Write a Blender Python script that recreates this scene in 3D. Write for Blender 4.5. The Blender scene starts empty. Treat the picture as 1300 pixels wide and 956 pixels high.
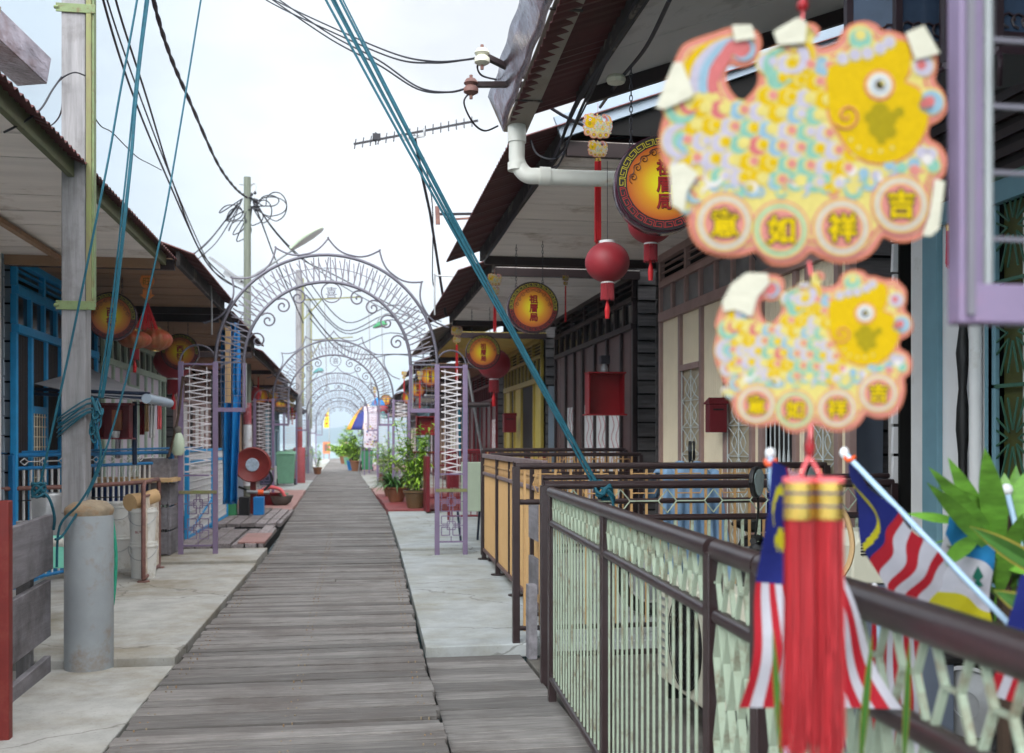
import bpy, math, random
from mathutils import Vector, Matrix
random.seed(11)
rnd = random.uniform
PI = math.pi
sc = bpy.context.scene
COL = sc.collection
# ---------------------------------------------------------------- camera model (street runs along +Y)
YAW = math.atan(205 / 1300)
CS, SN = math.cos(YAW), math.sin(YAW)
EYE = 1.4
V = Vector
def ray(px, py):
    dx = (px - 650) / 1300
    return V((dx * CS + SN, -dx * SN + CS, (561 - py) / 1300))
O0 = V((0, 0, EYE))
def AZ(px, py, Z): return O0 + ray(px, py) * Z
def AX(px, py, X):
    r = ray(px, py); return O0 + r * (X / r.x)
def AY(px, py, Y):
    r = ray(px, py); return O0 + r * (Y / r.y)
def AH(px, py, h=0.0):
    r = ray(px, py); return O0 + r * ((h - EYE) / r.z)

# ---------------------------------------------------------------- materials
def _n(nt, t, **k):
    n = nt.nodes.new(t)
    for a, b in k.items(): setattr(n, a, b)
    return n
def srgb(r, g, b):
    f = lambda c: (c / 255 / 12.92) if c / 255 <= .04045 else ((c / 255 + .055) / 1.055) ** 2.4
    return (f(r), f(g), f(b))
def M(name, col, rough=.6, metal=0., var=.15, scale=5., st=(1, 1, 1), bump=0., dirt=None, damt=.5, dscale=1.5, isl=0., det=5., spec=.4):
    m = bpy.data.materials.new(name); m.use_nodes = True
    nt = m.node_tree; b = nt.nodes['Principled BSDF']; L = nt.links.new
    b.inputs['Roughness'].default_value = rough; b.inputs['Metallic'].default_value = metal
    b.inputs['Specular IOR Level'].default_value = spec
    tc = _n(nt, 'ShaderNodeTexCoord'); mp = _n(nt, 'ShaderNodeMapping'); mp.inputs['Scale'].default_value = st
    L(tc.outputs['Object'], mp.inputs[0])
    no = _n(nt, 'ShaderNodeTexNoise'); no.inputs['Scale'].default_value = scale; no.inputs['Detail'].default_value = det; no.inputs['Roughness'].default_value = .65
    L(mp.outputs[0], no.inputs['Vector'])
    rp = _n(nt, 'ShaderNodeValToRGB')
    rp.color_ramp.elements[0].position = .3; rp.color_ramp.elements[1].position = .7
    rp.color_ramp.elements[0].color = tuple(max(0, c * (1 - var)) for c in col) + (1,)
    rp.color_ramp.elements[1].color = tuple(min(1, c * (1 + var)) for c in col) + (1,)
    L(no.outputs['Fac'], rp.inputs[0]); out = rp.outputs[0]
    if isl:
        g = _n(nt, 'ShaderNodeNewGeometry'); mr = _n(nt, 'ShaderNodeMapRange')
        mr.inputs['To Min'].default_value = 1 - isl; mr.inputs['To Max'].default_value = 1 + isl
        L(g.outputs['Random Per Island'], mr.inputs['Value'])
        mx = _n(nt, 'ShaderNodeVectorMath', operation='SCALE'); L(out, mx.inputs[0]); L(mr.outputs[0], mx.inputs['Scale']); out = mx.outputs[0]
        # move the grain from one board to the next
        ad = _n(nt, 'ShaderNodeVectorMath', operation='ADD'); sc_ = _n(nt, 'ShaderNodeVectorMath', operation='SCALE')
        cb = _n(nt, 'ShaderNodeCombineXYZ'); L(g.outputs['Random Per Island'], cb.inputs[0]); L(g.outputs['Random Per Island'], cb.inputs[1]); L(g.outputs['Random Per Island'], cb.inputs[2])
        L(cb.outputs[0], sc_.inputs[0]); sc_.inputs['Scale'].default_value = 37.
        L(mp.outputs[0], ad.inputs[0]); L(sc_.outputs[0], ad.inputs[1]); L(ad.outputs[0], no.inputs['Vector'])
    if dirt:
        n2 = _n(nt, 'ShaderNodeTexNoise'); n2.inputs['Scale'].default_value = dscale; n2.inputs['Detail'].default_value = 8; n2.inputs['Roughness'].default_value = .7
        L(tc.outputs['Object'], n2.inputs['Vector'])
        r2 = _n(nt, 'ShaderNodeValToRGB'); r2.color_ramp.elements[0].position = .62 - damt * .3; r2.color_ramp.elements[1].position = .74 - damt * .15
        r2.color_ramp.elements[0].color = (0, 0, 0, 1); r2.color_ramp.elements[1].color = (1, 1, 1, 1)
        L(n2.outputs['Fac'], r2.inputs[0])
        mx = _n(nt, 'ShaderNodeMix', data_type='RGBA'); ml = _n(nt, 'ShaderNodeMath', operation='MULTIPLY'); ml.inputs[1].default_value = .75
        L(r2.outputs[0], ml.inputs[0]); L(ml.outputs[0], mx.inputs[0]); L(out, mx.inputs[6]); mx.inputs[7].default_value = tuple(dirt) + (1,); out = mx.outputs[2]
    L(out, b.inputs['Base Color'])
    if bump:
        bp = _n(nt, 'ShaderNodeBump'); bp.inputs['Strength'].default_value = bump; bp.inputs['Distance'].default_value = .01
        L(no.outputs['Fac'], bp.inputs['Height']); L(bp.outputs[0], b.inputs['Normal'])
    return m
m_ = {}
def K(k): return m_[k]
W = lambda *a: srgb(*a)
m_['plank'] = M('weathered_planks', W(119, 115, 112), .75, var=.36, scale=3, st=(1.2, 14, 14), bump=.6, isl=.32, dirt=W(92, 84, 80), damt=.5, dscale=1.2)
m_['plankY'] = M('weathered_boards', W(136, 128, 128), .75, var=.32, scale=3, st=(14, 1.2, 14), bump=.5, isl=.25, dirt=W(84, 76, 70), damt=.5)
m_['conc'] = M('concrete', W(168, 168, 164), .85, var=.2, scale=4, bump=.5, det=9, dirt=W(124, 112, 86), damt=.6, dscale=.8)
m_['conc2'] = M('concrete_blue', W(166, 170, 170), .85, var=.2, scale=3, bump=.5, det=9, dirt=W(134, 130, 112), damt=.55, dscale=.9)
m_['dconc'] = M('dark_concrete', W(96, 92, 86), .9, var=.3, scale=6, bump=.5)
m_['pink'] = M('pink_tiles', W(160, 122, 116), .6, var=.15, scale=4, dirt=W(140, 110, 104), damt=.4)
m_['redmat'] = M('red_floor_paint', W(134, 62, 62), .55, var=.15, scale=4)
m_['wgrey'] = M('grey_wood', W(132, 131, 133), .8, var=.3, scale=3, st=(8, 8, .6), bump=.4, dirt=W(84, 78, 76), damt=.35)
m_['wgreyX'] = M('grey_board', W(128, 125, 130), .8, var=.25, scale=2.5, st=(9, .7, 9), bump=.4, isl=.15, dirt=W(70, 66, 66), damt=.45)
m_['log'] = M('dark_lapped_boards', W(88, 85, 86), .8, var=.4, scale=3, st=(.8, 6, 9), bump=.5, isl=.3)
m_['log2'] = M('black_lapped_boards', W(36, 30, 28), .8, var=.4, scale=3, st=(.8, 6, 9), bump=.5, isl=.3)
m_['roof'] = M('maroon_corrugated_iron', W(80, 40, 40), .6, var=.25, scale=2, bump=.1, dirt=W(70, 44, 38), damt=.5)
m_['roof2'] = M('grey_corrugated_iron', W(120, 112, 106), .6, var=.25, scale=2, dirt=W(104, 62, 44), damt=.5)
m_['gut'] = M('flashing_metal', W(172, 164, 172), .25, .9, var=.35, scale=2.5, st=(1, 3, 3), bump=1.0, dirt=W(110, 62, 46), damt=.35, dscale=3)
m_['gutb'] = M('gutter_underside', W(132, 124, 114), .5, .3, var=.2, scale=3, dirt=W(110, 98, 84), damt=.4, dscale=3)
m_['sof'] = M('grey_soffit_panel', W(204, 200, 198), .8, var=.07, scale=1.2, dirt=W(130, 124, 118), damt=.25)
m_['sofp'] = M('soffit_planks', W(222, 214, 208), .8, var=.1, scale=2, st=(.5, 4, 1), isl=.06, dirt=W(124, 92, 62), damt=.2, dscale=1.4)
m_['sofy'] = M('yellow_soffit', W(196, 176, 96), .8, var=.1)
m_['sofb'] = M('brown_soffit', W(146, 116, 92), .85, var=.2, scale=2, st=(1, 5, 1))
m_['fasc'] = M('dark_fascia', W(56, 52, 51), .8, var=.3, scale=4, dirt=W(150, 140, 128), damt=.3, dscale=5)
m_['fgreen'] = M('green_fascia', W(94, 98, 68), .7, var=.25, scale=4, dirt=W(66, 60, 48), damt=.5, dscale=4)
m_['black'] = M('black_plastic', W(20, 19, 20), .5, var=.2)
m_['cable'] = M('cable_rubber', W(34, 33, 40), .55, var=.15)
m_['beige'] = M('beige_ribbed_sheet', W(238, 224, 196), .6, var=.06, scale=2)
m_['tan'] = M('tan_panel', W(190, 154, 106), .55, var=.06, scale=3, dirt=W(168, 128, 84), damt=.2, dscale=3)
m_['tan2'] = M('tan_cut_metal', W(186, 148, 100), .55, var=.15, scale=8)
m_['bfr'] = M('mauve_brown_frame', W(156, 130, 124), .6, var=.12)
m_['brown'] = M('dark_brown_paint', W(92, 68, 66), .5, var=.15)
m_['brown2'] = M('deep_brown_frame', W(44, 32, 33), .5, var=.15)
m_['rail'] = M('brown_gloss_rail', W(48, 35, 36), .32, var=.18, scale=9, bump=.15, spec=.6)
m_['lgreen'] = M('pale_green_paint', W(158, 172, 152), .5, var=.07, scale=8, dirt=W(104, 72, 46), damt=.34, dscale=11)
m_['white'] = M('white_paint', W(214, 214, 214), .6, var=.06, dirt=W(176, 172, 160), damt=.2, dscale=3)
m_['wiron'] = M('white_ironwork', W(206, 214, 214), .5, var=.08)
m_['wwall'] = M('white_wall', W(226, 226, 228), .8, var=.04, scale=1.5)
m_['pvc'] = M('white_pvc', W(206, 206, 198), .45, var=.05, dirt=W(176, 142, 92), damt=.18, dscale=4)
m_['pvcg'] = M('grey_pvc_sleeve', W(146, 152, 156), .55, var=.12, scale=3, bump=.1, dirt=W(132, 108, 80), damt=.3, dscale=4)
m_['rust'] = M('rusty_cement', W(142, 128, 108), .9, var=.3, scale=8, bump=.8, dirt=W(150, 98, 44), damt=.45, dscale=7)
m_['blueg'] = M('slate_blue_paint', W(104, 142, 156), .55, var=.08)
m_['blue'] = M('bright_blue_paint', W(36, 146, 204), .5, var=.12, scale=8)
m_['dblue'] = M('rail_blue_paint', W(34, 116, 172), .45, var=.15, scale=9)
m_['navy'] = M('dark_blue_metal', W(22, 36, 58), .5, var=.2)
m_['dark'] = M('dark_panel', W(34, 30, 31), .7, var=.25, st=(1, 6, .4))
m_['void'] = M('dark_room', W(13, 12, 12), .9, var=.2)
m_['glass'] = M('dusty_glass', W(124, 126, 128), .25, var=.25, scale=3, spec=.6)
m_['dglass'] = M('dark_glass', W(26, 28, 33), .15, var=.3, scale=3, spec=.7)
m_['lilac'] = M('lilac_paint', W(120, 105, 132), .5, var=.08, scale=6, dirt=W(130, 104, 130), damt=.25, dscale=12)
m_['lwire'] = M('silver_lilac_wire', W(96, 94, 104), .4, .2, var=.1)
m_['wwire'] = M('white_wire', W(206, 202, 206), .45, var=.06)
m_['lpanel'] = M('pale_lilac_panel', W(206, 196, 208), .6, var=.06)
m_['sheet'] = M('blue_grey_sheet', W(150, 164, 178), .5, .2, var=.1, scale=1.5, bump=.15)
m_['sheetd'] = M('slate_tarpaulin', W(84, 92, 106), .6, var=.15, scale=1.5, bump=.3)
m_['rope'] = M('teal_rope', W(10, 76, 92), .7, var=.25, scale=40)
m_['grope'] = M('green_rope', W(50, 160, 130), .7, var=.2, scale=40)
m_['red'] = M('red_paint', W(138, 16, 26), .45, var=.1)
m_['dred'] = M('dark_red_paint', W(102, 16, 28), .5, var=.12)
m_['tassel'] = M('red_tassel_thread', W(176, 18, 26), .55, var=.2, scale=30, st=(1, 1, .1))
m_['ptas'] = M('salmon_tassel_thread', W(160, 40, 46), .5, var=.2, scale=60, st=(1, 1, .1), isl=.45)
m_['pinkc'] = M('salmon_cord', W(226, 104, 108), .6, var=.1)
m_['gold'] = M('gold_foil', W(214, 178, 92), .25, .8, var=.15, scale=20)
m_['steel'] = M('galvanised_steel', W(150, 152, 154), .4, .6, var=.15)
m_['pole'] = M('painted_steel_pole', W(138, 142, 144), .55, .1, var=.15, scale=6, dirt=W(110, 104, 90), damt=.3, dscale=6)
m_['gpole'] = M('mossy_timber', W(100, 106, 94), .75, var=.25, scale=5, st=(6, 6, .5), bump=.3)
m_['strip'] = M('green_timber_strip', W(122, 118, 84), .7, var=.2, scale=4, st=(8, 8, .5), dirt=W(118, 132, 74), damt=.5, dscale=3)
m_['gband'] = M('green_painted_strap', W(108, 124, 84), .6, var=.2, scale=12, dirt=W(96, 66, 40), damt=.3, dscale=20)
m_['lantern'] = M('red_paper_lantern', W(138, 32, 42), .55, var=.12, scale=8, spec=.5)
m_['glant'] = M('gold_orange_lantern', W(146, 90, 56), .5, var=.3, scale=5, dirt=W(170, 40, 36), damt=.5, dscale=9)
m_['bucket'] = M('white_bucket', W(206, 206, 202), .4, var=.05, dirt=W(150, 140, 120), damt=.25, dscale=7)
m_['clay'] = M('clay_pipe', W(186, 154, 112), .8, var=.15)
m_['gbin'] = M('green_bin_plastic', W(56, 128, 84), .45, var=.1)
m_['gbin2'] = M('faded_green_bin', W(104, 150, 124), .5, var=.12)
m_['pot'] = M('clay_pot', W(128, 84, 58), .6, var=.2, scale=4)
m_['pot2'] = M('glazed_brown_pot', W(96, 76, 52), .35, var=.25, scale=3)
m_['leaf'] = M('bamboo_leaf', W(142, 178, 60), .5, var=.3, scale=9, isl=.35)
m_['leaf2'] = M('green_leaf', W(66, 110, 44), .45, var=.25, scale=6, isl=.3)
m_['leafe'] = M('yellow_leaf_edge', W(168, 154, 66), .5, var=.1)
m_['soil'] = M('soil', W(70, 56, 46), .95, var=.3)
m_['cream'] = M('aged_plastic', W(196, 194, 176), .5, var=.06)
m_['cloth'] = M('denim_cloth', W(120, 152, 184), .85, var=.15, scale=3, bump=.2)
m_['tarp'] = M('blue_tarpaulin', W(20, 112, 176), .5, var=.12, scale=3, bump=.3)
m_['hill'] = M('wooded_hill', W(56, 84, 76), .9, var=.3, scale=.01)
m_['orange'] = M('orange_tie', W(236, 92, 40), .5, var=.1)
m_['fpole'] = M('pale_blue_plastic', W(176, 206, 232), .35, var=.04)
m_['ball'] = M('white_plastic', W(232, 232, 234), .3, var=.02)
m_['mirror'] = M('mirror_glass', W(130, 142, 138), .12, .8, var=.05)
m_['rope_k'] = m_['rope']
for k, c in dict(fr=(204, 24, 46), fw=(226, 224, 236), fb=(18, 34, 128), fy=(226, 214, 30), fs=(34, 140, 206), fg=(20, 120, 100)).items():
    m_[k] = M('flag_' + k, tuple(x * .58 for x in W(*c)), .8, var=.08, scale=14, bump=.25)
for k, c in dict(ppink=(226, 146, 136), pyel=(234, 216, 128), pochre=(230, 190, 10), plil=(204, 196, 214), pblu=(156, 190, 210), pgrn=(146, 198, 178), prose=(220, 122, 122), pwht=(238, 230, 226), pcream=(238, 232, 206), pdk=(66, 60, 34), poran=(232, 142, 112), pchar=(240, 206, 10), polive=(176, 156, 22)).items():
    m_[k] = M('print_' + k, tuple(x * .5 for x in W(*c)), .6, var=.07, scale=60, det=1, spec=.08)
m_['ptape'] = M('masking_tape', W(172, 168, 152), .6, var=.05, scale=20, bump=.3)
m_['paint_r'] = M('red_enamel', W(118, 38, 34), .5, var=.12, scale=6, dirt=W(130, 60, 50), damt=.25, dscale=6)

# printed sign face: yellow heart fading to orange (a printed pattern)
def sign_face():
    m = bpy.data.materials.new('printed_sign_face'); m.use_nodes = True; nt = m.node_tree; L = nt.links.new
    b = nt.nodes['Principled BSDF']; b.inputs['Roughness'].default_value = .3
    tc = _n(nt, 'ShaderNodeTexCoord'); ln = _n(nt, 'ShaderNodeVectorMath', operation='LENGTH'); mp = _n(nt, 'ShaderNodeMapping')
    mp.inputs['Scale'].default_value = (5, 0, 5); L(tc.outputs['Object'], mp.inputs[0]); L(mp.outputs[0], ln.inputs[0])
    rp = _n(nt, 'ShaderNodeValToRGB'); e = rp.color_ramp.elements
    e[0].position = .2; e[0].color = W(214, 202, 8) + (1,); e[1].position = .98; e[1].color = W(160, 62, 8) + (1,)
    x = e.new(.6); x.color = W(196, 132, 12) + (1,)
    L(ln.outputs['Value'], rp.inputs[0]); L(rp.outputs[0], b.inputs['Base Color']); return m
m_['sface'] = sign_face()
# hairline cracks and grit in the concrete
for k_ in ('conc', 'conc2'):
    nt = m_[k_].node_tree; L = nt.links.new; b = nt.nodes['Principled BSDF']; src = b.inputs['Base Color'].links[0].from_socket
    tc = _n(nt, 'ShaderNodeTexCoord'); nz = _n(nt, 'ShaderNodeTexNoise'); nz.inputs['Scale'].default_value = 2.2; nz.inputs['Detail'].default_value = 6; L(tc.outputs['Object'], nz.inputs['Vector'])
    ad = _n(nt, 'ShaderNodeMix', data_type='VECTOR'); ad.inputs[0].default_value = .35; L(tc.outputs['Object'], ad.inputs[4]); L(nz.outputs['Color'], ad.inputs[5])
    vo = _n(nt, 'ShaderNodeTexVoronoi', feature='DISTANCE_TO_EDGE'); vo.inputs['Scale'].default_value = .75; L(ad.outputs[1], vo.inputs['Vector'])
    mr = _n(nt, 'ShaderNodeMapRange'); mr.inputs['From Min'].default_value = .0015; mr.inputs['From Max'].default_value = .006; mr.inputs['To Min'].default_value = .55; mr.inputs['To Max'].default_value = 0; L(vo.outputs['Distance'], mr.inputs['Value'])
    g2 = _n(nt, 'ShaderNodeTexNoise'); g2.inputs['Scale'].default_value = 60; g2.inputs['Detail'].default_value = 3; L(tc.outputs['Object'], g2.inputs['Vector'])
    g3 = _n(nt, 'ShaderNodeMapRange'); g3.inputs['From Min'].default_value = .62; g3.inputs['From Max'].default_value = .72; g3.inputs['To Max'].default_value = .35; L(g2.outputs['Fac'], g3.inputs['Value'])
    mm = _n(nt, 'ShaderNodeMath', operation='MAXIMUM'); L(mr.outputs[0], mm.inputs[0]); L(g3.outputs[0], mm.inputs[1])
    mx = _n(nt, 'ShaderNodeMix', data_type='RGBA'); L(mm.outputs[0], mx.inputs[0]); L(src, mx.inputs[6]); mx.inputs[7].default_value = (.09, .08, .065, 1); L(mx.outputs[2], b.inputs['Base Color'])
m_['srim'] = M('maroon_sign_rim', W(64, 26, 44), .2, .1, var=.15, scale=3, spec=.7)
m_['sblk'] = M('black_sign_ring', W(20, 9, 13), .4, var=.1)
m_['sky_y'] = M('yellow_key_pattern', W(170, 156, 22), .4, var=.05)
m_['skr'] = M('red_key_pattern', W(150, 28, 24), .4, var=.05)
m_['sscr'] = M('brown_scroll_print', W(58, 16, 6), .5, var=.05)
m_['schar'] = M('red_lettering', W(134, 14, 10), .4, var=.1)
m_['lk'] = M('lk', W(150, 140, 150))

# ---------------------------------------------------------------- mesh builder
ORI = {}
def org(p): return ORI.get(p.name, V((0, 0, 0))) if p else V((0, 0, 0))
def tagit(o, label=None, cat=None, group=None, kind=None):
    if label: o['label'] = label
    if cat: o['category'] = cat
    if group: o['group'] = group
    if kind: o['kind'] = kind
def thing(name, label, cat, loc=(0, 0, 0), group=None, kind=None):
    o = bpy.data.objects.new(name, None); COL.objects.link(o); o.location = loc; o.empty_display_size = .1
    tagit(o, label, cat, group, kind); ORI[o.name] = V(loc); return o
class MB:
    def __init__(s): s.v = []; s.f = []; s.m = []
    def add(s, vs, fs, mi=0):
        k = len(s.v); s.v += [tuple(a) for a in vs]; s.f += [tuple(i + k for i in f) for f in fs]
        if isinstance(mi, list): s.m += mi
        else: s.m += [mi] * len(fs)
        return s
    def box(s, a, b, mi=0):
        x0, x1 = sorted((a[0], b[0])); y0, y1 = sorted((a[1], b[1])); z0, z1 = sorted((a[2], b[2]))
        return s.add([(x0, y0, z0), (x1, y0, z0), (x1, y1, z0), (x0, y1, z0), (x0, y0, z1), (x1, y0, z1), (x1, y1, z1), (x0, y1, z1)],
                     [(0, 3, 2, 1), (4, 5, 6, 7), (0, 1, 5, 4), (1, 2, 6, 5), (2, 3, 7, 6), (3, 0, 4, 7)], mi)
    def bar(s, p, q, w, h=None, mi=0, up=(0, 0, 1)):
        p = V(p); q = V(q); h = h or w; d = (q - p).normalized(); u = V(up)
        if abs(d.dot(u)) > .98: u = V((0, 1, 0))
        a = d.cross(u).normalized() * w / 2; b = a.cross(d).normalized() * h / 2
        vs = [p - a - b, p + a - b, p + a + b, p - a + b, q - a - b, q + a - b, q + a + b, q - a + b]
        return s.add(vs, [(0, 1, 2, 3), (7, 6, 5, 4), (0, 4, 5, 1), (1, 5, 6, 2), (2, 6, 7, 3), (3, 7, 4, 0)], mi)
    def hexa(s, vs, mi=0):  # bottom ring 4, top ring 4
        return s.add(vs, [(3, 2, 1, 0), (4, 5, 6, 7), (0, 1, 5, 4), (1, 2, 6, 5), (2, 3, 7, 6), (3, 0, 4, 7)], mi)
    def tube(s, pts, r, n=6, mi=0, closed=False):
        pts = [V(p) for p in pts]; N = len(pts); rs = r if isinstance(r, (list, tuple)) else [r] * N
        vs = []; fs = []; a = None
        for i, p in enumerate(pts):
            if closed: d = pts[(i + 1) % N] - pts[i - 1]
            else: d = pts[min(i + 1, N - 1)] - pts[max(i - 1, 0)]
            d = d.normalized() if d.length > 1e-9 else V((0, 0, 1))
            if a is None: a = d.orthogonal().normalized()
            else:
                a = a - d * a.dot(d); a = a.normalized() if a.length > 1e-6 else d.orthogonal().normalized()
            b = d.cross(a)
            for k in range(n):
                t = 2 * PI * k / n; vs.append(p + (a * math.cos(t) + b * math.sin(t)) * rs[i])
        for i in range(N if closed else N - 1):
            j = (i + 1) % N
            for k in range(n):
                l = (k + 1) % n; fs.append((i * n + k, i * n + l, j * n + l, j * n + k))
        if not closed: fs.append(tuple(range(n - 1, -1, -1))); fs.append(tuple((N - 1) * n + k for k in range(n)))
        return s.add(vs, fs, mi)
    def lathe(s, c, prof, n=20, mi=0, axis='z', caps=True, lobes=0, lob=0.):
        c = V(c); vs = []; fs = []
        for r, h in prof:
            for k in range(n):
                t = 2 * PI * k / n; rr = r * (1 + lob * abs(math.sin(lobes * t / 2))) if lobes else r
                x, y = rr * math.cos(t), rr * math.sin(t)
                vs.append(c + (V((x, y, h)) if axis == 'z' else V((x, -h, y)) if axis == 'y' else V((h, x, y))))
        for i in range(len(prof) - 1):
            for k in range(n):
                l = (k + 1) % n; fs.append((i * n + k, i * n + l, (i + 1) * n + l, (i + 1) * n + k))
        if caps: fs.append(tuple(range(n - 1, -1, -1))); fs.append(tuple((len(prof) - 1) * n + k for k in range(n)))
        return s.add(vs, fs, mi)
    def prism(s, poly, o, ux, uy, th, mi=0, w=None):
        o = V(o); ux = V(ux); uy = V(uy); w = (V(w) if w else ux.cross(uy).normalized()) * th; n = len(poly)
        vs = [o + ux * x + uy * y for x, y in poly]; vs += [v + w for v in vs]
        fs = [tuple(range(n - 1, -1, -1)), tuple(range(n, 2 * n))] + [(i, (i + 1) % n, (i + 1) % n + n, i + n) for i in range(n)]
        return s.add(vs, fs, mi)
    def grid(s, fn, nu, nv, mi=0):
        vs = [fn(i / nu, j / nv) for j in range(nv + 1) for i in range(nu + 1)]
        fs = []; ms = []
        for j in range(nv):
            for i in range(nu):
                k = j * (nu + 1) + i; fs.append((k, k + 1, k + nu + 2, k + nu + 1))
                ms.append(mi((i + .5) / nu, (j + .5) / nv) if callable(mi) else mi)
        return s.add(vs, fs, ms)
    def build(s, name, mats, parent=None, smooth=False, bev=0, solid=0, label=None, cat=None, group=None, kind=None):
        if not isinstance(mats, (list, tuple)): mats = [mats]
        if parent: o0 = org(parent)
        else:
            xs = [v[0] for v in s.v]; ys = [v[1] for v in s.v]; o0 = V(((min(xs) + max(xs)) / 2, (min(ys) + max(ys)) / 2, min(v[2] for v in s.v)))
            if kind in ('structure', 'stuff'): o0 = V((0, 0, 0))
        me = bpy.data.meshes.new(name); me.from_pydata([(v[0] - o0.x, v[1] - o0.y, v[2] - o0.z) for v in s.v], [], s.f)
        for m in mats: me.materials.append(m_[m] if isinstance(m, str) else m)
        if len(mats) > 1: me.polygons.foreach_set('material_index', s.m)
        if smooth: me.polygons.foreach_set('use_smooth', [True] * len(me.polygons))
        me.validate(); me.update()
        o = bpy.data.objects.new(name, me); COL.objects.link(o)
        if parent: o.parent = parent
        else: o.location = o0
        ORI[o.name] = o0 if not parent else o0
        if bev:
            b = o.modifiers.new('bevel', 'BEVEL'); b.width = bev; b.segments = 2; b.limit_method = 'ANGLE'; b.angle_limit = .8
        if smooth:
            try: me.set_sharp_from_angle(angle=math.radians(50))
            except Exception: pass
        if solid:
            d = o.modifiers.new('solid', 'SOLIDIFY'); d.thickness = solid; d.offset = 0
        tagit(o, label, cat, group, kind)
        return o
KIDS = {}
def copy_tree(o, parent=None, loc=None, rot=None, scale=None, label=None):
    c = o.copy(); COL.objects.link(c)
    if parent: c.parent = parent
    if loc is not None: c.location = loc
    if rot is not None: c.rotation_euler = rot
    if scale is not None: c.scale = scale
    if label: c['label'] = label
    for ch in [x for x in list(o.children)]: copy_tree(ch, c)
    return c
def cat_rom(pts, n=6, closed=False):
    P = [V(p) if len(p) == 3 else V((p[0], p[1], 0)) for p in pts]; out = []; N = len(P)
    for i in range(N if closed else N - 1):
        g = (lambda k: P[k % N]) if closed else (lambda k: P[max(0, min(N - 1, k))])
        a, b, c, d = g(i - 1), g(i), g(i + 1), g(i + 2)
        for k in range(n):
            t = k / n; out.append(.5 * ((2 * b) + (c - a) * t + (2 * a - 5 * b + 4 * c - d) * t * t + (3 * b - a - 3 * c + d) * t ** 3))
    if not closed: out.append(P[-1])
    return out
_tx = {}
def text_mesh(s, size=.05, bold=.0, ext=.001):
    key = (s, size, bold, ext)
    if key in _tx: return _tx[key]
    cu = bpy.data.curves.new('t', 'FONT'); cu.body = s; cu.size = size; cu.offset = bold; cu.extrude = ext; cu.align_x = 'CENTER'; cu.align_y = 'CENTER'
    o = bpy.data.objects.new('t', cu); COL.objects.link(o)
    bpy.context.view_layer.update()
    me = bpy.data.meshes.new_from_object(o.evaluated_get(bpy.context.evaluated_depsgraph_get()))
    bpy.data.objects.remove(o)
    xs = [v.co.x for v in me.vertices] or [0]; ys = [v.co.y for v in me.vertices] or [0]
    cx, cy = (min(xs) + max(xs)) / 2, (min(ys) + max(ys)) / 2
    vs = [(v.co.x - cx, v.co.y - cy, v.co.z) for v in me.vertices]; fs = [tuple(p.vertices) for p in me.polygons]
    bpy.data.meshes.remove(me); _tx[key] = (vs, fs); return _tx[key]
def put_text(mb, s, c, size, bold=0, mi=0, ext=.001, sx=1, ux=(1, 0, 0), uz=(0, 0, 1)):
    vs, fs = text_mesh(s, size, bold, ext); c = V(c); ux = V(ux); uz = V(uz); n = ux.cross(uz)
    mb.add([c + ux * x * sx + uz * y + n * z for x, y, z in vs], fs, mi)
EXPO=2.1
HAZE=0.0006
# ---------------------------------------------------------------- setting
def ground_sheet():
    mb = MB(); N = 48; vs = [(0, 0, -1.7)]; fs = []
    rad = [4, 12, 40, 120, 400, 1200, 3400]
    for r in rad:
        for k in range(N): vs.append((r * math.cos(2 * PI * k / N), r * math.sin(2 * PI * k / N), -1.7))
    for k in range(N): fs.append((0, 1 + k, 1 + (k + 1) % N))
    for i in range(len(rad) - 1):
        for k in range(N):
            a = 1 + i * N + k; b = 1 + i * N + (k + 1) % N; fs.append((a, b, b + N, a + N)) if False else fs.append((a, a + N, b + N, b))
    mb.add(vs, fs)
    m = M('sea_water', W(120, 150, 150), .18, var=.12, scale=.05, bump=.0, spec=.5)
    nt = m.node_tree; L = nt.links.new; b = nt.nodes['Principled BSDF']
    tc = _n(nt, 'ShaderNodeTexCoord'); n2 = _n(nt, 'ShaderNodeTexNoise'); n2.inputs['Scale'].default_value = 1.3; n2.inputs['Detail'].default_value = 6
    L(tc.outputs['Object'], n2.inputs['Vector']); bp = _n(nt, 'ShaderNodeBump'); bp.inputs['Strength'].default_value = .5; bp.inputs['Distance'].default_value = .12
    L(n2.outputs['Fac'], bp.inputs['Height']); L(bp.outputs[0], b.inputs['Normal'])
    mb.build('water', m, kind='structure')
ground_sheet()
def hills():
    mb = MB(); hs = {}
    def fn(u, v):
        a = math.radians(38) - u * math.radians(76)
        rr = 2500 + 600 * v
        h = 62 + 22 * math.sin(u * 9 + 1.1) + 14 * math.sin(u * 23 + .5) + 6 * math.sin(u * 61) + 3 * math.sin(u * 130)
        px = 445 - math.tan(a) * 1300
        h *= .55 + .45 * max(0, min(1, (560 - px) / 200)) if px < 700 else .5
        return (-math.sin(a) * rr, math.cos(a) * rr, -1.5 + h * math.sin(PI * min(1, v * 1.0)) ** .7 * 1.5)
    mb.grid(fn, 160, 8); mb.build('hills', 'hill', smooth=True, kind='structure')
hills()
LE = [(0, -1.12), (6.2, -1.085), (13.3, -1.01), (22, -1.15), (35, -1.3), (60, -1.42), (88, -1.6)]
RE = [(0, .38), (6.2, .46), (13, .60), (20.5, .70), (30, .58), (42, .42), (60, .3), (88, .2)]
def ev(t, y):
    for (a, b), (c, d) in zip(t, t[1:]):
        if y <= c: return b + (d - b) * (y - a) / (c - a)
    return t[-1][1]
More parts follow.
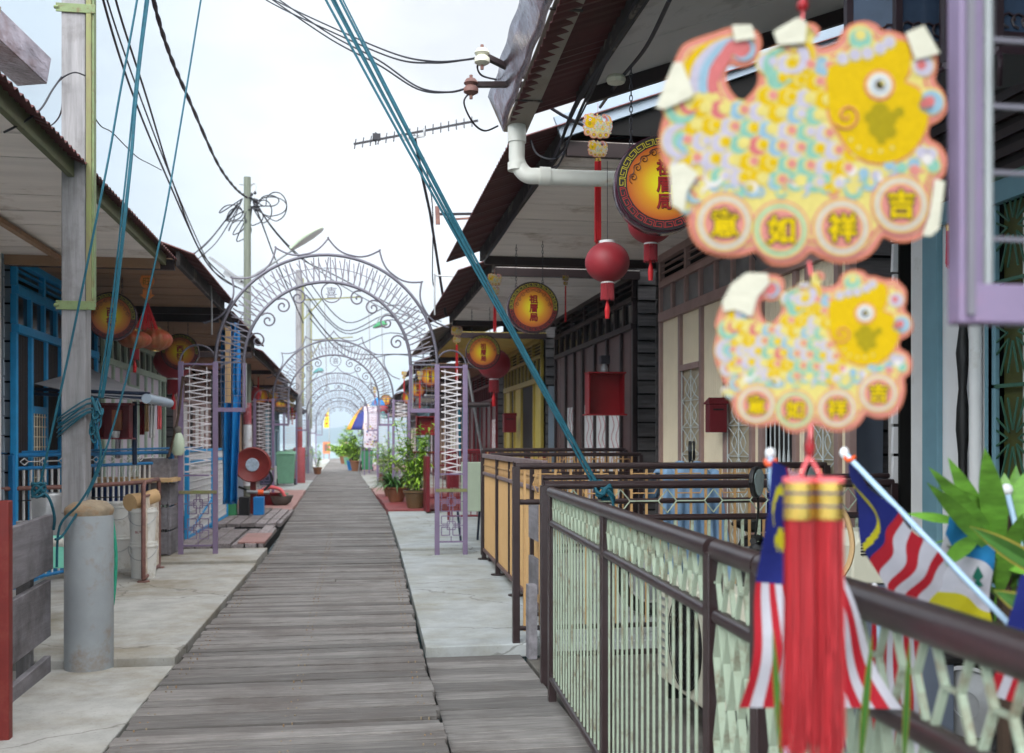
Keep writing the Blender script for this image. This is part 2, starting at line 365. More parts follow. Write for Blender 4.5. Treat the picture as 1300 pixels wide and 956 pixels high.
def walkway():
    mb = MB(); y = -2.0; k = 0
    while y < 88:
        w = rnd(.12, .17) if y > 20 else random.choice([.11, .12, .13, .14, .16])
        gap = rnd(.008, .02); xl = ev(LE, max(y, 0)) + rnd(-.015, .01); xr = ev(RE, max(y, 0)) + rnd(-.01, .015)
        a = rnd(-.006, .006); z = rnd(-.006, .004); sk = rnd(-.005, .005)
        y1 = y + w - gap
        n = 3; 
        for (xa, xb) in (((xl, xr),) if random.random() < .99 else ((xl, xl + (xr - xl) * .55), (xl + (xr - xl) * .555, xr))):
            dz = rnd(-.004, .004)
            mb.hexa([(xa, y - sk, -.05), (xb, y + sk, -.05), (xb, y1 + sk, -.05), (xa, y1 - sk, -.05),
                     (xa, y - sk, z + a + dz), (xb, y + sk, z - a), (xb, y1 + sk, z - a + dz), (xa, y1 - sk, z + a)])
        y += w
    mb.build('walkway', 'plank', kind='structure', bev=.004)
    mb = MB(); y = -1.5
    while y < 16:
        for x in (ev(LE, max(y, 0)) + .08, -.3, ev(RE, max(y, 0)) - .08):
            for q in (-.02, .02): mb.lathe((x + q + rnd(-.008, .008), y + rnd(-.02, .02), -.01), [(.0045, 0), (.0045, .0145)], 6)
        y += .152
    mb.build('walkway_nails', 'rust', kind='structure')
    mb = MB()
    for x in (-.95, -.3, .35): mb.box((x - .06, -2, -.3), (x + .06, 88, -.062))
    mb.build('walkway_beams', 'wgrey', kind='structure')
walkway()
def slab(name, mat, side, y0, y1, xo, z, th=.14, edge=None, jag=.0):
    """deck slab from the walkway edge out to xo"""
    mb = MB(); t = LE if side < 0 else RE; n = max(1, int((y1 - y0) / .5)); vs = []; g = .03
    ys = [y0 + (y1 - y0) * i / n for i in range(n + 1)]
    inn = [((edge if edge is not None else ev(t, y) + side * g) + rnd(-jag, jag), y) for y in ys]
    poly = inn + [(xo, y1), (xo, y0)]
    if side > 0: poly = poly[::-1]
    k = len(poly)
    vs = [(x, y, z - th) for x, y in poly] + [(x, y, z) for x, y in poly]
    mb.add(vs, [tuple(range(k)), tuple(range(2 * k - 1, k - 1, -1))] + [(i, i + k, (i + 1) % k + k, (i + 1) % k) for i in range(k)])
    me = mb.build(name, mat, kind='structure', bev=.008)
    return me
slab('pavement', 'conc', -1, -2, 6.76, -3.2, -.02)
slab('pavement', 'conc', -1, 6.8, 11.9, -3.2, .03, .1)
slab('pavement', 'conc', -1, 11.93, 13.3, -3.2, .06, .12)
slab('pavement', 'conc2', 1, 7.0, 13.2, 3.5, .0, .09)
slab('pavement', 'conc2', 1, 13.23, 20.3, 3.5, .03, .1)
slab('pavement', 'dconc', 1, -2, 6.97, 3.5, -.09, .1, edge=1.2)
def cross_boards():
    mb = MB(); y = -1.0
    while y < 6.9:
        w = random.choice([.16, .2, .24]); 
        mb.hexa([(ev(RE, max(0, y)) + .03, y, -.13), (1.16, y, -.13), (1.16, y + w - .012, -.13), (ev(RE, max(0, y)) + .03, y + w - .012, -.13),
                 (ev(RE, max(0, y)) + .03, y, -.07 + rnd(-.005, .005)), (1.16, y, -.07), (1.16, y + w - .012, -.07), (ev(RE, max(0, y)) + .03, y + w - .012, -.07)]); y += w
    mb.build('footpath', 'plank', kind='structure', bev=.004)
cross_boards()
def long_boards():
    mb = MB(); x = -2.35; i = 0
    while x < -1.12:
        w = rnd(.16, .24); y0 = 13.36 + rnd(0, .06)
        for (a, b) in ((y0, 16.2 + rnd(-.5, .5)), (16.8 + rnd(-.1, .1), 20.4 + rnd(-.2, .2))):
            d = rnd(-.02, .02); x1 = min(x + w - .022, -1.1)
            mb.hexa([(x, a, .04), (x1, a, .04), (x1 + d, b, .04), (x + d, b, .04), (x, a, .1 + rnd(-.008, .008)), (x1, a, .1 + rnd(-.008, .008)), (x1 + d, b, .1 + rnd(-.008, .008)), (x + d, b, .1)])
        x += w
    mb.build('boardwalk', 'plankY', kind='structure', bev=.005)
    MB().box((-3.2, 13.34, -.1), (-1.12, 20.5, .02)).build('deck', 'void', kind='structure')
    MB().box((-1.42, 13.42, .105), (-1.08, 14.7, .125)).build('floor_panel', 'pink', kind='structure')
long_boards()
decks = [(-1, 20.55, 24.4, 'pink', .05), (-1, 24.45, 30, 'pink', .02), (-1, 30.1, 38, 'conc2', .0), (-1, 38.1, 52, 'plankY', .0), (-1, 52.1, 66, 'conc', 0), (-1, 66.1, 86, 'conc2', 0),
         (1, 20.4, 26.5, 'redmat', .06), (1, 26.6, 31, 'pink', .02), (1, 31.1, 44, 'conc', .0), (1, 44.1, 50, 'plankY', 0), (1, 50.1, 64, 'pink', 0), (1, 64.1, 86, 'conc', 0)]
for s_, a, b, m, z in decks: slab('pavement', m, s_, a, b, s_ * 3.4, z, .12, jag=.03)
def piles():
    mb = MB()
    for y in range(0, 88, 4):
        for x in (-3.1, -.9, .4, 3.3): mb.lathe((x, y, -1.9), [(.09, 0), (.08, 1.7)], 8)
    mb.build('jetty_piles', 'wgrey', kind='structure')
piles()

# ---------------------------------------------------------------- houses
def corr(mb, y0, y1, xa, za, xb, zb, mi=0, per=.09, amp=.012):
    n = int((y1 - y0) / per * 4)
    mb.grid(lambda u, v: (xa + (xb - xa) * v, y0 + (y1 - y0) * u, za + (zb - za) * v + amp * math.sin(2 * PI * u * (y1 - y0) / per)), n, 1, mi)
def house(label, side, Y0, Y1, Xe, Xs, zs, Xf, roof='roof', sof='sofp', fas='fasc', log='log', slope=.36, sofslope=0., wall='dark', depth=5.0, ze=None, ze1=None):
    s = side; h = thing('stilt_house', label, 'house', (s * Xf, (Y0 + Y1) / 2, 0))
    ze = zs + .0 if ze is None else ze; ze1 = ze if ze1 is None else ze1   # eave height at near / far end
    Xr = Xf + 2.6; rise = slope * (Xr - Xe)
    mb = MB(); n = int((Y1 - Y0 + .5) / .09 * 4)
    y0, y1 = Y0 - .12, Y1 + .12
    def fn(u, v):
        e = ze + (ze1 - ze) * u
        return (s * (Xe + (Xr - Xe) * v), y0 + (y1 - y0) * u, e + rise * v + .012 * math.sin(2 * PI * u * (y1 - y0) / .09))
    mb.grid(fn, n, 1)
    mb.grid(lambda u, v: (s * (Xr + 3.2 * v), y0 + (y1 - y0) * u, ze + rise - slope * 3.2 * v + .012 * math.sin(2 * PI * u * (y1 - y0) / .09)), n, 1)
    mb.build('roof', roof, h, solid=.004)
    # soffit made of boards running across
    mb = MB(); zf = zs + sofslope * (Xf - Xs)
    if sof == 'sof':
        y = Y0
        while y < Y1 - .01:
            yb = min(y + 1.9, Y1)
            mb.hexa([(s * Xs, y, zs), (s * Xf, y, zf), (s * Xf, yb - .012, zf), (s * Xs, yb - .012, zs), (s * Xs, y, zs + .02), (s * Xf, y, zf + .02), (s * Xf, yb - .012, zf + .02), (s * Xs, yb - .012, zs + .02)]); y += 1.9
    else:
        y = Y0; w = {'sofp': .62 if side > 0 else .5}.get(sof, .3)
        while y < Y1 - .01:
            yb = min(y + w, Y1) - .022; d = rnd(-.004, .004)
            mb.hexa([(s * Xs, y, zs + d), (s * Xf, y, zf + d), (s * Xf, yb, zf + d), (s * Xs, yb, zs + d), (s * Xs, y, zs + .02), (s * Xf, y, zf + .02), (s * Xf, yb, zf + .02), (s * Xs, yb, zs + .02)])
            y += w
    mb.build('soffit', sof, h)
    MB().box((s * (Xs - .01), Y0, zs - .05), (s * (Xs - .05), Y1, zs + .1)).build('fascia', fas, h, bev=.004)
    for yy in (Y0 + .01, Y1 - .05): MB().bar((s * Xs, yy, zs - .04), (s * Xf, yy, zf - .04), .05, .1).build('edge_beam', 'brown2' if fas != 'fgreen' else 'sofb', h)
    # end walls of lapped boards
    for e, yy in enumerate((Y0 + .05, Y1 - .05)):
        mb = MB(); z = -.1; top = zf
        while z < top:
            w = rnd(.15, .2); o = -1 if e == 0 else 1
            mb.hexa([(s * Xf, yy, z), (s * (Xf + depth), yy, z + rnd(-.01, .01)), (s * (Xf + depth), yy + .03 * -o, z), (s * Xf, yy + .03 * -o, z),
                     (s * Xf, yy - o * .035 + o * .02, z + w - .02), (s * (Xf + depth), yy - o * .015, z + w - .02), (s * (Xf + depth), yy - o * .045, z + w - .02), (s * Xf, yy - o * .045, z + w - .02)])
            z += w
        mb.build('side_wall', log, h)
        MB().box((s * (Xf + .02), yy + (.06 if e == 0 else -.06), -.1), (s * (Xf + depth), yy + (.08 if e == 0 else -.08), zf)).build('wall_lining', 'void', h)
        zr = ze + rise
        gp = [(s * Xf, zf), (s * (Xf + depth + .4), zf), (s * (Xf + depth + .4), zf + .3), (s * Xr, zr - .05), (s * Xf, ze + slope * (Xf - Xe) - .05)]
        MB().prism(gp, (0, yy + (.05 if e == 0 else -.05), 0), (1, 0, 0), (0, 0, 1), .02, w=(0, 1, 0)).build('gable', log, h)
    MB().box((s * (Xf + depth), Y0 + .1, -.1), (s * (Xf + depth + .05), Y1 - .1, zf)).build('back_wall', log, h)
    MB().box((s * Xf, Y0 + .1, -.12), (s * (Xf + depth), Y1 - .1, -.02)).build('floor', 'conc', h)
    MB().box((s * (Xf + .35), Y0 + .15, 0), (s * (Xf + .4), Y1 - .15, zf)).build('inner_wall', 'void', h)
    return h
def ribs(mb, X, s, ya, yb, za, zb, per=.05, amp=.008, mi=0):
    n = max(2, int((yb - ya) / per)) * 4
    mb.grid(lambda u, v: (X - s * (amp if int(u * n + .5) % 4 in (0, 1) else 0), ya + (yb - ya) * u, za + (zb - za) * v), n, 1, mi)
def facade(h, s, Xf, bays, lv, fr, pan, glass='glass', low=None, gmat='wiron'):
    """lv: (floor, head, win0, win1, vent0, vent1); bays: (ya, yb, kind)"""
    f0, hd, w0, w1, v0, v1 = lv; X = s * Xf; o = -s
    ys = sorted({y for b in bays for y in b[:2]}); A, B = ys[0], ys[-1]
    mb = MB(); D = .06
    for z0, z1, d in ((f0, f0 + .1, D), (hd, w0, D + .012), (w1, v0, D + .006), (v1, v1 + .08, D + .012)):
        mb.box((X, A, z0), (X + o * d, B, z1))
    for y in ys: mb.box((X, y - .032, f0 + .1), (X + o * (D - .004), y + .032, hd)); 
    nwin = max(2, int(round((B - A) / .45)))
    for i in range(nwin + 1):
        y = A + (B - A) * i / nwin
        mb.box((X, y - .028, w0), (X + o * (D - .004), y + .028, w1))
        if i % 2 == 0: mb.box((X, y - .028, v0), (X + o * (D - .004), y + .028, v1))
    mb.build('frame', fr, h, bev=.004)
    mb = MB()
    for i in range(nwin):
        ya = A + (B - A) * i / nwin + .028; yb = A + (B - A) * (i + 1) / nwin - .028
        w = MB(); w.box((X + o * .012, ya, w0), (X + o * .02, yb, w1)); w.build('window_pane', glass, h)
    n = max(2, int((v1 - v0) / .06))
    for i in range(n):
        z = v0 + (v1 - v0) * (i + .3) / n; mb.bar((X + o * .02, A, z), (X + o * .02, B, z), .04, .012)
    mb.build('vent_louvre', fr, h)
    for ya, yb, kind in bays:
        ya += .032; yb -= .032; z0 = f0 + .1
        if kind == 'rib':
            mb = MB(); ribs(mb, X + o * .012, s, ya, yb, z0, hd); mb.build('wall_panel', pan, h)
        elif kind in ('board', 'plain'):
            mb = MB(); n = max(1, int((yb - ya) / .14)) if kind == 'board' else 1
            for i in range(n):
                a = ya + (yb - ya) * i / n; b = ya + (yb - ya) * (i + 1) / n - (.006 if n > 1 else 0)
                mb.box((X + o * .008, a, z0), (X + o * (.02 + (i % 2) * .004), b, hd))
            mb.build('wall_panel', pan, h)
        elif kind == 'grille':
            zg = 2.15; mb = MB(); ribs(mb, X + o * .012, s, ya, yb, zg + .06, hd); mb.build('wall_panel', pan, h)
            MB().box((X, ya, zg), (X + o * D, yb, zg + .06)).build('lintel', fr, h)
            p = MB().box((X + o * .004, ya, z0), (X + o * .01, yb, zg)).build('window', 'lgrey' if 'lgrey' in m_ else 'glass', h)
            g = MB(); c = (ya + yb) / 2; w = (yb - ya) / 2; xx = X + o * .035
            for yy in (ya + .01, c, yb - .01): g.tube([(xx, yy, z0), (xx, yy, zg)], .006, 5)
            z = z0 + .1
            while z < zg - .15:
                for q in (-1, 1):
                    g.tube(cat_rom([(xx, c + q * w * .95, z), (xx, c + q * w * .3, z + .07), (xx, c + q * w * .2, z + .16), (xx, c + q * w * .9, z + .27)], 3), .005, 4)
                    g.tube(cat_rom([(xx, c, z), (xx, c + q * w * .6, z + .12), (xx, c, z + .26)], 3), .005, 4)
                g.tube([(xx, ya, z), (xx, yb, z)], .005, 4); z += .28
            g.build('grille', gmat, p)
        elif kind == 'bars':
            p = MB().box((X - o * .05, ya, z0), (X - o * .04, yb, hd)).build('door', 'dark', h)
            g = MB(); y = ya + .05; xx = X + o * .02
            while y < yb:
                g.lathe((xx, y, z0), [(.006, 0), (.006, .5), (.014, .6), (.006, .7), (.006, 1.1), (.014, 1.2), (.006, 1.3), (.006, hd - z0 - .9)], 6); y += .09
            for z in (.5, 1.2, hd - .8): g.bar((xx, ya, z), (xx, yb, z), .012, .03)
            g.build('grille', gmat, p)
            ribsb = MB(); ribs(ribsb, X + o * .012, s, ya, yb, hd - .7, hd); ribsb.build('wall_panel', pan, h)
        elif kind == 'slit':
            mb = MB(); zt = 1.95; mb.box((X + o * .008, ya, zt), (X + o * .02, yb, hd)); mb.build('wall_panel', pan, h)
            p = MB().box((X + o * .01, ya, z0), (X + o * .018, yb, zt)).build('window', 'white', h)
            g = MB(); c = (ya + yb) / 2; w = (yb - ya) / 2; pts = []
            for q, ph in ((1, 0), (-1, 0)):
                pts = [(X + o * .021, c + q * w * .35 + w * .2 * math.sin(t * .9), z0 + (zt - z0) * t / 40) for t in range(41)]; g.tube(cat_rom(pts, 2), .005, 4)
            g.build('grille', 'wpat' if 'wpat' in m_ else 'dred', p)
        elif kind == 'dark':
            MB().box((X + o * .0, ya, z0), (X + o * .01, yb, hd)).build('door', 'dark', h)
        elif kind == 'curtain':
            mb = MB(); n = 40
            mb.grid(lambda u, v: (X + o * (.02 + .012 * math.sin(u * 40)), ya + (yb - ya) * u, z0 + (hd - z0) * v), n, 1); mb.build('curtain', 'lpanel', h)
m_['lgrey'] = M('pale_window_board', W(184, 172, 146), .5, var=.2, scale=6)
m_['wpat'] = M('rose_print', W(176, 90, 100), .5, var=.2)
yx = lambda px, X: AX(px, 0, X).y
def bays(X, *spec):
    """spec: px, kind, px, kind, ..., px"""
    out = []
    for i in range(0, len(spec) - 2, 2):
        a, b = yx(spec[i], X), yx(spec[i + 2], X); out.append((min(a, b), max(a, b), spec[i + 1]))
    return out
# --- right row
hA = house('near white house with slate blue posts under a grey sloping soffit', 1, -2, 6.3, 1.0, 1.45, 3.6, 3.5, sof='sof', sofslope=.36, ze=3.95, ze1=3.44, log='wwall', slope=.36)
def houseA():
    X = 3.5; h = hA; yq = lambda p: yx(p, X)
    mb = MB().box((X, yq(1262), -.1), (X - .03, yq(1180), 2.7)); mb.build('wall', 'wwall', h)
    MB().box((X - .05, yq(1181), -.1), (X + .02, yq(1166), 3.3)).build('corner_trim', 'white', h)
    MB().box((X - .07, yq(1203), -.1), (X - .031, yq(1184), 2.72)).build('post', 'blueg', h, bev=.004)
    MB().box((X - .08, 1, 2.68), (X - .031, yq(1180), 2.8)).build('beam', 'blueg', h, bev=.004)
    MB().box((X - .06, yq(1276), -.1), (X - .031, yq(1262), 2.68)).build('post', 'blueg', h, bev=.004)
    MB().box((X + .0, 1, 2.8), (X - .02, yq(1180), 4.3)).build('upper_wall', 'dark', h)
    mb = MB()
    for z in [2.85 + .1 * i for i in range(14)]: mb.bar((X - .04, 1, z), (X - .04, yq(1181), z), .03, .05)
    mb.build('vent_louvre', 'brown2', h)
    pv = MB(); y = yq(1253); pv.tube([(X - .07, y, -.1), (X - .07, y, 2.2)], .035, 12); pv.tube([(X - .07, y, 2.19), (X - .07, y, 2.35)], .05, 12); pv.build('downpipe', 'white', h, smooth=True)
    pts = cat_rom([(X - .08, yq(1238), 3.0), (X - .08, yq(1240), 2.3), (X - .1, yq(1243), 1.9), (X - .09, yq(1241), 1.2), (X - .09, yq(1246), .2)], 6)
    MB().tube(pts, [.03 + .008 * math.sin(i * 1.7) for i in range(len(pts))], 8).build('cable_bundle', 'black', h, smooth=True)
    # folding iron grille door
    y1, y0 = yq(1277), 2.2
    d = MB().box((X - .01, y0, .0), (X + .0, y1, 2.68)).build('door', M('olive_panel', W(74, 76, 34), .5, var=.15), h)
    pale = MB()
    w = (y1 - .1 - .2); n = 5
    g = MB(); xx = X - .05
    for i in range(7):
        yc = y1 - .12 - i * .36
        g.bar((xx, yc + .17, 0), (xx, yc + .17, 2.66), .02, .03)
        if i % 2 == 0: pale.box((X - .02, yc - .19 - .15, .1), (X - .012, yc - .19 + .14, 2.6))
        for z in [.3 + .56 * k for k in range(5)]:
            for a in range(8):
                t = a * PI / 4; r0 = .045; r1 = .17 if a % 2 == 0 else .2
                g.tube([(xx, yc - .01 + r0 * math.cos(t), z + r0 * math.sin(t)), (xx, yc - .01 + r1 * math.cos(t + .25), z + r1 * 1.3 * math.sin(t + .25))], .006, 4)
                g.tube([(xx, yc - .01 + r0 * math.cos(t), z + r0 * math.sin(t)), (xx, yc - .01 + r1 * math.cos(t - .25), z + r1 * 1.3 * math.sin(t - .25))], .006, 4)
            g.bar((xx - .004, yc - .19, z + .28), (xx - .004, yc + .17, z + .28), .012, .02)
    g.build('grille', M('dark_green_iron', W(52, 92, 74), .4, var=.2), d); pale.build('curtain', 'white', d)
houseA()
hB = house('beige ribbed house with white iron window grilles and mauve brown frames', 1, 7.05, 11.55, 1.08, 1.5, 3.5, 3.5, ze=3.46)
facade(hB, 1, 3.5, bays(3.5, 843, 'rib', 868, 'grille', 895, 'rib', 926, 'grille', 960, 'rib', 972, 'bars', 1016, 'rib', 1032, 'grille', 1070, 'rib', 1085), (-.05, 2.75, 2.85, 3.13, 3.2, 3.42), 'bfr', 'beige')
# white end rafter under house B's roof
MB().bar((1.42, 6.98, 3.58), (3.6, 6.98, 4.42), .03, .16, up=(0, 0, 1)).build('rafter', 'sheet', hB, bev=.003)
MB().prism([(1.5, 3.56), (3.5, 3.56), (3.5, 4.3)], (0, 7.0, 0), (1, 0, 0), (0, 0, 1), .02, w=(0, 1, 0)).build('attic_shade', 'void', hB)  # near-black triangle stands in for the shade of the open attic
hC = house('dark brown panelled house with narrow patterned white windows', 1, 12.15, 17.5, 1.25, 1.72, 3.48, 3.5, ze=3.42)
facade(hC, 1, 3.5, bays(3.5, 708, 'board', 721, 'slit', 732, 'board', 743, 'slit', 758, 'slit', 774, 'slit', 792, 'board', 808), (-.05, 2.8, 2.87, 3.14, 3.19, 3.42), 'brown2', 'brown', 'dglass')
hD = house('yellow framed house with dark shutters and pale yellow soffit', 1, 18.2, 23.6, 1.35, 1.85, 3.35, 3.5, sof='sofy', ze=3.35, roof='roof2')
m_['yfr'] = M('yellow_frame', W(150, 132, 58), .5, var=.1); m_['yel'] = M('yellow_panel', W(176, 158, 76), .5, var=.1)
facade(hD, 1, 3.5, bays(3.5, 643, 'plain', 650, 'dark', 655, 'plain', 664, 'dark', 680, 'plain', 690), (0, 2.5, 2.6, 2.95, 3.0, 3.25), 'yfr', 'yel', 'dglass')
# --- left row
m_['drib'] = M('dark_ribbed_shutter', W(40, 33, 33), .6, var=.15)
hL1 = house('near left house with pale planked soffit and mossy fascia', -1, 1.5, 9.95, 1.62, 1.75, 3.1, 3.1, fas='fgreen', ze=3.14, ze1=3.12, log='sheet')
MB().box((-3.12, 1.6, 0), (-3.1, 9.8, 3.1)).build('wall', 'wwall', hL1)
mb = MB(); mb.bar((-2.6, 1.6, 3.06), (-2.6, 9.9, 3.06), .05, .04); mb.build('batten', 'sofb', hL1)
hL2 = house('bright blue framed house with dark ribbed shutters', -1, 10.1, 13.6, 1.45, 1.65, 3.12, 3.12, sof='sofb', fas='fasc', ze=3.16, log='sheet')
facade(hL2, -1, 3.12, bays(-3.12, 14, 'rib', 34, 'blueg', 53, 'rib', 72, 'blueg', 84, 'rib', 104, 'rib', 118), (0, 2.42, 2.5, 2.78, 2.86, 3.06), 'blue', 'drib', 'dglass')
for a, b in ((34, 53), (72, 84)):
    ya, yb = yx(a, -3.12) + .03, yx(b, -3.12) - .03
    mb = MB(); ribs(mb, -3.1, -1, ya, yb, 1.75, 2.42); mb.build('wall_panel', 'drib', hL2)
    MB().box((-3.12, ya, 1.68), (-3.06, yb, 1.75)).build('lintel', 'blue', hL2)
    p = MB().box((-3.11, ya, .1), (-3.1, yb, 1.68)).build('window', 'dglass', hL2)
    g = MB(); z = .15
    while z < 1.66: g.tube([(-3.07, ya, z), (-3.07, yb, z)], .005, 4); z += .1
    for k in range(5): y = ya + (yb - ya) * (k + .5) / 5; g.tube([(-3.07, y, .1), (-3.07, y, 1.68)], .005, 4)
    g.build('grille', 'beige', p)
hL3 = house('pale lilac panelled house with sage green window frames', -1, 13.8, 18.3, 1.5, 1.7, 3.05, 3.12, sof='sofb', ze=3.08)
m_['sage'] = M('sage_frame', W(166, 184, 166), .5, var=.1)
facade(hL3, -1, 3.12, bays(-3.12, 128, 'plain', 140, 'curtain', 150, 'plain', 160, 'grille', 172, 'plain', 182, 'curtain', 190, 'plain', 200, 'dark', 206), (0, 2.4, 2.48, 2.75, 2.8, 2.98), 'sage', 'lpanel', 'dglass')
# --- houses further down both rows
far = [(1, 24.3, 30, 1.5, 1.9, 3.25, 3.5, 'roof', 'sofb', 'purple red framed house behind the second row of lanterns', 'dred', 'brown'),
       (1, 30.8, 37, 1.6, 1.95, 3.2, 3.5, 'roof2', 'sofb', 'cream boarded house past the potted bamboo', 'bfr', 'cream'),
       (1, 37.8, 45, 1.6, 1.95, 3.1, 3.5, 'roof', 'sofp', 'weathered brown house near the far green bin', 'brown', 'sofb'),
       (1, 46, 54, 1.7, 2.0, 3.1, 3.5, 'roof2', 'sofp', 'small house beside the striped parasol', 'blueg', 'lpanel'),
       (1, 55, 64, 1.8, 2.1, 3.0, 3.5, 'roof', 'sofp', 'last house of the right row by the sea', 'brown', 'beige'),
       (-1, 18.9, 23.5, 1.55, 1.75, 3.0, 3.12, 'roof', 'sofb', 'white panelled house behind the hanging blue tarpaulin', 'bfr', 'white'),
       (-1, 24.2, 30.5, 1.65, 1.85, 3.05, 3.12, 'roof2', 'sofb', 'brown timber house behind the hose reel', 'brown2', 'sofb'),
       (-1, 31.3, 38, 1.75, 1.95, 3.0, 3.12, 'roof', 'sofb', 'grey roofed house behind the red pole sleeve', 'brown', 'dark'),
       (-1, 39, 46, 1.85, 2.0, 2.7, 3.12, 'roof2', 'sofb', 'low house at the far end of the left row', 'blueg', 'sheet')]
for (s, a, b, xe, xs, zs, xf, rf, sf, lab, fr, pn) in far:
    h = house(lab, s, a, b, xe, xs, zs, xf, roof=rf, sof=sf, ze=zs + .02)
    n = 6; ks = ['board', 'dark', 'board', 'slit', 'plain', 'dark']; random.shuffle(ks)
    bb = [(a + .1 + (b - a - .2) * i / n, a + .1 + (b - a - .2) * (i + 1) / n, ks[i]) for i in range(n)]
    facade(h, s, xf, bb, (0, zs - .85, zs - .78, zs - .45, zs - .4, zs - .12), fr, pn, 'dglass')
# ---------------------------------------------------------------- gutter and downpipe of the near right house (parts of it)
def gutter():
    h = hA; g0, g1 = 6.62, .6
    mb = MB(); mb2 = MB()
    def sec(u):
        y = g0 + (g1 - g0) * u; z = 3.43 + .085 * (g0 - y); w = .012 * math.sin(u * 17) + .008 * math.sin(u * 41)
        return y, z, w
    def side_(u, v):
        y, z, w = sec(u); return (.985 - .10 * v + w * v * .8 + .006 * math.sin(u * 90 + v * 3), y, z + (.22 + w * .6) * v)
    mb.grid(side_, 90, 4); mb.build('gutter_flashing', 'gut', h, smooth=True, solid=.004)
    mb2.grid(lambda u, v: (.99 + .15 * v, sec(u)[0], sec(u)[1] - .002), 20, 1)
    mb2.grid(lambda u, v: (1.14, sec(u)[0], sec(u)[1] + .14 * v), 20, 1)
    mb2.add([(.985, g0, 3.43), (1.14, g0, 3.43), (1.14, g0, 3.57), (.89, g0, 3.64)], [(0, 1, 2, 3)])
    mb2.build('gutter', 'gutb', h, solid=.004)
    for y in (6.1, 5.0, 3.9, 2.8): z = 3.43 + .085 * (6.62 - y); MB().box((.98, y, z - .012), (1.15, y + .02, z - .006)).build('gutter_strap', 'fasc', h)
    p = cat_rom([(1.06, 6.52, 3.43), (1.06, 6.52, 3.3), (1.065, 6.52, 3.2), (1.12, 6.5, 3.12), (1.22, 6.48, 3.11), (1.5, 6.45, 3.1), (2.4, 6.35, 3.09), (3.45, 6.25, 3.07)], 8)
    MB().tube(p, .052, 16).build('downpipe', 'pvc', h, smooth=True)
    mb = MB()
    for a, b in (((1.06, 6.52, 3.46), (1.06, 6.52, 3.33)), ((1.06, 6.52, 3.2), (1.06, 6.52, 3.15)), ((1.2, 6.48, 3.11), (1.27, 6.475, 3.108))): MB().tube([a, b], .06, 16).build('pipe_collar', 'pvc', h, smooth=True)
gutter()
# gutter piece sticking in at the upper left (house on the left)
mb = MB()
a0, a1 = AZ(44, 92, 4.6), AZ(-260, -190, 3.4)
d = (a1 - a0).normalized(); up = V((0, 0, 1)); sd = d.cross(up).normalized(); up2 = sd.cross(d)
w_, h_ = .15, .13
mb.hexa([a0 + sd * w_ / 2 - up2 * h_ / 2, a0 - sd * w_ / 2 - up2 * h_ / 2, a0 - sd * w_ / 2 + up2 * h_ / 2, a0 + sd * w_ / 2 + up2 * h_ / 2, a1 + sd * w_ / 2 - up2 * h_ / 2, a1 - sd * w_ / 2 - up2 * h_ / 2, a1 - sd * w_ / 2 + up2 * h_ / 2, a1 + sd * w_ / 2 + up2 * h_ / 2])
mb.build('gutter', 'gut', hL1, bev=.004)
mb = MB()
for t in (.35, .9):
    c = a0 + d * t; mb.hexa([c + sd * (w_ / 2 + .004) - up2 * (h_ / 2 + .004), c - sd * (w_ / 2 + .004) - up2 * (h_ / 2 + .004), c - sd * (w_ / 2 + .004) + up2 * (h_ / 2 + .004), c + sd * (w_ / 2 + .004) + up2 * (h_ / 2 + .004)] +
        [q + d * .015 for q in (c + sd * (w_ / 2 + .004) - up2 * (h_ / 2 + .004), c - sd * (w_ / 2 + .004) - up2 * (h_ / 2 + .004), c - sd * (w_ / 2 + .004) + up2 * (h_ / 2 + .004), c + sd * (w_ / 2 + .004) + up2 * (h_ / 2 + .004))])
mb.build('gutter_strap', 'rust', hL1)

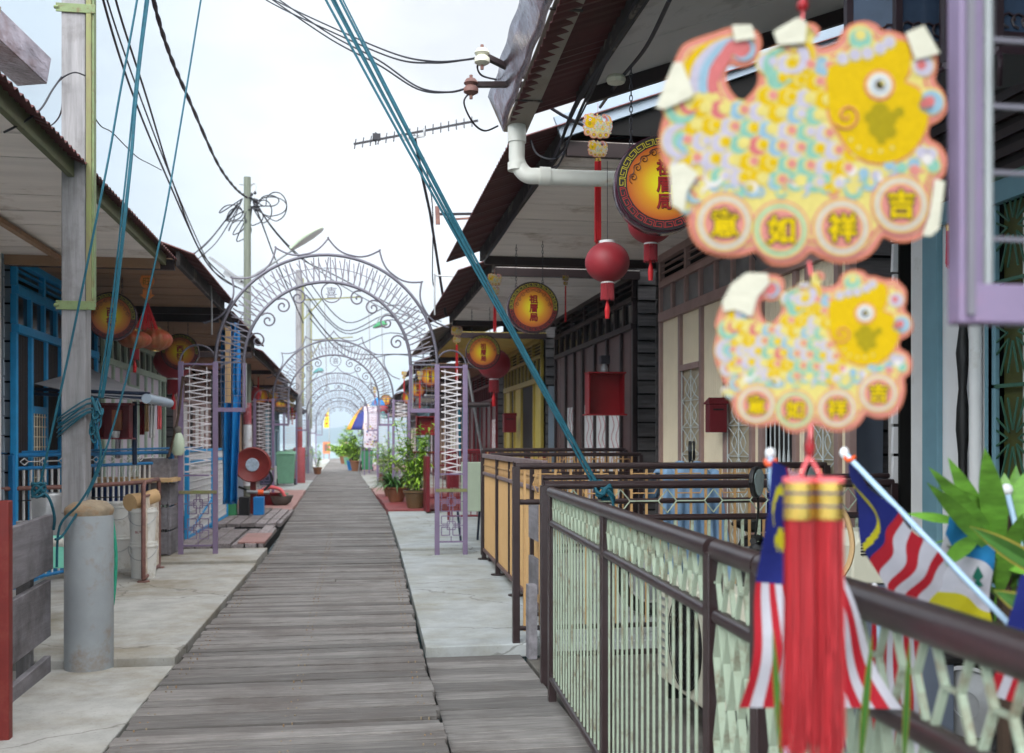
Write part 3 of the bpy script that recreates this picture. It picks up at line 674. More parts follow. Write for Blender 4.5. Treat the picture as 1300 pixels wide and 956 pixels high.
# ---------------------------------------------------------------- fences
def lerp(a, b, t): return V(a) + (V(b) - V(a)) * t
def green_fence():
    f = thing('metal_fence', 'pale green slatted fence with glossy dark brown tube rails along the near right edge', 'fence', (1.13, 5.7, -.09))
    A = V((1.115, 5.72, 0)); P = [0, .30, .655, .79, 1.9]  # distances as fractions computed below
    # posts located from the photo
    fe = lambda px: None
    line = lambda t: V((1.13 - .055 * t, 5.72 - t, 0)) # t metres towards the camera
    ts = []
    for px in (701, 769, 905, 966):
        best = min((abs(((l := line(t * .01)).x * CS - l.y * SN) / (l.x * SN + l.y * CS) * 1300 + 650 - px), t * .01) for t in range(0, 480)); ts.append(best[1])
    ts.append(5.0)
    top, mid, low = 1.115, .94, .06
    posts = []
    for t in ts[:4]:
        p = line(t); MB().box((p.x - .022, p.y - .022, -.12), (p.x + .022, p.y + .022, top - .01)).build('post', 'rail', f, bev=.004)
    for z, r in ((top, .029), (mid, .02), (low, .02)):
        mb = MB(); mb.tube([line(-.01) + V((0, 0, z)), line(ts[2]) + V((0, 0, z))], r, 12); mb.tube([line(ts[2] + .05) + V((0, 0, z)), line(ts[3]) + V((0, 0, z))], r, 12)
        mb.tube([line(ts[3] + .02) + V((0, 0, z)), line(5.2) + V((0, 0, z))], r * 1.12, 12); mb.build('rail', 'rail', f, smooth=True)
    def chain(mb, t0, t1, z0, z1, per=.11):
        n = max(1, round((t1 - t0) / per)); zc = (z0 + z1) / 2; h = (z1 - z0) / 2
        for i in range(n):
            c = t0 + (t1 - t0) * (i + .5) / n; w = (t1 - t0) / n
            L = lambda dt, z: line(c + dt) + V((0, 0, z))
            for q in (-1, 1):
                mb.bar(L(q * w * .1, z1), L(q * w * .33, zc), .012, .008); mb.bar(L(q * w * .33, zc), L(q * w * .1, z0), .012, .008); mb.bar(L(q * w * .33, zc), L(q * w * .5, zc), .012, .006)
    for i, (t0, t1) in enumerate(((ts[0], ts[1]), (ts[1], ts[2]))):
        mb = MB(); chain(mb, t0 + .03, t1 - .03, mid + .02, top - .02); mb.build('decor_band', 'lgreen', f)
        mb = MB(); nb = 17
        for k in range(nb):
            p = line(t0 + .03 + (t1 - t0 - .06) * (k + .5) / nb); a_, b_ = ((.006, .008) if i == 0 else (.0045, .008)); mb.box((p.x - a_ / 2 - .001, p.y - b_, low), (p.x + a_ / 2 + .001, p.y + b_, mid - .01))
        mb.build('picket_panel', 'lgreen', f, bev=.002)
    for t0, t1 in ((ts[2] + .03, ts[3] - .02), (ts[3] + .04, 5.1)):
        mb = MB(); chain(mb, t0, t1, mid + .02, top - .02, .13); mb.build('decor_band', 'lgreen', f)
        mb = MB()
        n = max(2, round((t1 - t0) / .075))
        for k in range(n):
            for j in range(4):
                z0 = low + (mid - low) * j / 4; z1 = low + (mid - low) * (j + 1) / 4; a = t0 + (t1 - t0) * k / n; b = t0 + (t1 - t0) * (k + 1) / n; c = (a + b) / 2
                L = lambda t, z: line(t) + V((0, 0, z))
                mb.bar(L(a + .006, (z0 + z1) / 2), L(c, z1), .02, .005); mb.bar(L(c, z1), L(b - .006, (z0 + z1) / 2), .02, .005); mb.bar(L(b - .006, (z0 + z1) / 2), L(c, z0), .02, .005); mb.bar(L(c, z0), L(a + .006, (z0 + z1) / 2), .02, .005)
        mb.build('lattice_panel', 'lgreen', f)
    return line, ts
gline, gts = green_fence()
def tan_fence():
    f = thing('metal_fence', 'tan ribbed panel fence with dark brown posts and cut-out top band beside the right slab', 'fence', (1.5, 10, 0))
    A, B = V((1.44, 7.55, 0)), V((1.57, 12.1, 0)); top, sub, low = 1.235, 1.03, .12
    ts = [0, .13, .36, .47, .68, 1.0]
    for i, t in enumerate(ts):
        p = lerp(A, B, t); w = .026 if i in (0, 1, 4, 5, 2) else .012
        mb = MB(); mb.box((p.x - w, p.y - w, .0 if w > .02 else low), (p.x + w, p.y + w, top - .01))
        if w > .02: mb.lathe((p.x, p.y, 0), [(.075, .004), (.075, .014)], 14)
        mb.build('post', 'brown2', f, bev=.003)
    for z, r, m in ((top, .024, 'steelb'), (sub, .018, 'steelb'), (low, .018, 'brown')):
        MB().bar(A + V((0, 0, z)), B + V((0, 0, z)), r * 2, r * 2).build('rail', m, f, bev=.006)
    for a, b in zip(ts, ts[1:]):
        p, q = lerp(A, B, a) + V((0, .03, 0)), lerp(A, B, b) - V((0, .03, 0)); n = int((q - p).length / .05) * 4
        mb = MB(); mb.grid(lambda u, v: V((.012 * (1 if int(u * n + .5) % 4 in (0, 1) else 0), 0, low + .02 + (sub - low - .04) * v)) + lerp(p, q, u), n, 1); mb.build('ribbed_panel', 'tan', f)
        mb = MB(); L_ = (q - p).length; k = max(1, round(L_ / .085))
        for i in range(k):
            c = lerp(p, q, (i + .5) / k); w = L_ / k; dd = (q - p).normalized()
            hs = [(-.5, .02), (-.2, .09), (-.34, .1), (0, .19), (.34, .1), (.2, .09), (.5, .02), (.5, -.0), (.12, .06), (0, .0), (-.12, .06), (-.5, 0)]
            mb.prism([(x * w, z) for x, z in hs], c + V((0, 0, sub + .01)), dd, (0, 0, 1), .02)
            mb.bar(c - dd * w * .5 + V((0, 0, sub + .1)), c + dd * w * .5 + V((0, 0, sub + .1)), .015, .015)
        mb.build('cutout_band', 'tan2', f)
    o = MB()
    for z0, z1 in ((.66, .93), (.27, .52)): MB().box((1.37, 7.46, z0), (1.4, 7.86, z1)).build('patch_board', 'wgreyX', f)
    MB().box((1.2, 6.88, -.085), (1.26, 6.985, .42)).build('patch_board', 'wgreyX', f)
m_['steelb'] = M('worn_brown_rail', W(122, 106, 106), .4, var=.2, scale=8, dirt=W(80, 56, 52), damt=.5, dscale=10)
tan_fence()
def cross_fence(label, x0, x1, y, zs, band, bars, xl='rail', bm='tan2', two=False, pers=.26, low=.08):
    f = thing('railing', label, 'railing', (x0, y, 0))
    for z, r in zs: MB().tube([(x0, y, z), (x1, y, z)], r, 10).build('rail', xl, f, smooth=True)
    for x in (x0, x1): MB().box((x - .025, y - .025, -.09), (x + .025, y + .025, zs[0][0])).build('post', xl, f, bev=.004)
    z1, z0 = zs[0][0] - .02, zs[1][0] + .02; zc = (z0 + z1) / 2
    mb = MB(); x = x0 + .12
    while x < x1 - .2:
        if band == 'loop':
            pts = [(x + .0, zc), (x + .03, z1 - .035), (x + .2, z1 - .035), (x + .23, zc), (x + .2, z0 + .035), (x + .03, z0 + .035)]
            mb.tube([(a, y, b) for a, b in pts], .005, 5, closed=True); mb.tube([(x + .23, y, zc), (x + .34, y, zc)], .004, 5); x += .34
        else:
            pts = [(x, zc), (x + .06, z1 - .01), (x + .12, zc), (x + .06, z0 + .01)]
            mb.tube([(a, y, b) for a, b in pts], .006, 5, closed=True); mb.tube([(x + .12, y, zc), (x + .3, y, zc)], .005, 5); x += .3
    mb.build('decor_band', bm, f)
    mb = MB(); x = x0 + .06
    while x < x1: mb.box((x - .008, y - .008, low), (x + .008, y + .008, zs[0][0] if band == 'loop' else zs[1][0])); x += .11
    mb.build('bar_panel', bars, f)
    return f
cross_fence('brown railing with oval tan loops crossing behind the knotted teal rope', 1.14, 3.44, 7.05, ((1.23, .024), (.98, .02), (.1, .018)), 'loop', 'tan2')
cross_fence('nearer double brown railing with pale green hexagons crossing in front of the beige house', 1.17, 3.46, 6.15, ((1.135, .026), (.93, .02), (.1, .018)), 'hex', 'lgreen', bm='lgreen')
m2 = MB(); m2.tube([(1.17, 6.2, 1.20 - .02), (3.46, 6.2, 1.18)], .016, 8); m2.build('rail', 'rail', bpy.data.objects['railing.001'], smooth=True)
cross_fence('far brown railing with tan loops in front of the dark brown house', 1.62, 3.44, 11.9, ((1.25, .024), (1.03, .02), (.1, .018)), 'loop', 'tan2')
cross_fence('brown railing close behind the far tan-looped one under the red altar box', 1.62, 3.44, 12.6, ((1.3, .024), (1.08, .02), (.1, .018)), 'loop', 'tan2')
cross_fence('dark red railing in front of the yellow framed house', 1.7, 3.4, 17.9, ((1.25, .024), (1.0, .02), (.1, .018)), 'loop', 'dred', xl='dred', bm='dred')
cross_fence('wine red railing behind the first lilac arch leg on the right', 1.3, 3.4, 23.9, ((1.15, .03), (.85, .02), (.1, .02)), 'loop', 'dred', xl='dred', bm='dred')
bf = cross_fence('blue railing with white diamonds and white bars in front of the blue framed house', 0, 3.0, 0, ((1.275, .022), (1.15, .018), (.1, .018)), 'hex', 'white', xl='dblue', bm='white')
bf.location = (-3.1, 10.1, 0); bf.rotation_euler = (0, 0, math.atan2(2.85, .95))
MB().tube([(0, .12, 1.30), (3.6, -.1, 1.33)], .012, 8).build('rail', 'dblue', bf)
cross_fence('low rusty brown pipe railing with thin wires in front of the buckets', -3.3, -2.06, 10.62, ((1.0, .022), (.86, .006), (.5, .005)), 'none', 'rustf') if False else None
m_['rustf'] = M('rusty_brown_pipe', W(112, 78, 72), .6, var=.25, scale=10, dirt=W(150, 110, 90), damt=.3, dscale=14)
f = thing('railing', 'rusty brown pipe railing behind the grey plastic pole sleeve', 'railing', (-3.3, 10.62, 0))
MB().tube([AZ(-90, 625, 8.9), AZ(0, 621, 9.4), AZ(110, 617, 10.2), AZ(192, 611.5, 10.7)], .022, 10).build('rail', 'rustf', f, smooth=True)
MB().tube([AZ(-90, 642, 8.9), AZ(0, 637, 9.4), AZ(110, 632, 10.2), AZ(192, 630, 10.7)], .006, 6).build('wire', 'cable', f, smooth=True)
MB().tube([AZ(-40, 640, 9.1), AZ(-40, 760, 9.1)], .022, 8).build('post', 'rustf', f)
def rusty_gate():
    f = thing('gate_panel', 'rusty brown framed gate with flaking white pickets beside the white buckets', 'gate', (-2.0, 11, 0.03))
    A, B = V((-2.0, 10.45, 0)), V((-2.06, 11.6, 0))
    mb = MB(); P = [A + V((0, 0, .06)), A + V((0, 0, .97)), A + V((0, .06, 1.0)), B + V((0, -.06, 1.0)), B + V((0, 0, .97)), B + V((0, 0, .06))]
    mb.tube(P, .022, 8); mb.tube([P[0], P[-1]], .02, 8); mb.tube([A + V((0, 0, .86)), B + V((0, 0, .86))], .014, 8)
    for p in (A, B): mb.lathe((p.x, p.y, .03), [(.06, 0), (.06, .012)], 10)
    mb.build('frame', 'rustf', f, smooth=True)
    mb = MB()
    for i in range(11):
        p = lerp(A, B, (i + .7) / 11.5); mb.box((p.x - .006, p.y - .03, .08), (p.x + .006, p.y + .03, .85))
    mb.build('picket_panel', M('flaking_white_paint', W(206, 198, 184), .6, var=.1, dirt=W(120, 84, 62), damt=.5, dscale=9), f)
rusty_gate()
def plank_fence():
    f = thing('plank_fence', 'grey weathered plank fence between the red post and the grey pole sleeve', 'fence', (-1.85, 5.5, 0))
    for z0, z1, y1 in ((.61, .95, 6.75), (.2, .55, 6.7), (-.28, .08, 6.7)):
        p = MB().hexa([(-1.84, 4.6, z0 - .05), (-1.8, 4.6, z0 - .05), (-1.83, y1, z0), (-1.87, y1, z0), (-1.84, 4.6, z1 - .05), (-1.8, 4.6, z1 - .05), (-1.83, y1, z1), (-1.87, y1, z1)])
        p.build('plank', 'wgreyX', f, bev=.005)
    for y in (5.1, 6.45): MB().box((-1.96, y, -.3), (-1.88, y + .08, .93)).build('post', 'wgrey', f, bev=.005)
plank_fence()
def plank_stub():
    f = thing('plank_fence', 'short stacked grey plank screen beside the left lilac arch leg', 'fence', (-2.3, 13, 0))
    c = AH(222, 702, .03); a = V((-2.42, 12.5, 0)); b = V((-2.12, 12.5, 0)); d = V((-2.1, 13.3, 0))
    for i in range(4):
        z0 = .08 + .29 * i; z1 = z0 + .26
        MB().box((a.x, a.y, z0), (b.x, a.y + .03, z1)).build('plank', 'wgreyX', f, bev=.004)
        MB().box((b.x + .002, a.y - .005, z0 - .01), (b.x + .03, d.y, z1 + rnd(-.02, .01))).build('plank', 'wgreyX', f, bev=.004)
    MB().box((-2.45, 12.54, .0), (-2.36, 12.62, 1.2)).build('post', 'wgrey', f)
plank_stub()
def blue_panel_fence():
    f = thing('mesh_fence', 'white wire mesh fence in a blue frame below the hanging blue tarpaulin', 'fence', (-2.1, 15, 0))
    A, B = V((-2.16, 14.2, 0)), V((-2.14, 18.4, 0)); top = 1.28
    for t in (0, .55, 1):
        p = lerp(A, B, t); MB().box((p.x - .03, p.y - .03, .02), (p.x + .03, p.y + .03, top)).build('post', 'blue', f, bev=.003)
    for z in (top, 1.12, .12): MB().bar(A + V((0, 0, z)), B + V((0, 0, z)), .035, .035).build('rail', 'blue', f)
    MB().bar(A + V((0, 0, .15)), lerp(A, B, .55) + V((0, 0, .5)), .03, .03).build('brace', 'blue', f)
    mb = MB(); n = 42
    for i in range(n):
        p = lerp(A, B, (i + .5) / n); mb.bar(p + V((0, 0, .13)), p + V((0, 0, 1.27)), .014)
    for i in range(11): z = .16 + i * .1; mb.bar(A + V((.008, 0, z)), B + V((.008, 0, z)), .01)
    mb.build('mesh_panel', 'white', f)
blue_panel_fence()
f = thing('steel_gate', 'rust red steel frame post with two short rails at the left edge', 'frame', (-1.6, 4.9, 0))
p0 = AZ(6, 650, 4.9)
MB().box((p0.x - .028, p0.y - .03, -.3), (p0.x + .028, p0.y + .03, 1.12)).build('post', 'paint_r', f, bev=.006)
for z in (1.09, .84): MB().box((p0.x - .9, p0.y - .025, z - .03), (p0.x, p0.y + .025, z + .03)).build('rail', 'paint_r', f, bev=.006)
MB().box((p0.x - .8, p0.y + .0, .1), (p0.x - .06, p0.y + .02, 1.02)).build('panel', 'white', f)

m_['wwireb'] = M('dull_white_wire', W(108, 105, 114), .45, var=.08)
# ---------------------------------------------------------------- arches
def build_arch(label, bz=1.76, dz=0.):
    a = thing('street_arch', label, 'arch', (0, 0, 0), 'lilac wire arches over the walkway')
    cx, z0, Ro, Ri = -.27, 2.35, 1.33, 1.0; legs = ((-2.0, -1.6), (1.06, 1.41))
    for lg in legs:
        for x in lg:
            MB().box((x - .03, -.02, -.02 if dz == 0 else dz), (x + .03, .02, z0 + .01)).build('post', 'lilac', a, bev=.004)
        x0, x1 = lg; mb = MB()
        for z in (2.33, .16, 1.0): mb.bar((x0, 0, z), (x1, 0, z), .02, .02)
        mb.build('cross_bar', 'lilac', a)
        MB().box((x0 - .02, -.03, .78), (x1 + .02, -.022, .82)).build('brace', 'strip', a)
        mb = MB(); z = 2.28; i = 0; w = x1 - x0 - .08
        while z > 1.0:
            zz = z - .047 + rnd(-.008, .008); xa, xb = (x0 + .05, x1 - .05) if i % 2 == 0 else (x1 - .05, x0 + .05)
            mb.bar((xa, rnd(-.012, .012), z), (xb, rnd(-.012, .012), zz), .014, .014); z = zz + .004; i += 1
        for x in (x0 + .1, x1 - .1): mb.bar((x, .01, 1.0), (x, .01, 2.3), .008)
        mb.build('zigzag_infill', 'wwire', a)
        # square fretwork
        mb = MB(); c = (x0 + x1) / 2; u = .035
        def sq(cx_, cz, r): 
            for p, q in (((-r, -r), (r, -r)), ((r, -r), (r, r)), ((r, r), (-r, r)), ((-r, r), (-r, -r))): mb.bar((cx_ + p[0], 0, cz + p[1]), (cx_ + q[0], 0, cz + q[1]), .011)
        for cz in (.66, .36):
            sq(c, cz, .05); sq(c - .07, cz + .07, .05); sq(c + .07, cz + .07, .05); sq(c - .07, cz - .07, .05); sq(c + .07, cz - .07, .05)
            for q in (-1, 1): mb.bar((c + q * .02, 0, cz), (c + q * .17, 0, cz), .011)
        for z in (.2, .51, .78): mb.bar((c, 0, z - .04), (c, 0, z + .03), .011)
        mb.build('fretwork', 'lilac', a)
        mb = MB(); mb.tube([(c + (w / 2 + .05) * math.cos(t * PI / 14), 0, z0 + (w / 2 + .05) * math.sin(t * PI / 14)) for t in range(15)], .011, 6); mb.build('leg_hoop', 'lwire', a, smooth=True)
    for rr, n in ((Ro, 40), (Ri, 36)):
        MB().tube([(cx + rr * math.cos(PI * t / n), 0, z0 + rr * math.sin(PI * t / n)) for t in range(n + 1)], .02, 8).build('arch_tube', 'lwire', a, smooth=True)
    mb = MB(); n = 46
    for i in range(n):
        t0 = PI * (i + .5) / n; t1 = PI * (i + .5 + (.55 if i % 2 else .2) * (1 if i < n / 2 else -1)) / n
        mb.bar((cx + Ri * math.cos(t0), rnd(-.01, .01), z0 + Ri * math.sin(t0)), (cx + (Ro - .03) * math.cos(t1), rnd(-.01, .01), z0 + (Ro - .03) * math.sin(t1)), .016)
        t2 = t0 + PI / n * .9
        mb.bar((cx + (Ri + .05) * math.cos(t0), 0, z0 + (Ri + .05) * math.sin(t0)), (cx + (Ro - .06) * math.cos(t2), 0, z0 + (Ro - .06) * math.sin(t2)), .012)
    mb.tube([(cx + 1.17 * math.cos(PI * t / 30), 0, z0 + 1.17 * math.sin(PI * t / 30)) for t in range(31)], .005, 5)
    mb.build('spoke_infill', 'wwireb', a)
    # crown of cusps
    mb = MB(); cusp = [18, 42, 66, 90, 114, 138, 162]
    for p, q in zip(cusp, cusp[1:]):
        pts = []
        for k in range(9):
            t = math.radians(p + (q - p) * k / 8); s_ = abs(k / 8 - .5) * 2; r = Ro + .03 + .17 * s_ ** 2.6; pts.append((cx + r * math.cos(t), 0, z0 + r * math.sin(t)))
        mb.tube(cat_rom(pts, 3), .012, 5)
    for p in cusp:
        t = math.radians(p); r = Ro + .21; mb.lathe((cx + r * math.cos(t), 0, z0 + r * math.sin(t) - .012), [(.004, 0), (.014, .006), (.014, .018), (.004, .024)], 6)
    mb.build('crown', 'lwire', a)
    # scrolls under the inner arc, with a round emblem in the middle
    mb = MB()
    for deg in (18, 36, 52, 66, 114, 128, 144, 162):
        t = math.radians(deg); r = Ri - .12; c = (cx + r * math.cos(t), z0 + r * math.sin(t)); q = 1 if deg < 90 else -1
        pts = [(c[0] + (.1 - .09 * k / 22) * math.cos(t + q * k * .42), 0, c[1] + (.1 - .09 * k / 22) * math.sin(t + q * k * .42)) for k in range(23)]
        mb.tube(pts, .011, 5)
    mb.build('scrollwork', 'lwire', a)
    mb = MB(); ec = (cx + .04, z0 + Ri - .13)
    mb.tube([(ec[0] + .12 * math.cos(t * PI / 12), 0, ec[1] + .12 * math.sin(t * PI / 12)) for t in range(24)], .008, 5, closed=True)
    put_text(mb, '喜', (ec[0], -.004, ec[1]), .15, .0, ext=.004)
    mb.build('emblem', 'lwire', a)
    # mesh brackets between inner arc ends and legs
    for q, xi, xo in ((1, cx + Ri, 1.06), (-1, cx - Ri, -1.6)):
        mb = MB(); mb.box((xi - .017, -.015, bz), (xi + .002, .015, z0)); mb.box((xi + q * .0 + .004, -.008, bz), (xi + .02, .008, z0 + .0))
        mb.box((min(xi, xo) - .0, -.018, bz), (max(xi, xo), .018, bz + .05)); mb.build('bracket', 'lilac', a, bev=.003)
        MB().box((xi - .010, -.022, bz + .01), (xi - .001, -.0155, z0)).build('bracket_trim', 'wwireb', a); MB().tube([(xi + .03, .0, bz + .045), (xi + .03, .0, z0)], .007, 8).build('bracket_tube', 'pole', a)
        mb = MB(); 
        for k in range(1, 5 if dz == 0 else 1): x = xi + (xo - xi) * k / 5; mb.bar((x, 0, bz + .04), (x, 0, z0), .005)
        z = bz + .11
        while z < z0: mb.bar((xi, .0, z), (xo, .0, z), .006); z += .085
        mb.bar((min(xi, xo), 0, z0 + .005), (max(xi, xo), 0, z0 + .005), .02)
        mb.build('bracket_mesh', 'lwire', a)
    return a
arch = build_arch('first full lilac wire arch over the walkway, with its white zigzag legs in full view')
near = build_arch('nearest lilac arch, its mesh bracket at the upper right beside the fish', bz=1.55, dz=-.001)
near.location = (.045, 1.2, 0)
labs = ['second lilac wire arch, framed inside the first full one', 'third lilac wire arch down the walkway', 'fourth lilac wire arch down the walkway, small and pale', 'last and smallest lilac wire arch, round the yellow flag', 'very small arch hidden in the line just before the yellow flag']
for i, (Y, dx) in enumerate(((23.3, -.1), (34.4, -.16), (46, -.24), (58, -.3))):
    copy_tree(arch, loc=(dx, Y, 0), label=labs[i])
arch.location = (0, 12.68, 0)

# ---------------------------------------------------------------- left timber pole with sleeve
def left_pole():
    c = AZ(97, 561, 6.45); X, Y = c.x, c.y
    f = thing('utility_pole', 'square grey timber pole standing in a grey plastic sleeve at the front left', 'pole', (X, Y, -.02))
    s = .072; cs = AZ(113, 561, 6.45)
    MB().box((X - s, Y - s, .95), (X + s, Y + s, 7.4)).build('post', 'wgrey', f, bev=.008)
    MB().lathe((cs.x, cs.y, -.06), [(.146, 0), (.146, .98), (.143, 1.0)], 40).build('sleeve', 'pvcg', f, smooth=True)
    MB().lathe((cs.x, cs.y, .94), [(.142, 0), (.15, .03), (.142, .05), (.1, .085), (.03, .095)], 24).build('mortar_cap', 'rust', f, smooth=True)
    MB().box((X + s + .004, Y - s - .01, 2.25), (X + s + .036, Y - s + .05, 7.2)).build('batten', 'strip', f, bev=.004)
    MB().box((X + s + .037, Y - s + .0, 2.25), (X + s + .05, Y - s + .06, 7.2)).build('batten', 'gband', f)
    for z in (2.25, 4.1):
        mb = MB(); mb.box((X - s - .03, Y - s - .012, z - .028), (X + s + .06, Y - s - .004 - .0, z + .028)); mb.tube([(X - s - .04, Y - s - .008, z), (X - s - .01, Y - s - .008, z)], .012, 8)
        mb.build('strap', 'gband', f, bev=.003)
    return X, Y
PX, PY = left_pole()
# ---------------------------------------------------------------- ropes
def strand(pts, r, name='rope', mat='rope', label=None, cat='rope', n=6, sm=8, group=None):
    return MB().tube(cat_rom(pts, sm), r, n).build(name, mat, smooth=True, label=label, cat=cat, group=group)
top = V((PX + .05, PY - .1, 7.2)); knot = AY(758, 617, 6.15)
r_ = thing('guy_rope', 'bundle of teal ropes running from the sky down to a knot on the brown rail', 'rope', knot)
for k in range(6):
    a = top + V((rnd(-.02, .02) + [.0, .05, .09, -.06, .13, .1][k] * 1.2, rnd(-.1, .1), 0)); b = knot + V((rnd(-.02, .02), 0, rnd(-.01, .02)))
    n = 14; pts = [lerp(a, b, t / n) + V((0, 0, -.12 * math.sin(PI * t / n))) + V((0, 0, 0)) for t in range(n + 1)]
    MB().tube(pts, .0075 if k < 4 else .005, 6).build('rope_strand', 'rope', r_, smooth=True)
mb = MB()
for k in range(5):
    c = knot + V((.02 + .012 * k, -.01, -.01 - .012 * k)); mb.tube([c + V((.035 * math.cos(t) , .035 * math.sin(t), .04 * math.sin(t + k))) for t in [i * PI / 6 for i in range(12)]], .011, 6, closed=True)
mb.tube(cat_rom([knot, knot + V((.05, -.03, -.03)), knot + V((.09, -.04, -.1)), knot + V((.08, -.04, -.2))], 5), .009, 6)
mb.build('knot', 'rope', r_, smooth=True)
# rope bundle at the left pole
Zp = 6.3
r2 = thing('guy_rope', 'thick teal rope bundle hanging from the sky and lashed round the timber pole', 'rope', AZ(110, 520, Zp))
for k in range(7):
    o = rnd(-3, 4)
    pts = [AZ(262 + o * 3, -560, 7.6), AZ(186 + o * .7, 0, 6.7), AZ(163 + o, 210, 6.5), AZ(148 + o, 350, 6.4), AZ(138 + o * 1.2, 430, 6.32), AZ(127 + o, 505, 6.28)]
    MB().tube(cat_rom(pts, 6), .0065, 6).build('rope_strand', 'rope', r2, smooth=True)
mb = MB(); s = .085
for k in range(6):
    z = AZ(100, 538 - k * 4 + rnd(-2, 2), 6.4).z; tl = .1 + .02 * rnd(-1, 1)
    P = [(PX - s, PY - s, z - tl * .6), (PX + s, PY - s - .01, z + tl * .6), (PX + s, PY + s, z + tl * .4), (PX - s, PY + s, z - tl * .4)]
    mb.tube(cat_rom(P, 4, True), .0055, 6, closed=True)
mb.build('lashing', 'rope', r2, smooth=True)
mb = MB()
for k in range(9):
    c = AZ(122 + rnd(-4, 4), 515 + k * 5, 6.22); a = rnd(0, 6)
    mb.tube([c + V((.02 * math.cos(t), .02 * math.sin(t * 1.0 + a), .045 * math.sin(t + a) + .01)) for t in [i * PI / 6 for i in range(12)]], .006, 6, closed=True)
mb.tube(cat_rom([AZ(122, 540, 6.2), AZ(128, 575, 6.2), AZ(118, 610, 6.2), AZ(100, 640, 6.15), AZ(76, 668, 6.15), AZ(72, 720, 6.15)], 6), .008, 6)
mb.build('knot', 'rope', r2, smooth=True)
strand([AZ(205, -190, 6.4), AZ(174, 0, 6.2), AZ(152, 120, 6.15), AZ(138, 200, 6.1), AZ(118, 300, 6.0), AZ(89, 441, 5.95), AZ(60, 575, 5.9), AZ(49, 622, 5.9)], .0075, label='single teal rope slanting across the timber pole to the brown rail on its left')
strand([AZ(285, -180, 8), AZ(255, 0, 8), AZ(228, 165, 7.6), AZ(204, 300, 7.2), AZ(171, 441, 7.0), AZ(128, 590, 6.6), AZ(85, 672, 6.2), AZ(70, 685, 6.1)], .0075, label='single teal rope crossing from upper right down to the sleeve of the timber pole')
mb = MB(); c = AZ(49, 622, 5.9)
for k in range(4): mb.tube([c + V((.035 * math.cos(t), .03 * math.sin(t), .04 * math.sin(t + k * 1.3))) for t in [i * PI / 6 for i in range(12)]], .009, 6, closed=True)
mb.tube(cat_rom([c, AZ(62, 632, 5.9), AZ(69, 655, 5.95), AZ(68, 672, 6.0)], 5), .009, 6)
mb.build('rope_knot', 'rope', smooth=True, label='teal rope knot on the brown rail left of the timber pole', cat='knot')
strand([AZ(142, 655, 6.9), AZ(147, 700, 6.9), AZ(146, 740, 6.9), AZ(143, 768, 6.9)], .012, mat='grope', label='green hose hanging down behind the grey pole sleeve')
# ---------------------------------------------------------------- cables
def cab(pts, r, label, n=6, mat='cable'): return strand(pts, r, 'cable', mat, label, 'cable', n)
cab([AZ(110, -100, 7.5), AZ(131, 0, 8), AZ(165, 110, 9.5), AZ(207, 214, 11.5), AZ(260, 330, 15), AZ(290, 358, 17), AZ(317, 372, 18)], .011, 'leftmost dark cable sweeping from the top edge down to the lamp pole')
cab([AZ(116, -100, 7.6), AZ(136, 0, 8.1), AZ(188, 150, 10), AZ(238, 276, 13), AZ(272, 345, 16), AZ(300, 365, 17.5)], .008, 'thin middle cable sweeping from the top edge down to the left lamp')
cab([AZ(128, -100, 7.6), AZ(147, 0, 8.1), AZ(185, 120, 9.5), AZ(221, 236, 12), AZ(254, 318, 15), AZ(285, 352, 17)], .010, 'right dark cable of the sweeping three at the upper left')
tw = MB(); pts = cat_rom([AZ(178, -100, 7.6), AZ(195, 0, 8.5), AZ(216, 70, 9.6), AZ(242, 131, 11), AZ(276, 207, 14), AZ(298, 238, 16), AZ(314, 251, 17)], 10); n = len(pts)
for ph in (0, PI):
    tw.tube([p + V((.009 * math.cos(i * 1.2 + ph), 0, .009 * math.sin(i * 1.2 + ph))) for i, p in enumerate(pts)], .014, 6)
tw.build('cable', 'cable', smooth=True, label='thick twisted black cable sagging to the top of the lamp pole', cat='cable')
cab([AZ(118, 145, 6.5), AZ(128, 160, 6.7), AZ(142, 168, 7), AZ(160, 186, 7.5), AZ(175, 200, 8), AZ(190, 208, 8.5), AZ(205, 216, 9)], .004, 'thin crinkled wire between the timber pole and the dark cables')
cab([AZ(78, 98, 6.3), AZ(66, 115, 6), AZ(52, 138, 5.6), AZ(30, 155, 5.4), AZ(5, 168, 5.3)], .006, 'wire drooping from the timber pole to the left eave')
cab([AZ(80, 108, 6.4), AZ(78, 140, 6.6), AZ(70, 155, 7), AZ(58, 163, 7.5)], .005, 'short looped wire from the timber pole to the maroon roof')
cab([AZ(73, 105, 6.38), AZ(82, 97, 6.3), AZ(95, 92, 6.28), AZ(108, 96, 6.36)], .005, 'thin black wire wound round the timber pole')
ins = [AZ(612, 72, 6.0), AZ(598, 110, 6.2)]
for i, (y0, y1, lab) in enumerate(((-2, 0, 'upper'), (4, 6, 'second'))):
    cab([AZ(300, -30 + y0, 9), AZ(345, 0 + y0, 8.6), AZ(420, 34 + y1, 7.6), AZ(500, 68 + y1, 6.8), AZ(550, 78 + y1 * .3, 6.3), AZ(590, 76, 6.05), ins[0]], .006, lab + ' wire of the pair ending at the white insulator')
    cab([AZ(310, -30 + y0, 9), AZ(352, 0 + y0, 8.6), AZ(420, 44 + y1, 7.6), AZ(480, 76 + y1, 6.9), AZ(530, 110 + y1 * .5, 6.5), AZ(570, 117, 6.25), ins[1]], .006, lab + ' wire of the pair ending at the lower iron bracket arm')
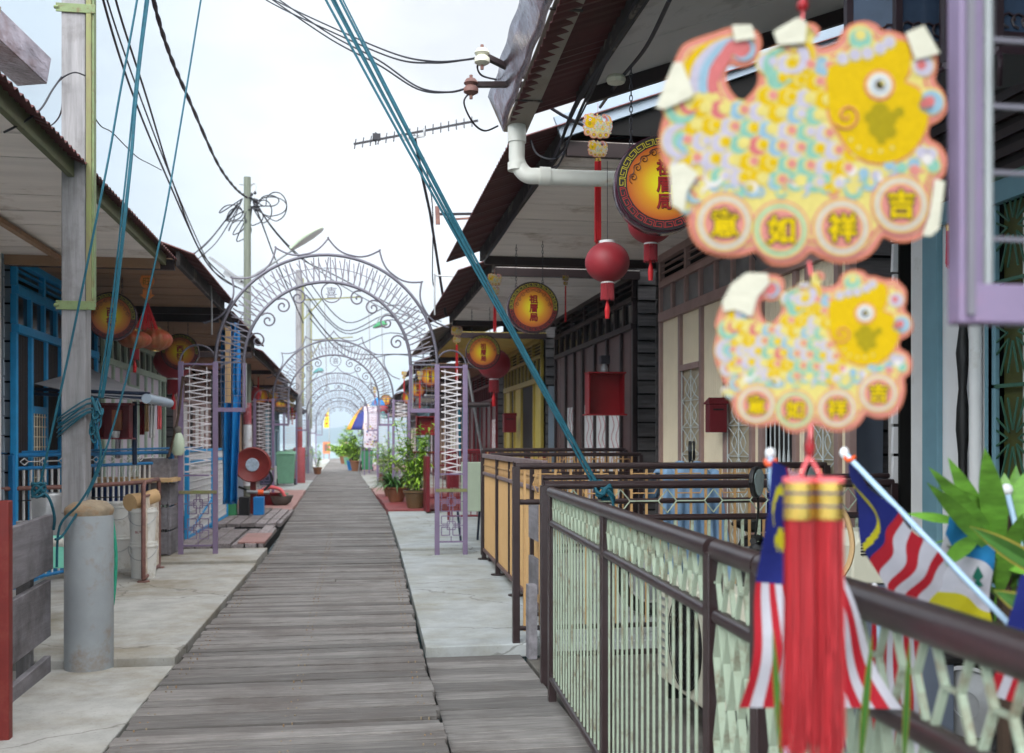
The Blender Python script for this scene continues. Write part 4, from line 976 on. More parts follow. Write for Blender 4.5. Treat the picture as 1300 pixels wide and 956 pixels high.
for p, q, e, lab in ((ins[0], AZ(634, 90, 6.3), 1, 'iron bracket arm with a white china insulator on the near gutter'), (ins[1], AZ(634, 104, 6.3), 0, 'brown iron bracket arm below the white insulator')):
    b = thing('insulator_bracket', lab, 'bracket', q)
    MB().bar(p + V((0, 0, .012)), q + V((.3, 0, -.08 * e)), .035, .03).build('arm', 'brown2', b)
    mb = MB(); mb.lathe(p + V((0, 0, -.05)), [(.02, 0), (.045, .015), (.045, .04), (.03, .055), (.045, .07), (.03, .095), (.012, .1)], 14); mb.build('insulator', 'cream' if e else 'rustf', b, smooth=True)
    MB().tube([p + V((0, 0, -.075)), p + V((0, 0, .07))], .01, 6).build('bolt', 'rustf', b)
cab([ins[0] + V((0, 0, -.02)), AZ(606, 85, 6.1), AZ(612, 96, 6.2), AZ(630, 101, 6.4)], .006, 'short black tail wire below the white insulator')
cab([ins[1] + V((0, 0, -.03)), AZ(589, 130, 6.2), AZ(600, 155, 6.3), AZ(615, 166, 6.4), AZ(632, 160, 6.5)], .006, 'black wire looping from the lower bracket under the gutter')
# wires along the right fascia
for i in range(6):
    o = rnd(-.03, .03)
    cab([(1.42 + o, 2.5, 3.62 + o), (1.41 + o, 4.5, 3.58 - o), (1.42 - o, 6.2, 3.52 + o), (1.40 + rnd(-.05, .03), 6.9, 3.38 + rnd(-.1, .05)), (1.43 + o, 7.6, 3.42), (1.46, 9.4, 3.44 + o), (1.48, 11.4, 3.42)], rnd(.005, .009), ['lowest', 'thin', 'thick', 'sagging', 'straight', 'topmost'][i] + ' black wire in the bunch along the near right fascia board')
cab([AZ(674, 178, 7.1), AZ(682, 196, 7.1), AZ(703, 202, 7.1), AZ(720, 190, 7.2), AZ(741, 180, 7.3), AZ(800, 174, 7.4)], .008, 'black wire looping behind the white downpipe')
cab([AZ(683, 126, 6.8), AZ(712, 145, 6.9), AZ(740, 159, 7.0)], .011, 'black wire crossing to the small hanging fish')
cab([AZ(850, 0, 4.6), AZ(820, 60, 5.4), AZ(788, 100, 6.1), AZ(762, 136, 6.9)], .011, 'black cable running diagonally over the grey soffit')
cab([AZ(820, 150, 7.3), AZ(870, 190, 7.6), AZ(960, 330, 7.6)], .006, 'black wire drooping behind the hanging fish')
bx = AZ(782, 101, 6.0); MB().lathe(bx, [(.05, -.02), (.06, 0), (.05, .02)], 10).build('junction_box', 'cream', label='small round junction box on the grey soffit', cat='junction box')
# ---------------------------------------------------------------- lamp pole and the poles behind
def round_pole(label, px, Z, ytop, r, mat, sleeve=None, slr=.16, slh=1.0, paint=None, extra=None, base=0.):
    c = AZ(px, 561, Z); f = thing('utility_pole', label, 'pole', (c.x, c.y, 0)); zt = AZ(px, ytop, Z).z
    MB().lathe((c.x, c.y, base), [(r, 0), (r * .92, zt)], 14).build('shaft', mat, f, smooth=True)
    if sleeve: MB().lathe((c.x, c.y, 0), [(slr, 0), (slr, slh), (slr * .9, slh + .03)], 20).build('sleeve', sleeve, f, smooth=True)
    if paint:
        for z0, z1, m in paint: MB().lathe((c.x, c.y, 0), [(r + .004, z0), (r + .004, z1)], 14, caps=False).build('painted_band', m, f, smooth=True)
    return f, c, zt
LP, lc, lz = round_pole('tall lamp pole with a street lamp, red and white painted at eye height', 314, 21.0, 225, .078, 'gpole', paint=((0.5, 1.75, 'bandw'), (1.76, 2.2, 'bandr'))) if m_.setdefault('bandw', M('chipped_white_band', W(196, 200, 204), .6, dirt=W(150, 120, 120), damt=.35, dscale=6)) and m_.setdefault('bandr', M('chipped_red_band', W(146, 66, 74), .6, dirt=W(190, 180, 184), damt=.4, dscale=7)) else None
L3 = lambda px, py, dz=0: AZ(px, py, 21.0 + dz)
MB().tube(cat_rom([L3(318, 352), L3(345, 335), L3(372, 317)], 6), .022, 8).build('lamp_arm', 'pole', LP, smooth=True)
mb = MB(); mb.prism([(0, 0), (.34, .2), (.12, .0)], L3(322, 355), (1, 0, 0), (0, 0, 1), .012); mb.build('gusset', 'pole', LP)
p, q = L3(370, 318), L3(411, 290)
def lamp_head(par, p, q, w=.3, m='lamp'):
    d = (q - p); L = d.length; d = d.normalized(); sd = V((0, 1, 0)) - d * d.y; sd.normalize(); up = sd.cross(d); up = up if up.z > 0 else -up
    mb = MB()
    prof = [(0, .35), (.12, .5), (.35, .85), (.6, 1.), (.85, .85), (.97, .5), (1, .15)]; vs = []; n = 12
    mb2 = MB()
    def fn(u, v):
        k = u * (len(prof) - 1); i = min(int(k), len(prof) - 2); t = k - i; x = prof[i][0] + (prof[i + 1][0] - prof[i][0]) * t; r = prof[i][1] + (prof[i + 1][1] - prof[i][1]) * t
        a = PI * v; return p + d * L * x + sd * w * r * math.cos(a) + up * w * .75 * r * math.sin(a)
    mb.grid(fn, 14, 12); h_ = mb.build('lamp_head', m, par, smooth=True, solid=.004)
    mb2.grid(lambda u, v: fn(u, 0) * (1 - v) + fn(u, 1) * v - up * .03 * math.sin(PI * v) * math.sin(PI * u), 14, 6); mb2.build('lens', 'wiron', par, smooth=True)
m_['lamp'] = M('pale_green_lamp_shell', W(176, 190, 168), .45, var=.06)
lamp_head(LP, p, q)
MB().box(L3(306, 352) - V((.1, .05, .02)), L3(306, 352) + V((.12, .05, .02))).build('arm', 'pole', LP)
LP2 = MB(); a, b = L3(268, 328), L3(308, 358); dd = (b - a); LP2.bar(a, b, .3, .05, up=(0, 0, 1)); LP2.build('solar_panel', 'glass', LP)
MB().bar(L3(285, 345), L3(312, 362), .05, .12).build('lamp_box', 'steel', LP)
mb = MB(); mb.tube([L3(304, 234), L3(311, 235)], .01, 6); mb.tube(cat_rom([L3(318, 236), L3(323, 233), L3(325, 238), L3(322, 244), L3(320, 248)], 4), .012, 6); mb.build('hook', 'steel', LP)
mb = MB()
for k in range(9):
    c = L3(rnd(316, 326), rnd(246, 262), rnd(-.2, .2)); mb.lathe(c, [(.02, 0), (.035, .02), (.02, .06)], 8)
mb.build('cable_clamp', 'cable', LP)
# loose coils of wire round the pole head
for i in range(8):
    cx_, cy_, rx, ry = [(350, 262, 14, 18), (344, 262, 20, 12), (335, 268, 10, 14), (300, 280, 12, 16), (294, 270, 14, 10), (342, 255, 12, 7), (305, 292, 14, 12), (322, 275, 12, 10)][i]
    pts = [L3(320 if i not in (3, 4, 6) else 308, 252)] + [L3(cx_ + rx * math.cos(t), cy_ + ry * math.sin(t), rnd(-.1, .1)) for t in [k * PI / 5 + PI for k in range(9)]] + [L3(320, 262)]
    cab(pts, .012, 'loose wire coil at the lamp pole head, ' + ['large right loop', 'wide right loop', 'inner right loop', 'lower left loop', 'upper left loop', 'small flat right loop', 'lowest left loop', 'tight loop hugging the shaft'][i])
for i, (a, b, c) in enumerate((((302, 258), (270, 300), (232, 335)), ((303, 262), (276, 306), (240, 338)), ((300, 262), (262, 310), (226, 332)))):
    cab([L3(*a), L3(*b), AZ(c[0], c[1], 14)], .011, ['upper', 'middle', 'lower'][i] + ' service wire from the lamp pole head to the left roof')
for i, P in enumerate((((322, 256), (335, 290), (350, 330), (372, 380), (385, 410)), ((324, 256), (350, 295), (385, 330), (430, 352), (520, 400)), ((326, 262), (360, 305), (400, 340), (450, 372), (540, 420)))):
    cab([L3(x, y, k * 2.5) for k, (x, y) in enumerate(P)], .018 if i < 2 else .012, ['steep', 'long upper', 'long lower'][i] + ' cable running from the lamp pole behind the first full arch')
m_['pred'] = M('red_oxide_paint', W(156, 74, 78), .6, dirt=W(120, 60, 60), damt=.3)
P2, c2, z2 = round_pole('weathered grey pole standing in a red cylindrical sleeve', 379.5, 35.0, 343, .115, 'wgrey', 'pred', .21, 1.18, paint=((1.2, 1.9, 'pred'),))
MB().box((c2.x + .1, c2.y - .05, 2.6), (c2.x + .17, c2.y + .03, 7.0)).build('batten', 'strip', P2)
P3, c3, z3 = round_pole('grey pole standing in a grey sleeve beyond the red one', 391.5, 46.0, 378, .115, 'pole', 'pvcg', .2, 1.18)
MB().box((c3.x + .1, c3.y - .04, 2), (c3.x + .16, c3.y + .03, 7.4)).build('batten', 'strip', P3)
for f, c, Z, yy, x1 in ((P2, c2, 35, 381, 458), (P3, c3, 46, 432, 448)):
    a = AZ(383 if f == P2 else 393, yy, Z); b = AZ(x1, yy - 4, Z)
    mb = MB(); mb.bar(a, b, .05, .05); mb.bar(AZ(386 if f == P2 else 394, yy + 24, Z), AZ(408, yy, Z), .04, .04); mb.build('cross_arm', 'strip', f)
for i in range(6):
    x0 = 384 + rnd(0, 10); y0 = 384 + 10 * i
    cab([AZ(x0, y0 - 30, 34), AZ(x0 + 50, y0 + 22 + rnd(-4, 4), 36), AZ(x0 + 110, y0 + rnd(0, 30), 38), AZ(x0 + 170, y0 + 30 + rnd(-10, 10), 34)], .018, ['highest', 'second', 'third', 'fourth', 'fifth', 'lowest'][i] + ' slack cable seen through the first full arch')
for i, (a, b, lab) in enumerate(((412, 494, 'thin light mast among the arches left of the antenna cables'), (468, 495, 'thin mast rising behind the right arch legs'), (484, 500, 'leaning thin mast beside the right arch crown'))):
    cab([AZ(a + 3, 500, 40), AZ(a, 385, 40)], .02, lab, mat='steel')
lf = thing('street_lamp', 'small teal street lamp on a pole seen inside the second arch', 'street lamp', AZ(398, 560, 46))
lamp_head(lf, AZ(398, 474, 45.6), AZ(411, 471, 45.6), .25, 'tealamp') if m_.setdefault('tealamp', M('teal_lamp', W(70, 120, 120), .5)) else None
MB().tube([AZ(392.5, 480, 45.8), AZ(399, 474, 45.6)], .03, 6).build('lamp_arm', 'pole', lf)
lf = thing('street_lamp', 'green street lamp hanging at the right inside the first full arch', 'street lamp', AZ(484, 415, 30))
lamp_head(lf, AZ(474, 417, 30), AZ(492, 412, 30), .2, 'gbin'); MB().tube([AZ(478, 413, 30), AZ(482, 402, 30), AZ(500, 398, 30)], .025, 6).build('lamp_arm', 'pole', lf)
# antenna
A = thing('tv_antenna', 'long thin television aerial on a leaning mast above the right roofs', 'antenna', AZ(562, 400, 14))
Z = 13.0; MB().tube([AZ(526, 172, Z), AZ(534, 215, Z + .5), AZ(546, 270, Z + 1.2), AZ(566, 400, Z + 3)], .02, 8).build('mast', 'cable', A)
MB().bar(AZ(449, 183, Z), AZ(607, 153, Z), .024).build('boom', 'cable', A)
mb = MB()
for k in range(16): p = lerp(AZ(449, 183, Z), AZ(607, 153, Z), (k + .2) / 16); mb.tube([p - V((.01, .1, .09)), p + V((.01, .1, .09))], .008, 5)
mb.tube([AZ(477, 168, Z), AZ(477, 184, Z)], .01, 6); mb.build('director', 'cable', A)
mb = MB(); mb.bar(AZ(511, 171, Z), AZ(511, 178, Z), .03); mb.bar(AZ(511, 177, Z), AZ(539, 172, Z), .03); mb.bar(AZ(539, 172, Z), AZ(538, 163, Z), .03); mb.build('yoke', 'steel', A)
MB().box(AZ(478, 174, Z) - V((.05, .03, .04)), AZ(478, 174, Z) + V((.05, .03, .04))).build('feed_box', 'cable', A)
B = thing('wall_bracket', 'rusty T shaped bracket sticking out from the right eave', 'bracket', AZ(640, 271, 10))
MB().bar(AZ(555, 262, 9.5), AZ(556, 285, 9.5), .04, .02).build('plate', 'rustf', B); MB().bar(AZ(557, 272, 9.5), AZ(642, 271, 10), .022).build('arm', 'cable', B); MB().bar(AZ(568, 279, 9.5), AZ(597, 277, 9.6), .018).build('brace', 'rustf', B)
cab([AZ(538, 200, 13), AZ(549, 262, 13.4), AZ(549, 350, 14), AZ(552, 365, 14)], .008, 'thin grey conduit beside the aerial mast')
cab([AZ(552, 400, 14), AZ(552, 352, 14), AZ(556, 350, 14), AZ(595, 352, 14)], .012, 'bent grey pipe hoop on the corrugated eave', mat='steel')
cab([AZ(178, 358, 11.6), AZ(262, 358, 11.8), AZ(268, 362, 11.8), AZ(269, 425, 11.9)], .01, 'bent grey pipe hoop below the left eave', mat='steel')

# ---------------------------------------------------------------- round drum signs
def drum_sign(chars, label, two):
    f = thing('drum_sign', label, 'round sign', (0, 0, 0), 'round drum signs under the eaves'); R_ = .25
    MB().lathe((0, 0, 0), [(.235, -.075), (R_, -.055), (R_, .05), (.24, .06)], 56, axis='y').build('drum', 'srim', f, smooth=True)
    MB().lathe((0, 0, 0), [(.243, .058), (.243, .066)], 56, axis='y').build('ring', 'sblk', f)
    MB().lathe((0, 0, 0), [(.192, .066), (.192, .069)], 56, axis='y').build('face', 'sface', f)
    mb = MB(); n = 26
    def pt(a, r): return V((r * math.sin(a), -.067, r * math.cos(a)))
    def strip(p, q, w, mi):
        d = (q - p).normalized(); n_ = V((d.z, 0, -d.x)) * w / 2
        mb.add([p - n_, p + n_, q + n_, q - n_], [(0, 1, 2, 3)], mi); 
    for i in range(n):
        a0 = 2 * PI * i / n; da = 2 * PI / n; mi = 0 if math.cos(a0 + da / 2) > -.05 else 1
        P = [(0, .202), (.84, .202), (.84, .229), (.22, .229), (.22, .212), (.55, .212)]
        for (u0, r0), (u1, r1) in zip(P, P[1:]): strip(pt(a0 + da * u0, r0), pt(a0 + da * u1, r1), .0035, mi)
        strip(pt(a0 + da * .84, .229), pt(a0 + da, .229), .0035, mi); strip(pt(a0 + da * 1.0, .229), pt(a0 + da * 1.0, .202), .0035, mi)
    mb.build('key_pattern', ['sky_y', 'skr'], f)
    mb = MB()
    for q in (-1, 1):
        for a0, r0 in ((.35, .16), (.72, .155), (1.08, .155), (1.42, .16)):
            c = pt(q * a0, r0) + V((0, -.002, 0)); mb.tube([c + V((q * (.022 - .018 * k / 14) * math.cos(k * .6), -.003, (.022 - .018 * k / 14) * math.sin(k * .6))) for k in range(15)], .0022, 4)
        mb.tube(cat_rom([pt(q * a, r) + V((0, -.005, 0)) for a, r in ((0, .165), (.18, .178), (.35, .176), (.52, .16), (.72, .175), (.9, .16), (1.08, .176), (1.25, .165), (1.5, .18), (1.62, .165))], 3), .0022, 4)
    mb.tube(cat_rom([(-.03, -.072, .15), (0, -.072, .165), (.03, -.072, .15), (.045, -.072, .16)], 3), .002, 4)
    mb.build('scrollwork', 'sscr', f)
    mb = MB(); n = len(chars); step = .088 if n == 3 else .1; sz = .085 if n == 3 else .1
    for i, ch in enumerate(chars):
        z = (n - 1) / 2 * step - i * step - .01
        put_text(mb, ch, (.003, -.0705, z - .003), sz, .0022, 1, .0006); put_text(mb, ch, (0, -.0735, z), sz, .0022, 0, .001)
    mb.build('lettering', ['schar', 'sblk'], f)
    for x in (-.16, .1):
        mb = MB(); zb = math.sqrt(R_ ** 2 - x * x); z = zb
        mb.tube([(x + .012 * math.cos(t), 0, zb + .01 + .012 * math.sin(t)) for t in [k * PI / 5 for k in range(10)]], .0025, 5, closed=True)
        z = zb + .03
        for k in range(14):
            a = (k % 2) * PI / 2; mb.tube([(x + .008 * math.cos(t) * math.cos(a), .008 * math.cos(t) * math.sin(a), z + .018 * math.sin(t)) for t in [j * PI / 4 for j in range(8)]], .0028, 4, closed=True); z += .029
        mb.build('chain', 'cable', f)
    return f
m3 = drum_sign('祖厝局', 'largest round yellow sign of the right row, half hidden behind the big fish', 0)
m2s = drum_sign('西衍', 'nearest round yellow sign of the left row, beside the timber pole', 1)
def place_sign(src, px, py, Z, lab, yaw=0, first=False):
    p = AZ(px, py, Z)
    if first: src.location = p; src.rotation_euler = (0, 0, yaw); return src
    return copy_tree(src, loc=p, rot=(0, 0, yaw), label=lab)
for px, py, r, lab in ((676, 391, 32.5, 'second round sign of the right row, in full view behind the teal ropes'), (613, 447, 22, 'third round sign of the right row, crossed by the teal ropes'), (546, 478, 14.5, 'fourth round sign of the right row, behind the right arch leg'), (530, 494, 11.5, 'fifth round sign of the right row, left of the lilac arch leg'),
                       (519, 505, 9.5, 'sixth round sign of the right row, low between arch legs'), (490, 508, 7.5, 'seventh round sign of the right row above the poster column'), (495, 519, 5.5, 'smallest round sign at the far end of the right row')):
    place_sign(m3, px, py, 325 / r, lab, -.05)
place_sign(m3, 840, 236, 325 / 61, '', -.12, True)
for px, py, r, lab in ((229, 447, 23, 'second round sign of the left row above the left arch leg'), (308, 489, 13.5, 'third round sign of the left row, right of the blue tarpaulin'), (330, 503, 12, 'fourth round sign of the left row, right of the lamp pole'), (345, 502, 10.5, 'fifth round sign of the left row, behind the second left arch leg'), (357, 512, 8.5, 'sixth round sign of the left row'), (370, 526, 7.5, 'last round sign of the left row, close to the red-based pole')):
    place_sign(m2s, px, py, 325 / r, lab, .08)
place_sign(m2s, 142, 402, 325 / 30.5, '', .12, True)

# ---------------------------------------------------------------- lanterns
def round_lantern(name, label, px, py, Z, r, mat='lantern', lobes=0, tas=True, sq=.92, cord=.25):
    c = AZ(px, py, Z); f = thing(name, label, 'lantern', c)
    prof = [(r * max(.28, math.sin(PI * k / 16)), -r * sq * math.cos(PI * k / 16)) for k in range(1, 16)]
    if not lobes: prof = [(a + (.0012 if i % 1 == 0 else 0), b) for i, (a, b) in enumerate([(r * max(.3, math.sin(PI * k / 60)) * (1 + .008 * (k % 2)), -r * sq * math.cos(PI * k / 60)) for k in range(4, 57)])]
    MB().lathe(c, prof, 48, lobes=lobes, lob=.13).build('shade', mat, f, smooth=True)
    MB().lathe(c, [(r * .36, r * sq * .93), (r * .36, r * sq * 1.06)], 20).build('top_cap', 'white' if not lobes else 'gold', f)
    MB().lathe(c, [(r * .3, -r * sq * 1.06), (r * .3, -r * sq * .93)], 20).build('bottom_cap', 'white' if not lobes else 'gold', f)
    MB().tube([c + V((0, 0, r * sq)), c + V((0, 0, r * sq + cord))], .002, 5).build('cord', 'cable', f)
    if tas:
        mb = MB()
        for k in range(26):
            t = 2 * PI * k / 26; a = c + V((r * .28 * math.cos(t), r * .28 * math.sin(t), -r * sq * 1.05)); mb.tube([a, a + V((0, 0, -r * .75 * rnd(.92, 1.05)))], r * .035, 4)
        mb.build('fringe', 'lantern', f)
        mb = MB(); z = -r * sq * 1.05 - r * .6; mb.lathe(c, [(r * .1, z - r * 1.0), (r * .13, z - r * .6), (r * .05, z - r * .2), (r * .05, z)], 10, lobes=10, lob=.2); mb.build('tassel', 'tassel', f)
round_lantern('paper_lantern', 'round red lantern hanging alone left of the largest drum sign', 771, 333, 6.3, .135, cord=.5)
round_lantern('paper_lantern', 'red lantern tucked under the largest drum sign', 826, 283, 5.7, .125, cord=.4)
round_lantern('paper_lantern', 'red lantern behind the third round sign of the right row', 627, 462, 15.5, .25, cord=.3)
round_lantern('paper_lantern', 'red lantern behind the second round sign of the left row', 220, 459, 14.8, .27, cord=.3)
round_lantern('pumpkin_lantern', 'orange and gold ribbed lantern directly under the nearest left sign', 171, 431, 11.2, .16, 'glant', 14, True, .62)
round_lantern('pumpkin_lantern', 'orange and gold ribbed lantern right of its twin, behind a red tassel', 197, 431, 11.6, .17, 'glant', 14, False, .75)
round_lantern('paper_lantern', 'small red lantern by the poster column far down the right row', 486, 521, 42, .25, tas=False)
round_lantern('paper_lantern', 'small red lantern beyond the third left sign', 322, 500, 26, .2, tas=False)

# carved dark hanging lanterns at the top right
def palace_lantern(label, c, sc_=1.):
    f = thing('palace_lantern', label, 'lantern', c); r = .17 * sc_
    for z, w, hh in ((.52, 1.25, .05), (.44, 1.05, .03), (0, 1.0, .03), (-.06, 1.1, .04), (.3, 1.02, .02)):
        MB().lathe(c, [(r * w, z * sc_), (r * w * .95, (z + hh) * sc_)], 6).build('frame_ring', 'cwood', f)
    for k in range(6):
        t = 2 * PI * k / 6; t2 = 2 * PI * (k + 1) / 6
        a = c + V((r * math.cos(t), r * math.sin(t), 0)); b = c + V((r * math.cos(t2), r * math.sin(t2), 0))
        MB().bar(a + V((0, 0, -.03)), a + V((0, 0, .5 * sc_)), .022 * sc_).build('post', 'cwood', f)
        MB().add([a * .97 + c * .03, b * .97 + c * .03, b * .97 + c * .03 + V((0, 0, .44 * sc_)), a * .97 + c * .03 + V((0, 0, .44 * sc_))], [(0, 1, 2, 3)]).build('glass_pane', 'pglass', f)
        mb = MB()
        for z in (.36, .05):
            for q in (.2, .4, .6, .8): cc = lerp(a, b, q) + V((0, 0, z * sc_)); d = (b - a).normalized(); mb.tube([cc + d * .02 * math.cos(x) + V((0, 0, .02 * math.sin(x))) for x in [i * PI / 4 for i in range(7)]], .004, 4)
        o = (a - c).normalized(); mb.tube(cat_rom([a + V((0, 0, .5)) * sc_, a + o * .07 * sc_ + V((0, 0, .5)) * sc_, a + o * .1 * sc_ + V((0, 0, .56)) * sc_, a + o * .06 * sc_ + V((0, 0, .6)) * sc_], 4), .011 * sc_, 6)
        mb.tube(cat_rom([a + V((0, 0, -.05)) * sc_, a + o * .06 * sc_ + V((0, 0, -.1)) * sc_, a + o * .02 * sc_ + V((0, 0, -.16)) * sc_], 4), .009 * sc_, 6)
        mb.build('carving', 'cwood', f)
m_['cwood'] = M('carved_dark_wood', W(34, 22, 28), .4, var=.3, scale=20); m_['pglass'] = M('painted_blue_glass', W(46, 58, 76), .15, var=.25, scale=6)
palace_lantern('carved dark hexagonal lantern with blue glass above the big fish', AZ(1140, 80, 3.3), 1.0)
palace_lantern('second carved dark lantern at the top right corner behind the lilac bracket', AZ(1262, 70, 3.0), .9)
f = thing('tassel_ornament', 'small red double tassel hanging in front of the white house wall', 'tassel', AZ(1207, 300, 4))
MB().tube([AZ(1205, 240, 4), AZ(1206, 285, 4)], .0015, 4).build('cord', 'white', f)
for dx in (-3, 3):
    mb = MB()
    for k in range(12): a = AZ(1206 + dx + rnd(-2, 2), 290, 4); mb.tube([a, a + V((rnd(-.005, .005), rnd(-.005, .005), -.16 * rnd(.85, 1)))], .0018, 4)
    mb.build('tassel', 'tassel', f); MB().lathe(AZ(1206 + dx, 290, 4), [(.006, -.01), (.009, .01), (.004, .02)], 8).build('bead', 'gold', f)
# ---------------------------------------------------------------- hanging paper fish
PR = ['ppink', 'pyel', 'pochre', 'plil', 'pblu', 'pgrn', 'prose', 'pwht', 'pcream', 'pdk', 'poran', 'pchar', 'ptape', 'polive']
IX = {k: i for i, k in enumerate(PR)}
KF = 1.0 / 1045   # crop px -> unit width
def F2(p): return V(((p[0] - 560) * KF, 0, (510 - p[1]) * KF))
OUT = [(105, 210), (130, 165), (180, 140), (240, 120), (300, 100), (360, 98), (400, 118), (412, 155), (402, 200), (375, 230), (335, 240), (300, 232), (284, 265), (292, 312), (320, 350), (347, 360), (378, 330), (402, 290), (400, 240), (417, 200), (452, 170), (500, 155), (552, 142), (562, 95), (592, 80), (620, 100), (614, 126), (592, 128), (596, 150), (622, 168), (662, 160), (692, 140), (710, 102), (745, 78), (790, 72), (828, 84), (845, 103), (890, 107), (940, 124), (985, 120), (1020, 150), (1045, 185), (1046, 240), (1040, 285), (1072, 325), (1082, 385), (1056, 425), (1022, 445), (1018, 488), (1058, 515), (1082, 560), (1074, 620), (1045, 650), (1050, 705), (1038, 775), (1008, 830), (960, 858), (900, 862), (852, 845), (828, 880), (795, 915), (740, 936), (680, 938), (622, 916), (588, 900), (555, 930), (500, 950), (440, 942), (392, 902), (340, 915), (270, 918), (202, 895), (162, 850), (146, 790), (140, 722), (100, 680), (76, 620), (58, 580), (45, 520), (50, 460), (62, 410), (48, 370), (66, 300), (88, 250)]
def offs(pts, d):
    n = len(pts); out = []
    for i in range(n):
        a, b = V(pts[i - 1] + (0,)), V(pts[(i + 1) % n] + (0,)); t = (b - a).normalized(); out.append((pts[i][0] + t.y * -d, pts[i][1] + t.x * d))
    return out
def layer(mb, pts2, y, mi, th=.002, smooth=3):
    P = cat_rom([(a, b) for a, b in pts2], smooth, True) if smooth else [V((a, b, 0)) for a, b in pts2]
    q = [F2((p.x, p.y)) for p in P]; n = len(q)
    fr = [v + V((0, -y, 0)) for v in q]; bk = [v + V((0, -y + th, 0)) for v in q]
    mb.add(fr + bk, [tuple(range(n)), tuple(range(2 * n - 1, n - 1, -1))] + [(i, i + n, (i + 1) % n + n, (i + 1) % n) for i in range(n)], IX[mi] if isinstance(mi, str) else mi)
def circ(c, r, n=20, a0=0, a1=2 * PI): return [(c[0] + r * math.cos(a0 + (a1 - a0) * k / n), c[1] + r * math.sin(a0 + (a1 - a0) * k / n)) for k in range(n)]
def cres(c, r, d, ang, n=12):   # crescent: outer arc minus shifted inner arc
    o = [(r * math.cos(t), r * math.sin(t)) for t in [-1.9 + 3.8 * k / n for k in range(n + 1)]]
    i_ = [(-d + r * .78 * math.cos(t), r * .78 * math.sin(t)) for t in [1.7 - 3.4 * k / n for k in range(n + 1)]]
    ca, sa = math.cos(ang), math.sin(ang)
    return [(c[0] + x * ca - y * sa, c[1] + x * sa + y * ca) for x, y in o + i_]
def inside(p, poly):
    r = False; j = len(poly) - 1
    for i in range(len(poly)):
        (xi, yi), (xj, yj) = poly[i], poly[j]
        if (yi > p[1]) != (yj > p[1]) and p[0] < (xj - xi) * (p[1] - yi) / (yj - yi) + xi: r = not r
        j = i
    return r
